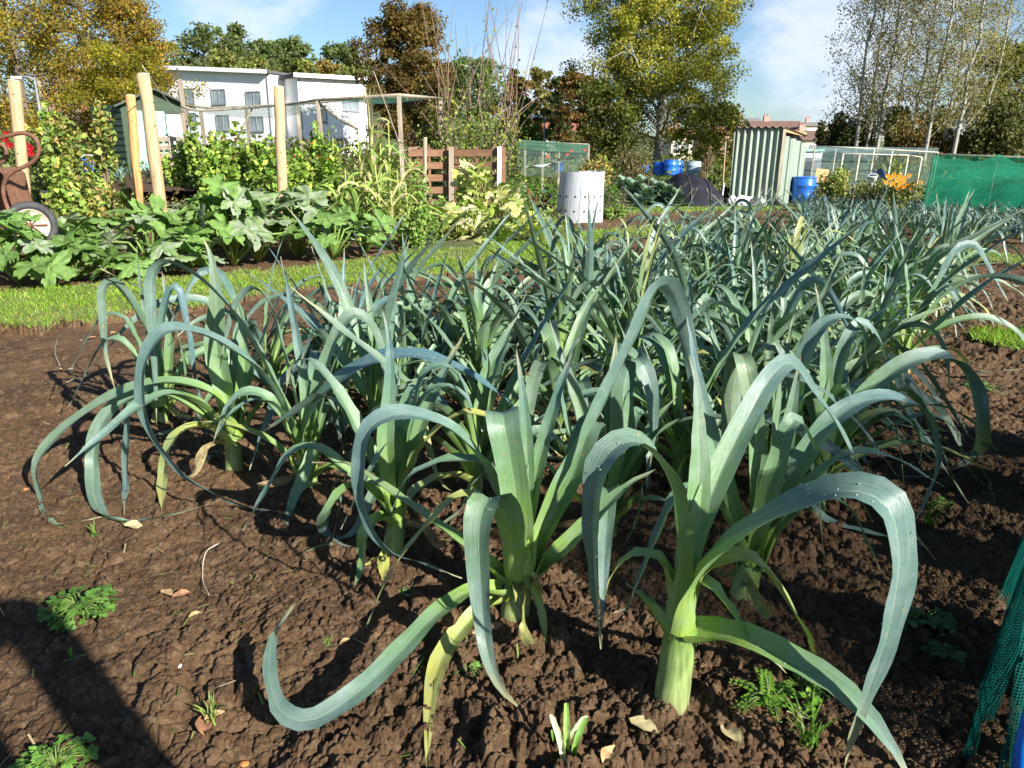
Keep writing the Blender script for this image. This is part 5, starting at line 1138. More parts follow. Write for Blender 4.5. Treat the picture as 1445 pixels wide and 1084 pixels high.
def green_shed():
    # corner nearest the viewer at px 181; dark boarded side goes left-back, mint front faces right
    Y = 20.0; c = W(183, 243, Y); zb = th(c.x, Y) - .05; zt = W(183, 140, Y).z; h = zt - zb
    side = Vector((-.80, .60, 0)) * 1.5; front = Vector((.86, .5, 0)).normalized() * 1.55
    root = thing('garden_shed', 'dark green boarded shed with a mint green front and felt roof', 'shed', (c.x, Y, zb))
    c = Vector((c.x, Y, zb)); hs = h * .93
    mb = MB(); nb = 11
    for q in range(nb):                                                 # weatherboards, each lapping the one below
        z0 = hs * q / nb; z1 = hs * (q + 1) / nb + .012; nrm = Vector((-.6, -.8, 0)).normalized()
        a, b = c + Vector((0, 0, z0)), c + side + Vector((0, 0, z0)); a2, b2 = c + Vector((0, 0, z1)), c + side + Vector((0, 0, z1)); o = nrm * .028; i = nrm * .004
        mb.add([a + o, b + o, b2 + i, a2 + i, a - nrm * .02, b - nrm * .02, b2 - nrm * .02, a2 - nrm * .02], [(0, 1, 2, 3), (4, 7, 6, 5), (0, 4, 5, 1), (3, 2, 6, 7), (0, 3, 7, 4), (1, 5, 6, 2)])
    mb.build('wall', M['shedgreen'], root)
    up = Vector((0, 0, 1)); mb = MB(); fn = Vector((front.y, -front.x, 0)).normalized()
    pk = h * 1.0 + .22
    mb.prism([c + fn * .0, c + front, c + front + up * hs, c + front * .5 + up * pk, c + up * hs], -fn * .04); mb.build('front_wall', M['shedgreen'], root)
    mb = MB(); d0 = c + front * .10 + fn * .004; mb.prism([d0, d0 + front * .52, d0 + front * .52 + up * h * .86, d0 + up * h * .86], fn * .03); dr = mb.build('door', M['mint'], root)
    mb = MB(); 
    for zz in (.2, .68): mb.prism([d0 + fn * .03 + up * h * zz, d0 + fn * .03 + front * .5 + up * h * zz, d0 + fn * .03 + front * .5 + up * (h * zz + .07), d0 + fn * .03 + up * (h * zz + .07)], fn * .015)
    mb.build('brace', M['mint'], dr)
    mb = MB(); d1 = c + front * .64 + fn * .004; mb.prism([d1, d1 + front * .33, d1 + front * .33 + up * h * .82, d1 + up * h * .82], fn * .02); mb.build('pale_panel', M['whiteplastic'], root)
    mb = MB(); ov = -fn * 1.6; 
    for s0, s1 in ((-.1, .5), (1.1, .5)):
        e = c + front * s0 + up * (hs - .05) + fn * .12; r = c + front * s1 + up * (pk + .03) + fn * .12; mb.prism([e, r, r - fn * 1.8 , e - fn * 1.8], up * .03)
    mb.build('roof', M['felt'], root)
    for s0, s1 in ((-.1, .5), (1.1, .5)):
        mb = MB(); e = c + front * s0 + up * (hs - .06) + fn * .135; r = c + front * s1 + up * (pk + .02) + fn * .135; mb.beam(e, r, .02, .09, fn); mb.build('bargeboard', M['shedgreen'], root)
green_shed()
def rack():
    Y = 17.5; root_p = W(240, 240, Y); z0 = th(root_p.x, Y); root = thing('pallet_rack', 'dark wooden pallet leaning upright beside the shed front', 'pallet', (root_p.x, Y, z0))
    for py in (197, 209, 220, 231): MB().beam(W(222, py, Y), W(257, py - 1, Y), .03, .09).build('rail', M['greywood'], root)
    for px in (226, 234, 242, 250): MB().beam(W(px, 192, Y + .06), W(px + 3, 238, Y + .06), .07, .03).build('slat', M['palewood'], root)
    MB().beam(W(262, 150, Y), W(262, 262, Y), .10, .06).build('upright', M['greywood'], root)
rack()
def cage_left():
    Y0, Y1 = 15.5, 19.5; b = W(449, 230, 16); root = thing('fruit_cage', 'timber fruit cage with sagging dark net roof over the beans', 'fruit cage', (b.x, 16, th(b.x, 16)))
    def leg(px, py, Y, w=.07, bot=None):
        t = W(px, py, Y); MB().beam(t, Vector((t.x + .02, Y, th(t.x, Y) - .1)), w, w).build('post', M['greywood'], root)
    for px, py, Y in ((254, 112, 17.5), (257, 160, 17), (283, 156, 19.5), (347, 152, 19.5), (420, 150, 19.5), (449, 142, 16), (523, 138, 18.5), (563, 136, 14.5), (622, 138, 18)): leg(px, py, Y)
    def rail(pts, r=.03):
        mb = MB(); mb.tube([W(*p) for p in pts], r, 6); mb.build('rail', M['greywood'], root, True)
    rail([(255, 150, 17), (275, 156, 17), (310, 155, 17.5), (350, 152, 17.5), (400, 148, 17), (449, 141, 16), (563, 134, 14.5)])
    rail([(258, 148, 19.5), (300, 153, 19.5), (420, 147, 19.5), (523, 138, 18.5), (622, 139, 18)]); rail([(563, 134, 14.5), (622, 139, 18)]); rail([(449, 141, 16), (523, 138, 18.5)])
    rail([(452, 148, 16), (478, 168, 16), (505, 183, 16.2)], .025); rail([(530, 160, 16), (548, 178, 16)], .025); rail([(330, 205, 17.5), (356, 153, 17.5)], .02)
    q = [W(449, 141, 16), W(563, 134, 14.5), W(622, 139, 18), W(523, 137, 18.5)]
    mb = MB(); mb.sheet(lambda u, v: ((q[0].lerp(q[1], u)).lerp(q[3].lerp(q[2], u), v) - Vector((0, 0, .12 * math.sin(math.pi * u) * math.sin(math.pi * v))), (u * 3, v * 3)), 12, 8); mb.build('net_roof', M['netroof'], root, True)
    q2 = [W(258, 151, 17), W(449, 141, 16), W(523, 138, 18.5), W(262, 149, 19.5)]
    mb = MB(); mb.sheet(lambda u, v: ((q2[0].lerp(q2[1], u)).lerp(q2[3].lerp(q2[2], u), v) - Vector((0, 0, .28 * math.sin(math.pi * u) * math.sin(math.pi * v) + .05)), (u * 3, v * 3)), 12, 8); mb.build('net_roof', M['netfaint'], root, True)
cage_left()
def pallet_bin():
    Y = 15.2; s = Y * cT / FP; c = W(640, 280, Y); z0 = th(c.x, Y) - .02; root = thing('compost_bin', 'reddish compost bin made of slatted pallets behind the yellow squash', 'compost bin', (c.x, Y, z0))
    def face(pa, pb, Ya, Yb, zt, nm):
        a = W(pa, 250, Ya); b = W(pb, 250, Yb); a.z = b.z = z0; n = 6; mb = MB()
        d = (b - a).normalized()
        for q in range(n):
            z = zt * (q + .5) / n; mb.beam(a + Vector((0, 0, z)), b + Vector((0, 0, z)), .022, zt / n * .55)
        mb.build(nm, M['pallet'], root)
        mb = MB(); nr = Vector((-d.y, d.x, 0))
        for f in (.05, .5, .95):
            p = a.lerp(b, f) + nr * .045; mb.beam(p, p + Vector((0, 0, zt)), .07, .045, d)
        mb.build('bearer', M['pallet'], root)
    ht = W(640, 207, Y).z - z0
    face(577, 636, Y, Y + .2, ht, 'pallet_side'); face(640, 706, Y + .2, Y, ht, 'pallet_side'); face(582, 600, Y + .1, Y + 1.5, ht, 'pallet_side'); face(700, 708, Y + 1.5, Y + .1, ht, 'pallet_side')
    MB().beam(W(637, 207, Y + .05), W(637, 285, Y + .05), .09, .07).build('post', M['greywood'], root)
    MB().beam(W(705, 207, Y - .06), W(704, 285, Y - .06), .075, .06).build('end_post', M['whiteplastic'], root)
    mb = MB(); k = np.array([1]); mb.sheet(lambda u, v: (Vector((W(584, 225, Y).x + u * 1.65, Y + .15 + v * 1.2, z0 + ht * .72 + .1 * vnoise(np.array([u * 9.]), np.array([v * 7.]))[0])), (u, v)), 16, 10); mb.build('compost', M['soil2'], root, True)
pallet_bin()
post('stake', 'grey weathered stake in front of the left half of the pallet bin', 'stake', 600, 195, 599, 280, 14.3, .035, 'greywood')
string((527, 100), (592, 282), 0, 'thin bare cane leaning beside the grey stake', .008, 'greywood', (13.6, 13.6), 'cane', 'cane')
string((534, 222), (592, 207), 0, 'thin cane lying aslant across the dry sweetcorn', .008, 'greywood', (12.4, 13.2), 'cane', 'cane')
def netfence():
    Y = 25; a = W(712, 240, Y); root = thing('net_fence', 'low net fence with slim posts and a green net top edge', 'fence', (a.x, Y, th(a.x, Y)))
    tops = [(702, 195), (741, 199), (766, 201), (789, 202), (831, 204)]
    for px, py in tops: t = W(px, py, Y); MB().beam(t, Vector((t.x, Y, th(t.x, Y) - .1)), .06, .06).build('post', M['greywood'], root)
    mb = MB(); mb.tube([W(px, py, Y) for px, py in tops], .025, 6); mb.build('rail', M['greywood'], root, True)
    A, B = W(702, 195, Y - .04), W(831, 204, Y - .04)
    mb = MB(); mb.sheet(lambda u, v: (A.lerp(B, u) - Vector((0, 0, v * 1.05)), (u * 3.4, v * 1.1)), 10, 4); mb.build('net', M['netfaint'], root, True)
    mb = MB(); mb.sheet(lambda u, v: (A.lerp(B, u) - Vector((0, .01 * v + .01, v * .28)), (u * 3.4, v * .3)), 10, 3); mb.build('green_net_strip', M['netroof'], root, True)
netfence()
def sheet_white():
    a = W(742, 237, 24); mb = MB(); mb.sheet(lambda u, v: (Vector((a.x + u * .95, 24 + v * .5, W(742, 237, 24).z + .12 * u + .04 * math.sin(u * 9 + v * 5))), (u, v)), 8, 4); tag(mb.build('white_sheet', M['whiteplastic'], None, True, a), 'white plastic sheet lying by the blue tub behind the net fence', 'sheet')
sheet_white()
flowers('red_flower', '', 'flower', [(800, 218, 'coral-red bloom left of the red flower cluster behind the net fence'), (808, 213, 'coral-red bloom highest behind the net fence'), (826, 212, 'coral-red bloom at the right end of the net fence'), (774, 222, 'coral-red bloom near the blue tub')], 24.6, .06, [(.55, .08, .07), (.6, .15, .1)], 8, 'red blooms by the net fence')

def metal_bin():
    Y = 14.9; pl, pr = W(785, 305, Y), W(849, 305, Y); cx = (pl.x + pr.x) / 2; r1 = (pr.x - pl.x) / 2 * 1.02; z0 = th(cx, Y) - .02; zt = W(820, 241, Y).z; r0 = r1 * 1.02
    root = thing('metal_bin', 'silvery galvanised metal bin ring with rows of round holes', 'compost bin', (cx, Y, z0)); n = 15; lx = .05; rn = random.Random(3)
    for q in range(n):
        mb = MB(); m = 5; vs = []; top = zt - rn.choice((0, .0, .015, .03)); w0, w1 = 2 * math.pi * q / n, 2 * math.pi * (q + 1) / n
        def pt(a, z, dr=0): f = (z - z0) / (zt - z0); r = r0 + (r1 * .93 - r0) * f + dr; return Vector((cx + lx * f + math.cos(a) * r, Y + math.sin(a) * r, z))
        prof = [(.015, -.014), (.03, .004), (.2, .003), (.5, .002), (.8, .003), (.97, .004), (.985, -.014)]
        for f, dr in prof: a_ = w0 + (w1 - w0) * f; vs += [pt(a_, z0, dr), pt(a_, z0 + (top - z0) * .5, dr + rn.gauss(0, .002)), pt(a_, top, dr)]
        fs = [(i * 3 + j, i * 3 + 3 + j, i * 3 + 4 + j, i * 3 + 1 + j) for i in range(len(prof) - 1) for j in (0, 1)]
        sh_ = mb.add(vs, fs).build('panel', M['galv'], root)
        mb = MB()
        for f in (.24, .52):
            z = z0 + (zt - z0) * f; am = (w0 + w1) / 2; c = pt(am, z, .004); nr = Vector((math.cos(am), math.sin(am), 0)); tx = Vector((-math.sin(am), math.cos(am), 0))
            mb.lathe(c, [(.0, .003), (.02, .003), (.02, -.004)], 10, (tx, Vector((0, 0, 1)), nr))
        mb.build('hole', M['rubber'], sh_)
metal_bin()
def pot():
    Y = 15.3; c = W(763, 300, Y); z0 = th(c.x, Y); r = .24; h = .24; root = thing('plant_pot', 'round dark plastic pot with red-stemmed chard, left of the metal bin', 'plant pot', (c.x, Y, z0)); mb = MB(); c.z = z0
    mb.lathe(c, [(r * .85, 0), (r, h), (r * 1.07, h), (r * 1.07, h - .05), (r * 1.0, h - .05)], 22)
    mb.lathe(c, [(0, h * .8), (r * .96, h * .8)], 22); mb.build('pot', M['bucket'], root, True)
    rn = random.Random(2); st, lf = MB(), MB()
    for q in range(14):
        az = q * 2.4; e = c + Vector((math.cos(az) * r * 1.3, math.sin(az) * r * 1.0, h + rn.uniform(.12, .38))); st.tube([c + Vector((0, 0, h * .8)), c.lerp(e, .6) + Vector((0, 0, .1)), e], [.012, .009, .005], 5, t=(.42, .05, .05)); cc = rn.choice(CAB)
        d = Vector((math.cos(az), math.sin(az), -.3)); s = Vector((-math.sin(az), math.cos(az), 0)); lf.add([e, e + d * .08 + s * .07, e + d * .2, e + d * .08 - s * .07], [(0, 1, 2, 3)], t=[cc] * 4)
    st.build('stalk', M['leaf'], root, True); lf.build('foliage', M['bigleaf'], root, True)
pot()
def barrel(px, pyt, pyb, Y, r, label, group=None, mat='blue'):
    b, t = W(px, pyb, Y), W(px, pyt, Y); c = Vector((b.x, Y, th(b.x, Y) - .02 if pyb is None else b.z)); h = t.z - c.z; root = thing('water_barrel', label, 'barrel', tuple(c), group); mb = MB()
    mb.lathe(c, [(r * .9, 0), (r * .97, .03), (r, h * .3), (r * 1.03, h * .32), (r, h * .35), (r * 1.01, h * .66), (r * 1.04, h * .68), (r * 1.01, h * .71), (r * .98, h * .93), (r * .9, h * .97)], 26); mb.build('drum', M[mat], root, True)
    mb = MB(); mb.lathe(c, [(r * .94, h * .95), (r * .98, h * .97), (r * .98, h * 1.01), (r * .8, h * 1.02), (0, h * 1.0)], 26); mb.build('lid', M[mat], root, True)
barrel(1132, 250, 287, 20.0, .29, 'bright blue barrel at the right foot of the corrugated shed', 'blue barrels')
barrel(946, 226, 247, 27.0, .24, 'blue barrel in the middle of the group left of the black tunnel', 'blue barrels')
barrel(955, 227, 246, 27.8, .2, 'blue barrel partly hidden behind the taller one, on its right', 'blue barrels')
barrel(930, 229, 247, 27.4, .22, 'blue barrel on the left of the pair by the black tunnel', 'blue barrels')
barrel(909, 233, 243, 28.5, .17, 'small blue tub far left of the blue barrels', 'blue barrels')
barrel(978, 228, 246, 22.2, .20, 'grey-blue ribbed tank standing behind the black tunnel', None, 'tank')
def tunnel():
    Y = 19.6; a, b = W(930, 284, Y), W(1018, 287, Y); cx, rx = (a.x + b.x) / 2, (b.x - a.x) / 2; hz = W(968, 242, Y).z; ry = 1.0
    root = thing('net_tunnel', 'low rounded dome cloche covered in black netting', 'cloche', (cx, Y, 0))
    def f(u, v):                                   # u along the dome, v over it
        x = -math.cos(math.pi * u); k = max(0., 1 - abs(x) ** 2.2) ** .5; skew = 1.0 - .22 * (x + .3); a_ = math.pi * v
        return Vector((cx + x * rx, Y - math.cos(a_) * ry * (.25 + .75 * k), max(-.02, hz * skew * k * math.sin(a_) ** .8 - .02 + .02 * math.sin(u * 40) * math.sin(a_)))), (u * 2.6, v * 2.4)
    mb = MB(); mb.sheet(f, 30, 18); mb.build('netting', M['blacknet'], root, True)
    for u in (.22, .42, .62, .82): MB().tube([f(u, k / 16)[0] + Vector((0, -.015, .012)) for k in range(17)], .013, 6).build('hoop', M['bucket'], root, True)
tunnel()
def corr_shed():
    Y = 19.4; k = W(1094, 288, Y); z0 = th(k.x, Y) - .03; root = thing('corrugated_shed', 'narrow tall shed of grey-green corrugated sheets with a pale boarded side', 'shed', (k.x, Y, z0))
    lf = W(1030, 285, Y + .45); lf.z = z0; k.z = z0; rt = W(1126, 283, Y + 1.25); rt.z = z0
    h1 = W(1094, 181, Y).z - z0; h0 = W(1033, 181, Y + .45).z - z0
    def wall(a, b, ha, hb, n, amp, lean):
        d = (b - a); L = d.length; d.normalize(); nr = Vector((d.y, -d.x, 0)); m = n * 8; vs = []; fs = []
        for i in range(m + 1):
            f = i / m; o = amp * math.sin(f * n * 2 * math.pi)
            for j in range(4):
                t = j / 3; vs.append(a.lerp(b, f) + nr * o + Vector((lean * t, 0, (ha + (hb - ha) * f) * t)))
        vs2 = [Vector(v) - nr * .012 for v in vs]; N_ = len(vs)
        for i in range(m):
            for j in range(3):
                p = i * 4 + j; fs.append((p, p + 4, p + 5, p + 1)); fs.append((p + N_, p + 1 + N_, p + 5 + N_, p + 4 + N_))
        return MB().add(vs + vs2, fs)
    lean = .03
    wall(lf, k, h0, h1, 7, .034, lean).build('front_sheet', M['corr'], root, True)
    hr = W(1122, 200, Y + 1.25).z - z0
    d = (rt - k); n = 4; mb = MB()
    for q in range(n):
        a = k + d * ((q + .02) / n) + Vector((.03, 0, 0)); b = k + d * ((q + .97) / n) + Vector((.03, 0, 0)); hh = (h1 - .18) + (hr - h1 + .10) * (q / n); u = Vector((0, 0, 1)); o = Vector((.02 * (q % 2), -.01 * (q % 2), 0))
        mb.prism([a + o, b + o, b + o + u * hh + Vector((lean, 0, 0)), a + o + u * hh + Vector((lean, 0, 0))], Vector((-.03, .02, 0)))
    mb.build('side_board', M['corrpale'], root)
    mb = MB(); mb.beam(k + Vector((.015, -.03, 0)), k + Vector((.015 + lean, -.03, h1 - .02)), .07, .05); mb.build('corner_post', M['greywood'], root)
    mb = MB(); mb.beam(k + Vector((lean, 0, h1 - .03)), rt + Vector((lean, 0, hr + .16)), .05, .09); mb.build('roof_beam', M['board'], root)
    bk = lf + (rt - k) ; r0 = lf + Vector((-.04, -.07, h0 + .015)); r1 = k + Vector((.05, -.09, h1 + .015)); dd = (rt - k) * 1.0 - Vector((0, 0, .16)); m = 56; vs = []; fs = []
    for i in range(m + 1):
        f = i / m; o = Vector((0, 0, .022 * math.sin(f * 7 * 2 * math.pi)))
        vs += [r0.lerp(r1, f) + o, r0.lerp(r1, f) + dd + o, r0.lerp(r1, f) + o + Vector((0, 0, .014)), r0.lerp(r1, f) + dd + o + Vector((0, 0, .014))]
    for i in range(m):
        p = i * 4; fs += [(p, p + 1, p + 5, p + 4), (p + 2, p + 6, p + 7, p + 3), (p, p + 4, p + 6, p + 2)]
    MB().add(vs, fs).build('roof', M['roofrust'], root, True)
    mb = MB(); mb.prism([bk, bk + Vector((0, 0, hr)), rt + Vector((0, 0, hr)), rt], Vector((0, .03, 0))); mb.prism([lf, lf + Vector((0, 0, h0 - .05)), bk + Vector((0, 0, hr)), bk], Vector((-.02, 0, 0))); mb.build('back_wall', M['corr'], root)
corr_shed()
def bags():
    rn = random.Random(6); cols = ['whiteplastic', 'whiteplastic', 'whiteplastic', 'bucket', 'mint', 'whiteplastic']
    for q, (px, l) in enumerate([(1034, 'leftmost white plastic bag at the foot of the corrugated shed'), (1046, 'crumpled white bag second in the row along the shed foot'), (1056, 'white bag in the middle of the shed foot heap'), (1064, 'dark plastic bag in the heap at the shed foot'), (1040, 'greenish plastic bag leaning on the corrugated sheet'), (1074, 'rightmost white bag in the heap at the shed foot')]):
        Y = 18.9 - .1 * (q % 2); c = W(px, 284, Y); c.z = th(c.x, Y); r = rn.uniform(.10, .15); mb = MB()
        def f(u, v):
            a = 2 * math.pi * u; e = math.pi * v; w = 1 + .35 * math.sin(a * 3 + q * 2 + v * 5) * math.sin(e) + .15 * math.sin(a * 7 + v * 9)
            return c + Vector((math.cos(a) * math.sin(e) * r * w, math.sin(a) * math.sin(e) * r * w, r * (1 - math.cos(e)) * (.8 + .25 * math.sin(a * 2 + q)))), (u, v)
        mb.sheet(f, 16, 9); tag(mb.build('plastic_bag', M[cols[q]], None, True, c), l, 'plastic bag', 'plastic bags at the shed foot')
bags()
string((1024, 200), (1020, 262), 0, 'upright yellow cane just left of the corrugated shed', .02, 'post', (20, 20), 'cane', 'cane')
string((1022, 258), (1018, 284), 0, 'short white stake at the left foot of the corrugated shed', .02, 'whiteplastic', (19.6, 19.6), 'cane', 'cane')
def cabinet():
    Y = 24; a, b = W(1122, 250, Y), W(1157, 250, Y); cx, w = (a.x + b.x) / 2, (b.x - a.x); z1 = W(1140, 214, Y).z; root = thing('white_cabin', 'small white cabin with a grey panel behind the blue barrel', 'cabin', (cx, Y, 0))
    MB().box((cx, Y + .4, z1 / 2 - .1), (w, .8, z1 + .2)).build('wall', M['white'], root); MB().box((cx - w * .12, Y - .012, z1 * .62), (w * .42, .024, z1 * .5)).build('panel', M['fascia'], root)
    MB().box((cx - w * .12, Y - .03, z1 * .62), (w * .34, .012, z1 * .42)).build('window', M['glass'], root); MB().box((cx, Y + .36, z1 + .04), (w * 1.06, .9, .06)).build('roof', M['mint'], root)
cabinet()
def board():
    a = W(1158, 258, 21); MB_ = MB().box((a.x, 21, a.z + .17), (.34, .03, .36), Matrix.Rotation(.1, 3, 'Y')); tag(MB_.build('wooden_board', M['board'], None, False, a), 'orange-brown square board standing between white cabin and yellow bush', 'board')
board()
def cage_right():
    Y = 23.0; root = thing('fruit_cage', 'pale netted fruit cage with slim white posts and a light blue-green net roof', 'fruit cage', (W(1235, 250, Y).x, Y, 0)); zt = lambda px, py, Y: W(px, py, Y)
    tops = [(1150, 206, Y), (1234, 210, Y - .6), (1324, 215, Y + .2), (1190, 217, Y - 1.6), (1213, 219, Y - 1.6), (1259, 214, Y - .8), (1282, 219, Y - 1.2), (1301, 222, Y - 1.2), (1180, 209, Y + 2), (1260, 211, Y + 2)]
    for px, py, y in tops:
        t = W(px, py, y); mb = MB(); mb.tube([t, Vector((t.x - .06, y, 0))], .024, 7); mb.build('post', M['palewood'], root, True)
    q = [W(1150, 206, Y), W(1198, 219, Y - 1.6), W(1322, 216, Y - .2), W(1326, 209, Y + 2)]
    mb = MB(); mb.sheet(lambda u, v: ((q[0].lerp(q[3], u)).lerp(q[1].lerp(q[2], u), v) - Vector((0, 0, .1 * math.sin(math.pi * u) * math.sin(math.pi * v))), (u * 5, v * 3)), 12, 6); mb.build('net_roof', M['netblue'], root, True)
    A, B = W(1150, 207, Y + .6), W(1236, 211, Y + .6); mb = MB(); mb.sheet(lambda u, v: (A.lerp(B, u) * 1 - Vector((0, 0, v * A.z * .97)), (u * 2, v * 2)), 6, 5); mb.build('net_side', M['netblue'], root, True)
    A2, B2 = W(1236, 211, Y + 1.2), W(1324, 215, Y + 1.2); mb = MB(); mb.sheet(lambda u, v: (A2.lerp(B2, u) * 1 - Vector((0, 0, v * A2.z * .97)), (u * 2, v * 2)), 6, 5); mb.build('net_side', M['netfaint'], root, True)
    for a, b in ((0, 2), (0, 1), (1, 2), (3, 6), (6, 7)):
        mb = MB(); mb.tube([W(*tops[a]), W(*tops[b])], .016, 6); mb.build('rail', M['palewood'], root, True)
cage_right()
def tarp():
    c = W(1240, 250, 22.2); mb = MB(); mb.sheet(lambda u, v: (c + Vector(((u - .5) * .45, -.1 + v * .3, .12 * math.sin(u * 5) * .5 + .22 * (1 - abs(u - .5) * 2) * (1 - v * .5))), (u, v)), 10, 6); tag(mb.build('blue_tarp', M['tarp'], None, True, c), 'crumpled blue tarpaulin inside the pale fruit cage', 'tarpaulin')
    bucket(1229, 265, 21.6, .13, .3, 'white tub under the blue tarpaulin in the pale fruit cage', 'whiteplastic')
tarp()
def net_cage():
    Y = 15.6; root = thing('net_cage', 'large cage draped in bright green netting with a sloping left end', 'net cage', (W(1400, 300, Y).x, Y, 0))
    tl, tr = W(1318, 217, Y), W(1580, 226, Y); bl, br = W(1298, 302, Y - .15), W(1600, 318, Y - .15); tl.z = W(1318, 217, Y).z; bl.z = br.z = 0.02
    def f(u, v): 
        p = tl.lerp(tr, u).lerp(bl.lerp(br, u), v); return p + Vector((0, .05 * math.sin(u * 23 + v * 3) * v - .06 * math.sin(v * math.pi), -(.11 * abs(math.sin(u * 9)) + .03 * math.sin(u * 31)) * (1 - v) ** 2)), (u * 4, v * 1.5)
    mb = MB(); mb.sheet(f, 40, 12); mb.build('front_net', M['netgreen'], root, True)
    ofs = Vector((1.25, 1.5, 0)); mb = MB(); mb.sheet(lambda u, v: (tl.lerp(tr, u) + ofs * v + Vector((0, 0, -.06 * math.sin(v * math.pi))), (u * 4, v * 3)), 20, 6); mb.build('top_net', M['netgreen'], root, True)
    mb = MB(); mb.sheet(lambda u, v: (tl.lerp(bl, v).lerp(tl.lerp(bl, v) + ofs, u), (u * 3, v * 1.5)), 10, 6); mb.build('end_net', M['netgreen'], root, True)
    mb = MB(); mb.sheet(lambda u, v: (f(u, v)[0] + ofs, (u * 4, v * 1.5)), 20, 6); mb.build('back_net', M['netgreen'], root, True)
    for px in (1318, 1408, 1500): t = W(px, 219, Y + .05); mb = MB(); mb.tube([t, Vector((t.x - .03, Y + .05, 0))], .02, 7); mb.build('post', M['netgreen'] if False else M['greywood'], root, True)
    mb = MB(); mb.tube([tl + Vector((0, .03, -.01)), tr + Vector((0, .03, -.01))], .018, 7); mb.build('rail', M['greywood'], root, True)
    for q, (px, l) in enumerate([(1345, 'leafy plant at the left end inside the green net cage'), (1385, 'leafy plant in the middle of the green net cage'), (1425, 'leafy plant towards the right inside the green net cage'), (1460, 'leafy plant at the right edge inside the green net cage')]): kale(px, 296, Y + .9, .5, l, 560 + q, [(.10, .17, .06), (.14, .22, .08)], 'plants inside the green net cage', 'brassica_plant', 'brassica')
net_cage()

# ------------------------------------------------------------------ buildings
def window(root, a, b, z0, z1, nr, nm='window', mull=1):
    """a,b: wall points at the sill line (xy), z0..z1; nr outward normal"""
    a, b = Vector(a), Vector(b); w = b - a; up = Vector((0, 0, 1)); A = Vector((a.x, a.y, z0)); fr = MB(); t = .09
    def bar(p, q, wd): fr.beam(p + nr * .05, q + nr * .05, .1, wd, nr) 
    B_ = A + Vector((w.x, w.y, 0)); h = up * (z1 - z0)
    bar(A, B_, t); bar(A + h, B_ + h, t)
    for k in range(mull + 2): p = A.lerp(B_, k / (mull + 1)); bar(p + up * .046, p + h - up * .046, t * .8)
    fr.beam(A - w.normalized() * .1 - up * .09 + nr * .09, B_ + w.normalized() * .1 - up * .09 + nr * .09, .22, .05, up); f = fr.build(nm, M['fascia'], root); g = MB(); g.prism([A + nr * .03, B_ + nr * .03, B_ + h + nr * .03, A + h + nr * .03], nr * -.02); g.build('pane', M['glass'], f); return f
def wbuild():
    Y = 92; up = Vector((0, 0, 1))
    # left block
    def block(label, pl, pr, Yl, Yr, pyt_l, pyt_r, depth, wins, over=.7, name='white_building', roofrise=0):
        a, b = W(pl, 200, Yl), W(pr, 200, Yr); zl, zr = W(pl, pyt_l, Yl).z, W(pr, pyt_r, Yr).z; z0 = min(th(a.x, Yl), th(b.x, Yr)) - 1; a.z = b.z = z0; d = (b - a).normalized(); nr = Vector((d.y, -d.x, 0)); root = thing(name, label, 'building', tuple(a))
        bk = -nr * depth; A, B = a, b; vs = [A, B, B + up * (zr - z0), A + up * (zl - z0)]; MB().prism(vs, bk).build('wall', M['white'], root)
        e = nr * over; ra, rb = Vector((a.x, a.y, zl)) - d * over + up * .02, Vector((b.x, b.y, zr)) + d * over * .3 + up * .02; MB().prism([ra + e, rb + e, rb + bk - e, ra + bk - e], up * .28).build('roof', M['felt'], root)
        MB().prism([ra + e * 1.02 - up * .08, rb + e * 1.02 - up * .08, rb + e * 1.02 + up * .34, ra + e * 1.02 + up * .34], nr * .06).build('fascia', M['trim'], root)
        for fp in (.02, .98):
            p = a.lerp(b, fp) + nr * .07; pp = MB(); pp.tube([Vector((p.x, p.y, z0)), Vector((p.x, p.y, zl + (zr - zl) * fp - .1))], .055, 8); pp.build('rain_pipe', M['fascia'], root, True)
        for (x0, x1, y0, y1, m) in wins:
            f0, f1 = (x0 - pl) / (pr - pl), (x1 - pl) / (pr - pl); p, q = a.lerp(b, f0), a.lerp(b, f1); window(root, p, q, W(x0, y1, p.y).z, W(x0, y0, p.y).z, nr, mull=m)
        return root
    block('long white rendered building with a flat overhanging roof on the left', 235, 388, 96, 90, 97, 104, 14, [(262, 283, 126, 146, 1), (308, 327, 127, 147, 1), (355, 374, 130, 149, 1), (262, 283, 160, 180, 1), (311, 329, 163, 184, 1), (357, 375, 165, 185, 1)])
    block('recessed white link building with a glazed stairwell between the white blocks', 388, 428, 95, 95, 118, 121, 10, [(400, 416, 128, 143, 1), (400, 428, 152, 186, 2), (401, 415, 189, 200, 1)], .3)
    block('white building on the right with a sloping roof and overhanging eaves', 426, 520, 89, 94, 109, 114, 14, [(485, 508, 140, 156, 1), (450, 462, 155, 172, 0)])
wbuild()
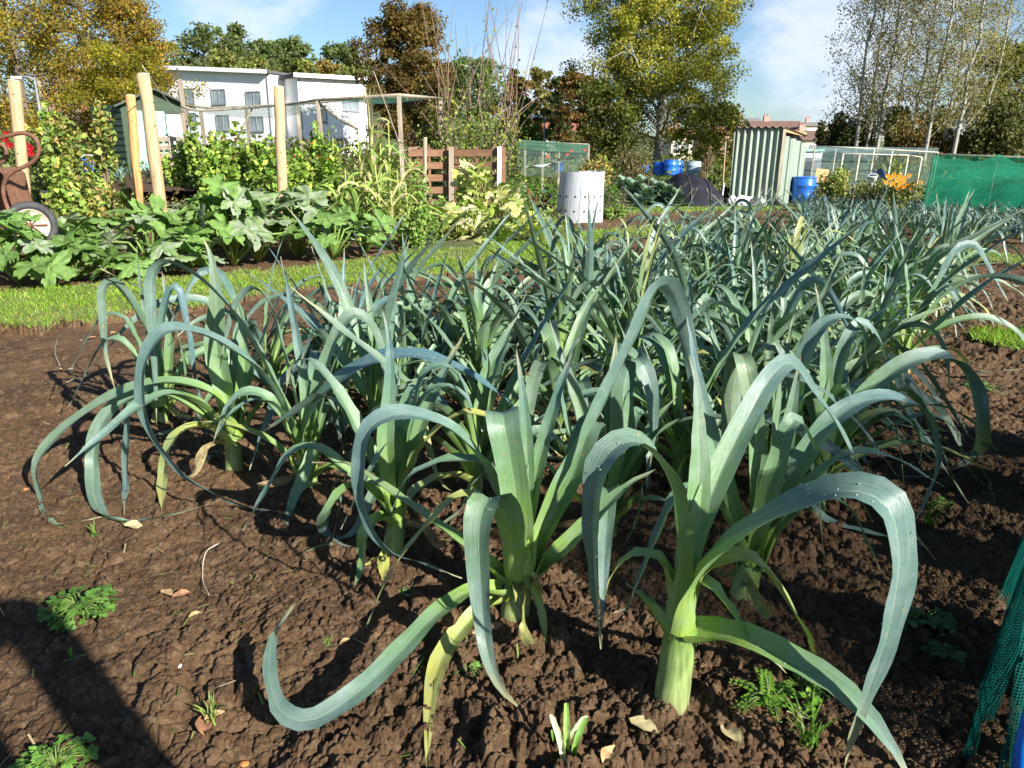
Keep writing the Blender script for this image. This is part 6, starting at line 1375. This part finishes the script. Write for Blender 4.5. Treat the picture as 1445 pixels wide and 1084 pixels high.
def house(label, pxl, pxr, pyeave, pyridge, Y, wall, roof, chim=None, group='houses on the far rise', depth=9, gable=False, sky=None):
    a, b = W(pxl, pyeave, Y), W(pxr, pyeave, Y); z0 = min(th(a.x, Y), a.z - 4) - 1; ze = a.z; zr = W(pxl, pyridge, Y).z; up = Vector((0, 0, 1)); root = thing('house', label, 'house', (a.x, Y, z0), group); w = b.x - a.x
    if gable:
        MB().prism([Vector((a.x, Y, z0)), Vector((b.x, Y, z0)), Vector((b.x, Y, ze)), Vector(((a.x + b.x) / 2, Y, zr)), Vector((a.x, Y, ze))], Vector((0, depth, 0))).build('wall', M[wall], root)
        mx = (a.x + b.x) / 2; ov = w * .06
        for s in (a.x - ov, b.x + ov): MB().prism([Vector((s, Y - .4, ze - (zr - ze) * .12)), Vector((mx, Y - .4, zr + .05)), Vector((mx, Y + depth, zr + .05)), Vector((s, Y + depth, ze - (zr - ze) * .12))], up * .22).build('roof', M[roof], root)
    else:
        MB().box(((a.x + b.x) / 2, Y + depth / 2, (z0 + ze) / 2), (w, depth, ze - z0)).build('wall', M[wall], root); ov = .4
        MB().prism([Vector((a.x - ov, Y - ov, ze)), Vector((a.x - ov, Y + depth + ov, ze)), Vector((a.x + w * .04, Y + depth / 2, zr))], Vector((w + 2 * ov, 0, 0))).build('roof', M[roof], root)
    for x0 in (.2, .65):
        p, q = Vector((a.x + w * x0, Y, 0)), Vector((a.x + w * (x0 + .17), Y, 0)); window(root, p, q, ze - 1.9, ze - .6, Vector((0, -1, 0)))
    if chim:
        cx = a.x + w * chim; cz = zr; m = MB(); m.box((cx, Y + depth / 2, zr + .1), (.7, .6, 1.2)); c = m.build('chimney', M['pinkwall'], root); m = MB()
        for q in (-.2, .2): m.lathe(Vector((cx + q, Y + depth / 2, zr + .7)), [(.11, 0), (.09, .3), (0, .3)], 8)
        m.build('chimney_pot', M['redtile'], c)
    return root
house('house with a brown roof and red chimney directly behind the corrugated shed', 1065, 1132, 182, 169, 118, 'pinkwall', 'tile', .42)
house('grey-roofed long house above the pink gabled house', 1120, 1172, 178, 171, 150, 'creamwall', 'slate', .6)
house('pink gabled house right of the corrugated shed roof', 1112, 1140, 194, 182, 105, 'pinkwall', 'tile', None, gable=True)
house('house with a dark brown roof and cream gable beside the dark conical bush', 1136, 1176, 198, 183, 98, 'creamwall', 'tile', .3)
house('distant brick house with a grey roof on the skyline left of the shed', 1042, 1072, 172, 165, 175, 'pinkwall', 'slate', .3)
house('red-roofed house partly hidden left of the corrugated shed', 1000, 1034, 190, 178, 112, 'pinkwall', 'redtile', .5)
house('red-roofed house glimpsed through the right of the big tree', 948, 978, 192, 178, 108, 'creamwall', 'redtile', .5)
house('red-roofed house with pale walls between the trees behind the net fence', 766, 822, 186, 169, 84, 'creamwall', 'redtile', .25)
house('brick house with a white gutter glimpsed through the autumn trees', 50, 106, 100, 84, 62, 'brick', 'trim', None, 'houses', 8)
def lamp(px, pyt, Y, label):
    t = W(px, pyt, Y); z0 = th(t.x, Y); root = thing('lamp_post', label, 'lamp post', (t.x, Y, z0)); MB().tube([Vector((t.x, Y, z0 - .1)), t], [.09, .05], 8).build('pole', M['fascia'], root, True)
    MB().tube([t, t + Vector((-.3, 0, .1)), t + Vector((-.75, 0, .1))], [.05, .05, .06], 7).build('arm', M['fascia'], root, True); MB().box(t + Vector((-.85, 0, .08)), (.5, .2, .1)).build('lamp_head', M['trim'], root)
lamp(768, 166, 58, 'grey lamp post behind the net fence'); lamp(49, 112, 40, 'white lamp post between the first post and the golden trees')

# ------------------------------------------------------------------ near net cage at the right edge, with blue pipe hoops
def near_cage():
    p0 = Vector((.955, 1.27, 0)); d = Vector((.60, .80, 0)); L = 2.35; nr = Vector((.80, -.60, 0)); wd, ht = .75, .74
    root = thing('net_cage', 'low cage of dark teal netting over blue pipe hoops at the right edge', 'net cage', tuple(p0))
    def hgt(s): return ht - .04 * abs(math.sin(math.pi * s / .62))
    def wall(a, dr, out, L_, ph):
        def f(u, v):
            s = u * L_; z = v * hgt(s); fl = .035 * (1 - v) ** 2 * (.6 + .4 * math.sin(s * 9 + ph)); wr = (.014 * math.sin(s * 27 + ph + v * 2) + .010 * math.sin(s * 61 + v * 4) + .006 * math.sin(s * 110)) * (1.1 - v * .8)
            return a + dr * s + out * (wr + fl - .02 * v) + Vector((0, 0, z + .01)), (s + .01 * math.sin(v * 9), z)
        return f
    nx = Vector((.97, -.24, 0)); no = Vector((-.24, -.97, 0))
    mb = MB(); mb.sheet(wall(p0, d, -nr, L, 0), 170, 26); mb.build('netting', M['netnear'], root, True)
    mb = MB(); mb.sheet(wall(p0, nx, no, wd, 1), 70, 26); mb.build('end_netting', M['netnear'], root, True)
    mb = MB(); mb.sheet(lambda u, v: (p0 + d * u * L + nx * v * wd + Vector((0, 0, hgt(u * L) + .012 + .03 * math.sin(v * math.pi))), (u * L, v * wd)), 40, 14); mb.build('top_netting', M['netnear'], root, True)
    for q in range(5):
        c = p0 + d * (.03 + q * .56); A = c + nx * .06; B = c + nx * (wd - .06); mb = MB(); pts = [A + Vector((0, 0, -.05)), A + Vector((0, 0, ht * .55))] + [A.lerp(B, .5 - .5 * math.cos(math.pi * k / 12)) + Vector((0, 0, ht * .55 + (ht * .43) * math.sin(math.pi * k / 12) ** .6)) for k in range(13)] + [B + Vector((0, 0, ht * .55)), B + Vector((0, 0, -.05))]
        mb.tube(pts, .0135, 10); mb.build('hoop', M['pipe'], root, True)
    mb = MB(); mb.tube([W(1434, 1110, 1.16), W(1446, 1040, 1.17), W(1462, 985, 1.18), W(1490, 930, 1.2)], .0135, 12); mb.build('loose_pipe', M['pipe'], root, True)
    for q in range(4):
        c = p0 + d * (.35 + q * .58) + nr * wd * .5; rn = random.Random(q); rt = thing('brassica_plant', ['brassica plant nearest the viewer inside the dark green net tunnel', 'second brassica plant inside the dark green net tunnel', 'third brassica plant inside the dark green net tunnel', 'last brassica plant inside the dark green net tunnel'][q], 'brassica', tuple(c), 'plants in the near net tunnel'); mb = MB(); st = MB()
        st.tube([c - Vector((0, 0, .03)), c + Vector((0, 0, .3))], [.02, .014], 7, t=(.2, .28, .1)); st.build('stem', M['leaf'], rt, True)
        for k in range(16):
            az = k * 2.4; el = R(rn.uniform(0, 70)); r = rn.uniform(.16, .26); m = Matrix.Rotation(az, 3, 'Z') @ Matrix.Rotation(-el, 3, 'Y'); o = c + Vector((0, 0, .1 + .2 * rn.random())); vs = [o]
            for j in range(14): a = 2 * math.pi * j / 14; vs.append(o + m @ Vector((r * .5 + math.cos(a) * r * .5, math.sin(a) * r * .4, .03 * math.sin(a * 6 + k) - r * .2 * ((1 + math.cos(a)) / 2) ** 2)))
            mb.add(vs, [(0, 1 + j, 1 + (j + 1) % 14) for j in range(14)], t=[tuple(np.array((.06, .12, .05)) * rn.uniform(.8, 1.2))] * 15)
        mb.build('foliage', M['bigleaf'], rt, True)
near_cage()

# ------------------------------------------------------------------ small things on the near soil
def onsoil(px, py, dz=0):
    g = G(px, py); z = sh(g.x, g.y); g = G(px, py, z); return Vector((g.x, g.y, sh(g.x, g.y) + dz))
def weed(px, py, r, label, seed, kind='round', n=22, cols=((.11, .24, .03), (.15, .30, .04), (.09, .19, .03))):
    rn = random.Random(seed); c = onsoil(px, py); root = thing('weed', label, 'weed', tuple(c), 'weeds on the soil'); st, lf = MB(), MB(); n = int(n * (2.2 if kind == 'round' else 1.2))
    for q in range(n):
        az = rn.uniform(0, 6.28); d = r * rn.uniform(.25, 1.0); e = c + Vector((math.cos(az) * d, math.sin(az) * d, r * rn.uniform(.08, .6) * (1.1 - .6 * d / r))); m = c.lerp(e, .5) + Vector((0, 0, r * .2)); st.tube([c, m, e], [.0022, .0016, .001], 4, t=(.16, .24, .06))
        col = rn.choice(cols)
        if kind == 'round':
            for k in range(rn.choice((1, 3, 3))):
                a0 = az + (k - 1) * 1.1; s = min(.02, r * rn.uniform(.10, .2)); mt = Matrix.Rotation(a0, 3, 'Z') @ Matrix.Rotation(rn.uniform(-.5, .8), 3, 'Y') @ Matrix.Rotation(rn.uniform(-.5, .5), 3, 'X'); vs = [e]; s *= rn.uniform(.6, 1.2)
                for j in range(11): a = 2 * math.pi * j / 11; l = s * (.8 + .25 * math.cos(3 * a) + .1 * (j % 2)); vs.append(e + mt @ Vector((s * .8 + math.cos(a) * l, math.sin(a) * l * .9, -.2 * s * math.cos(a) ** 2)))
                lf.add(vs, [(0, 1 + j, 1 + (j + 1) % 11) for j in range(11)], t=[tuple(np.array(col) * rn.uniform(.85, 1.15))] * 12)
        elif kind == 'fern':
            for k in range(7):
                f = (k + 1) / 7.; p = c.lerp(e, f) + Vector((0, 0, r * .4 * f * (1 - f)))
                for s_ in (-1, 1):
                    for z in range(3):
                        dv = Vector((math.cos(az + s_ * (1.0 + z * .3)), math.sin(az + s_ * (1.0 + z * .3)), .15)) * r * .2 * (1.1 - .6 * f); sd = Vector((-dv.y, dv.x, 0)) * .16; lf.add([p, p + dv * .6 + sd, p + dv, p + dv * .6 - sd], [(0, 1, 2, 3)], t=[col] * 4)
        elif kind == 'grass':
            tip = c + Vector((math.cos(az) * d * .9, math.sin(az) * d * .9, r * rn.uniform(.5, 1.3))); s = Vector((-math.sin(az), math.cos(az), 0)) * .0022; mm = c.lerp(tip, .55) + Vector((0, 0, r * .18)); b = c + Vector((rn.gauss(0, r * .1), rn.gauss(0, r * .1), 0)); lf.add([b - s, b + s, mm + s * .8, mm - s * .8, tip], [(0, 1, 2, 3), (3, 2, 4)], t=[col] * 5)
    if kind != 'grass': st.build('stem', M['leaf'], root, True)
    lf.build('foliage', M['leaf'], root)
weed(116, 872, .088, 'leafy green weed clump beside the dark figure shadow on the left', 1, 'round', 34, ((.085, .19, .03), (.11, .22, .035), (.07, .15, .025)))
weed(660, 950, .045, 'small serrated weed between the yellow leaf and the hanging leaf', 2, 'round', 9)
weed(1085, 990, .10, 'feathery bright green weed at the foot of the nearest leek', 3, 'fern', 18, ((.12, .26, .03), (.16, .32, .04)))
weed(1128, 975, .075, 'round-leaved green weed right beside the feathery weed', 4, 'round', 14, ((.14, .30, .03), (.18, .34, .05)))
weed(1140, 1050, .10, 'grass tuft below the round-leaved weed near the bottom edge', 5, 'grass', 26)
weed(1310, 745, .08, 'grass tuft on the soil right of the leeks in the shade', 6, 'grass', 20)
weed(1305, 880, .075, 'dull green weed in the shade of the net tunnel, lower one', 7, 'round', 16, ((.08, .15, .05), (.1, .18, .06)))
weed(1330, 930, .06, 'faint weed below the other shaded weed near the net tunnel', 8, 'round', 12, ((.08, .15, .05),))
weed(1385, 550, .10, 'pale green weed on shaded soil at the right end of the leeks', 9, 'round', 16, ((.09, .17, .05), (.12, .2, .07)))
weed(1385, 708, .05, 'tiny weed in a sunlit patch near the right edge', 10, 'round', 8)
weed(80, 1083, .075, 'bright leafy weed cut off by the bottom left edge', 11, 'round', 26, ((.11, .24, .035), (.13, .27, .04)))
weed(135, 760, .05, 'tiny grassy weed under the hooped leaves on the left', 12, 'grass', 10)
weed(462, 905, .025, 'tiny seedling right of the curled leaf tip', 13, 'round', 6)
weed(567, 840, .03, 'tiny grey-green seedling in the shadow right of the yellow-tipped leaf', 14, 'round', 7, ((.10, .17, .08),))
weed(300, 1020, .05, 'clump of pale yellow cut grass near the bottom left', 15, 'grass', 18, ((.3, .34, .1), (.2, .3, .06)))
weed(100, 870 + 60, .03, 'sparse seedling on the edge of the figure shadow', 16, 'grass', 6)
weed(1330, 720, .05, 'small weed beside the shaded grass tuft', 17, 'round', 7)
def stump():
    c = onsoil(800, 1083); root = thing('leek_stump', 'cut leek shoots, white and green, sprouting at the bottom edge', 'leek stump', tuple(c)); rn = random.Random(3)
    for q, (pts, col) in enumerate([([(797, 1100), (792, 1050), (778, 1008)], (.62, .66, .42)), ([(805, 1100), (812, 1050), (827, 1012)], (.2, .38, .08)), ([(800, 1100), (800, 1040), (799, 992)], (.30, .46, .12)), ([(808, 1090), (803, 1040), (815, 1022), (828, 1010)], (.66, .68, .46)), ([(790, 1100), (788, 1060), (780, 1030)], (.16, .34, .06))]):
        P = [tuple(W(a, b, c.y - .02 + .01 * q)) for a, b in pts]; V, F, uv, cc, S = leaf_geo(P, .014, az=R(90), n=14, cut=True, rnd=rn); o = mesh_np('shoot', V, F, M['leaf'], root, np.tile(np.array(col), (len(V), 1)), uv, True)
stump()
def dead_leaf(px, py, L, label, seed, col=(.34, .22, .11)):
    rn = random.Random(seed); c = onsoil(px, py, .008); a = rn.uniform(0, 3.14); vs = []; n = 7; ts = []
    dx = Vector((math.cos(a), math.sin(a), rn.uniform(-.1, .15))); dy = Vector((-math.sin(a), math.cos(a), rn.uniform(-.1, .25)))
    for i in range(n):
        t = i / (n - 1); w = math.sin(math.pi * (.06 + .9 * t)) * .30
        for s in (-1, -.4, 0, .4, 1): vs.append(c + dx * (t - .5) * L + dy * s * w * L + Vector((0, 0, abs(s) * .16 * L * rn.uniform(.6, 1.3) + .06 * L * math.sin(t * 4)))); ts.append(tuple(np.array(col) * rn.uniform(.8, 1.2)))
    fs = [(i * 5 + j, i * 5 + j + 1, i * 5 + j + 6, i * 5 + j + 5) for i in range(n - 1) for j in range(4)]
    tag(MB().add(vs, fs, t=ts).build('fallen_leaf', M['deadleaf'], None, True, c), label, 'fallen leaf', 'fallen leaves on the soil')
DL = [(235, 838, .05, 'tan curled dead leaf right of the left weed clump'), (256, 838, .05, 'reddish dead leaf right beside the tan one'), (188, 745, .07, 'pale yellowish dead leaf under the hooped leek leaf'), (276, 873, .035, 'small tan dead leaf in the middle of the bare soil'), (305, 1022, .045, 'round brown dead leaf near the bottom left grass clump'), (290, 1038, .06, 'flat tan dead leaf just below the grass clump'), (908, 1020, .07, 'long brown dead leaf left of the nearest leek base'), (860, 1075, .06, 'tan dead leaf at the bottom edge beside the cut shoots'), (487, 912, .03, 'orange dead leaf scrap beside the curled leaf tip'), (295, 655, .12, 'large papery grey-brown dead leaf under the hooped leaves', ), (1030, 1045, .07, 'shrivelled straw-coloured dead leaf left of the feathery weed'), (160, 470, .05, 'small pale dead leaf on soil near the grass edge'), (85, 525, .04, 'oval pale dead leaf beside a white stone on the left'), (130, 478, .05, 'pale dead leaf at the upper left soil'), (680, 895, .05, 'brown dead leaf near the hanging leaf')]
for q, (px, py, L, l) in enumerate(DL): dead_leaf(px, py, L, l, q, [(.36, .24, .12), (.30, .15, .08), (.40, .34, .18), (.42, .28, .13)][q % 4] if q != 9 else (.34, .29, .23))
def pebble(px, py, r, label, col, seed, grp='stones on the soil'):
    rn = random.Random(seed); c = onsoil(px, py, r * .3); mb = MB(); mb.sheet(lambda u, v: (c + Vector((math.cos(u * 6.283) * math.sin(v * math.pi) * r * 1.2, math.sin(u * 6.283) * math.sin(v * math.pi) * r * (.9 + .2 * math.sin(u * 19)), math.cos(v * math.pi) * r * .6)), (u, v)), 14, 8); mb.t = [col] * len(mb.v)
    tag(mb.build('stone', M['deadleaf'], None, True, c), label, 'stone', grp)
pebble(100, 525, .012, 'pale bluish stone beside an oval dead leaf on the left', (.55, .57, .62), 1); pebble(253, 925, .008, 'tiny white stone on bare soil left of centre', (.6, .56, .5), 2); pebble(115, 480, .014, 'cream stone near the grass edge', (.5, .42, .33), 3); pebble(345, 780, .008, 'small orange stone right of the white root', (.5, .18, .06), 4); pebble(345, 1080, .009, 'orange stone at the bottom edge', (.5, .17, .05), 5); pebble(832, 1052, .01, 'orange-red stone near the cut shoots', (.45, .2, .12), 6); pebble(700, 885, .016, 'brown stone beside the big middle leek base', (.2, .13, .09), 7); pebble(37, 695, .009, 'orange crumb by the leftmost leek leaf tip', (.4, .14, .06), 8)
def rootstring(pts, label, r=.0016):
    P = [onsoil(a, b, .020 + .008 * math.sin(k * 2)) for k, (a, b) in enumerate(pts)]; C_, _ = cat_rom([tuple(p) for p in P], 24); tag(MB().tube(C_, [r * (1.2 - .7 * k / 24) for k in range(24)], 5).build('root', M['root'], None, True, P[0]), label, 'root', 'dry roots on the soil')
rootstring([(310, 776), (293, 790), (286, 815), (296, 850)], 'white wiry root curving over bare soil left of the leeks'); rootstring([(85, 640 - 120), (78, 500), (82, 480)], 'thin pale root on soil at the upper left', .0014); rootstring([(90, 550), (108, 540), (120, 545)], 'curled brown rootlet at the left', .0014); rootstring([(660, 795), (690, 815), (705, 800)], 'wiry root under the broad middle leek', .0012)
def clod():
    c = W(629, 868, G(725, 872).y - .115); rn = random.Random(4); mb = MB()
    mb.sheet(lambda u, v: (c + Vector((math.cos(u * 6.283) * math.sin(v * math.pi), math.sin(u * 6.283) * math.sin(v * math.pi), math.cos(v * math.pi) * .85)) * .030 * (1 + .22 * math.sin(u * 18.85 + v * 7) * math.sin(v * math.pi) + .12 * math.sin(u * 37.7 + v * 17) * math.sin(v * math.pi)), (u, v)), 30, 18)
    tag(mb.build('soil_clod', M['soil'], None, True, c), 'lump of soil resting on the trailing leek leaf', 'soil clod')
clod()
def litter():
    n = 2600; x = rng.uniform(-2.6, 1.4, n); y = rng.uniform(1.0, 5.2, n); dn = fbm(x * 1.6, y * 1.6, 3, 800) * (x < .2) * (1.0 + .9 * (x < -.6)) + .1; k = rng.random(n) < dn * .55; x, y = x[k], y[k]; n = len(x); z = soil_h(x, y) + .006
    a = rng.uniform(0, 6.28, n); L = rng.uniform(.008, .03, n); w = .0014 + .001 * rng.random(n); D = np.stack([np.cos(a) * L, np.sin(a) * L, rng.normal(0, .25, n) * L], 1); S = np.stack([-np.sin(a) * w, np.cos(a) * w, 0 * a], 1); P = np.stack([x, y, z], 1)
    V = np.stack([P - D - S, P - D + S, P + D + S, P + D - S], 1).reshape(-1, 3); c = pal(n, [(.2, .3, .06), (.34, .32, .13), (.42, .36, .2), (.14, .24, .04)], .2)
    tag(mesh_np('clippings', V, np.arange(4 * n).reshape(-1, 4), M['grass'], None, np.repeat(c, 4, 0)), 'scattered grass clippings and straw bits on the soil', kind='stuff')
    n = 13000; x = rng.uniform(-2.4, 1.6, n); y = rng.uniform(1.0, 4.6, n); k = rng.random(n) < (.55 + .45 * ss(-.9, .2, x)); x, y = x[k], y[k]; n = len(x); r = .0025 + .010 * rng.random(n) ** 3; z = soil_h(x, y) + r * .2
    ph = (1 + 5 ** .5) / 2; ico = np.array([(-1, ph, 0), (1, ph, 0), (-1, -ph, 0), (1, -ph, 0), (0, -1, ph), (0, 1, ph), (0, -1, -ph), (0, 1, -ph), (ph, 0, -1), (ph, 0, 1), (-ph, 0, -1), (-ph, 0, 1)]) / 1.9
    F = np.array([(0, 11, 5), (0, 5, 1), (0, 1, 7), (0, 7, 10), (0, 10, 11), (1, 5, 9), (5, 11, 4), (11, 10, 2), (10, 7, 6), (7, 1, 8), (3, 9, 4), (3, 4, 2), (3, 2, 6), (3, 6, 8), (3, 8, 9), (4, 9, 5), (2, 4, 11), (6, 2, 10), (8, 6, 7), (9, 8, 1)])
    V = np.stack([x, y, z], 1)[:, None, :] + ico[None] * r[:, None, None] * (1 + .35 * rng.standard_normal((n, 12, 1)) * .8) * np.array((1, 1, .8))
    FF = (F[None] + (np.arange(n) * 12)[:, None, None]).reshape(-1, 3)
    tag(mesh_np('soil_crumbs', V.reshape(-1, 3), FF, M['soil'], None, smooth=True), 'loose crumbs of dark soil lying on the bed', kind='stuff')
litter()

# ------------------------------------------------------------------ the person whose shadow falls on the soil
def person(px=.25, py=-.25):
    root_loc = (px, py, 0); me = bpy.data.meshes.new('person')
    J = {}; E = []; Rr = []
    def add(nm, p, r, par=None):
        J[nm] = len(Rr); Rr.append((Vector((px, py, 0)) + Vector(p), r))
        if par: E.append((J[par], J[nm]))
    add('pelvis', (0, 0, .88), .15); add('waist', (0, 0, 1.05), .135, 'pelvis'); add('chest', (0, 0, 1.25), .155, 'waist'); add('neck0', (0, .01, 1.38), .075, 'chest'); add('neck', (0, .02, 1.44), .055, 'neck0'); add('head', (0, .035, 1.53), .085, 'neck'); add('head2', (0, .04, 1.60), .078, 'head')
    for s, n in ((-1, 'l'), (1, 'r')):
        out = .16 if s > 0 else .05
        add('sh' + n, (s * .17, 0, 1.38), .075, 'chest')
        if s > 0: add('el' + n, (.40, .0, 1.47), .078, 'sh' + n); add('wr' + n, (.41, .03, 1.06), .066, 'el' + n); add('pa' + n, (.41, .04, .96), .05, 'wr' + n); out = .095
        else: add('el' + n, (-.27, .02, 1.10), .052, 'sh' + n); add('wr' + n, (-.32, .10, .87), .036, 'el' + n); add('pa' + n, (-.33, .12, .80), .034, 'wr' + n)
        add('hip' + n, (s * .10, 0, .80), .10, 'pelvis'); add('kn' + n, (s * .11, .02, .46), .065, 'hip' + n); add('an' + n, (s * .115, -.01, .08), .045, 'kn' + n); add('to' + n, (s * .13, .15, .035), .035, 'an' + n)
        for k in range(4): add(f'f{k}{n}', (s * (.245 + out * 1.75) + (k - 1.5) * .018, .13 + .01 * k, (.91 if s > 0 else .76)), .010, 'pa' + n); add(f'g{k}{n}', (s * (.245 + out * 1.75) + (k - 1.5) * .019, .145, (.86 if s > 0 else .72) + .006 * abs(k - 1)), .008, f'f{k}{n}')
        add('th' + n, (s * (.215 + out * 1.7), .15, (.94 if s > 0 else .78)), .010, 'pa' + n)
    me.from_pydata([p - Vector(root_loc) for p, r in Rr], E, [])
    o = bpy.data.objects.new('person', me); COL.objects.link(o); o.location = root_loc
    m = o.modifiers.new('skin', 'SKIN'); m.use_smooth_shade = True
    for i, (p, r) in enumerate(Rr): me.skin_vertices[0].data[i].radius = (r, r)
    me.skin_vertices[0].data[0].use_root = True
    o.modifiers.new('sub', 'SUBSURF').levels = 1; o.modifiers['sub'].render_levels = 2
    me.materials.append(M['cloth']); o['abs'] = list(root_loc)
    tag(o, 'person in dark clothes standing behind the viewpoint, whose shadow falls on the left soil', 'person')
    h = MB(); c = Vector((px, py + .03, 1.60)); h.sheet(lambda u, v: (c + Vector((math.cos(u * 6.283) * math.sin(v * 1.7) * .095, math.sin(u * 6.283) * math.sin(v * 1.7) * .11, math.cos(v * 1.7) * .10)), (u, v)), 18, 8); h.build('hair', M['bark'], o, True)
person()

# ------------------------------------------------------------------ light, sky, camera
SUN_AZ, SUN_EL = R(136.6), R(27)                       # clockwise from +Y
def lighting():
    w = bpy.data.worlds.new('World'); scene.world = w; w.use_nodes = True
    nt = w.node_tree; nt.nodes.clear(); L = nt.links
    o = N(nt, 'ShaderNodeOutputWorld'); b = N(nt, 'ShaderNodeBackground'); L.new(b.outputs[0], o.inputs[0])
    s = N(nt, 'ShaderNodeTexSky'); s.sky_type = 'NISHITA'; s.sun_disc = False; s.sun_elevation = SUN_EL; s.sun_rotation = SUN_AZ
    s.air_density = 1.0; s.dust_density = .6; s.ozone_density = 1.6
    tc = N(nt, 'ShaderNodeTexCoord')
    mp = N(nt, 'ShaderNodeMapping'); mp.inputs['Scale'].default_value = (1.6, 1.6, 3.2); L.new(tc.outputs['Generated'], mp.inputs[0])
    n = N(nt, 'ShaderNodeTexNoise', Scale=2.2, Detail=8, Roughness=.55); L.new(mp.outputs[0], n.inputs[0])
    base = ramp(nt, n.outputs[0], [(.56, (0, 0, 0)), (.72, (.8, .8, .8))]).outputs[0]
    fac = base
    def blob(px, py, r0, r1, amp):
        d = Vector(ray(px, py)).normalized()
        dp = N(nt, 'ShaderNodeVectorMath', operation='DOT_PRODUCT'); nm = N(nt, 'ShaderNodeVectorMath', operation='NORMALIZE'); L.new(tc.outputs['Generated'], nm.inputs[0]); L.new(nm.outputs[0], dp.inputs[0]); dp.inputs[1].default_value = d
        mr = N(nt, 'ShaderNodeMapRange', interpolation_type='SMOOTHSTEP'); L.new(dp.outputs['Value'], mr.inputs[0]); mr.inputs[1].default_value = math.cos(R(r0)); mr.inputs[2].default_value = math.cos(R(r1)); mr.inputs[3].default_value = 0; mr.inputs[4].default_value = amp
        return mr.outputs[0]
    n2 = N(nt, 'ShaderNodeTexNoise', Scale=7.5, Detail=7, Roughness=.58); L.new(mp.outputs[0], n2.inputs[0])
    tot = None
    for a in ((770, 95, 6.5, 1.5, .75), (725, 150, 7, 2, .5), (1190, 60, 9.5, 2, .75), (1130, 120, 8, 2, .5), (1260, 20, 12, 3, .6), (350, -25, 8, 2, .6), (500, 110, 3.5, 1, .5), (1110, 165, 5, 1, .4)):
        q = blob(*a)
        if tot is None: tot = q
        else:
            ad = N(nt, 'ShaderNodeMath', operation='MAXIMUM'); L.new(tot, ad.inputs[0]); L.new(q, ad.inputs[1]); tot = ad.outputs[0]
    m1 = N(nt, 'ShaderNodeMath', operation='ADD'); L.new(tot, m1.inputs[0]); L.new(n2.outputs[0], m1.inputs[1])
    cl = N(nt, 'ShaderNodeMapRange', interpolation_type='SMOOTHSTEP'); L.new(m1.outputs[0], cl.inputs[0]); cl.inputs[1].default_value = .86; cl.inputs[2].default_value = 1.34
    f = N(nt, 'ShaderNodeMath', operation='MULTIPLY'); L.new(cl.outputs[0], f.inputs[0]); f.inputs[1].default_value = .8
    c = mixc(nt, f.outputs[0], s.outputs[0], CLOUD)
    c = mixc(nt, 1.0, c, SKYT, 'MULTIPLY')
    L.new(c, b.inputs[0]); b.inputs[1].default_value = SKY
    l = bpy.data.lights.new('sun', 'SUN'); l.energy = SUN; l.angle = R(.53); l.color = (1, .945, .86)
    ob = bpy.data.objects.new('sun', l); COL.objects.link(ob)
    d = Vector((math.sin(SUN_AZ) * math.cos(SUN_EL), math.cos(SUN_AZ) * math.cos(SUN_EL), math.sin(SUN_EL)))
    ob.rotation_euler = d.to_track_quat('Z', 'Y').to_euler(); ob.location = (6, -6, 8)
SUN, SKY = 5.0, .078
CLOUD = (8.6, 7.9, 7.8)
SKYT = (.60, .71, .84)
lighting()
cam = bpy.data.cameras.new('camera'); co = bpy.data.objects.new('camera', cam); COL.objects.link(co)
co.location = (0, 0, H); co.rotation_euler = (math.pi / 2 - TL, 0, 0)
cam.sensor_fit = 'HORIZONTAL'; cam.sensor_width = 36; cam.lens = 36 * FP / 1445; cam.clip_end = 3000; cam.clip_start = .05
scene.camera = co
vs = scene.view_settings; vs.view_transform = 'Standard'; vs.look = 'None'; vs.exposure = 1.22; vs.gamma = 1; vs.use_curve_mapping = False
scene.cycles.transparent_max_bounces = 12; scene.cycles.max_bounces = 6; scene.cycles.use_denoising = True
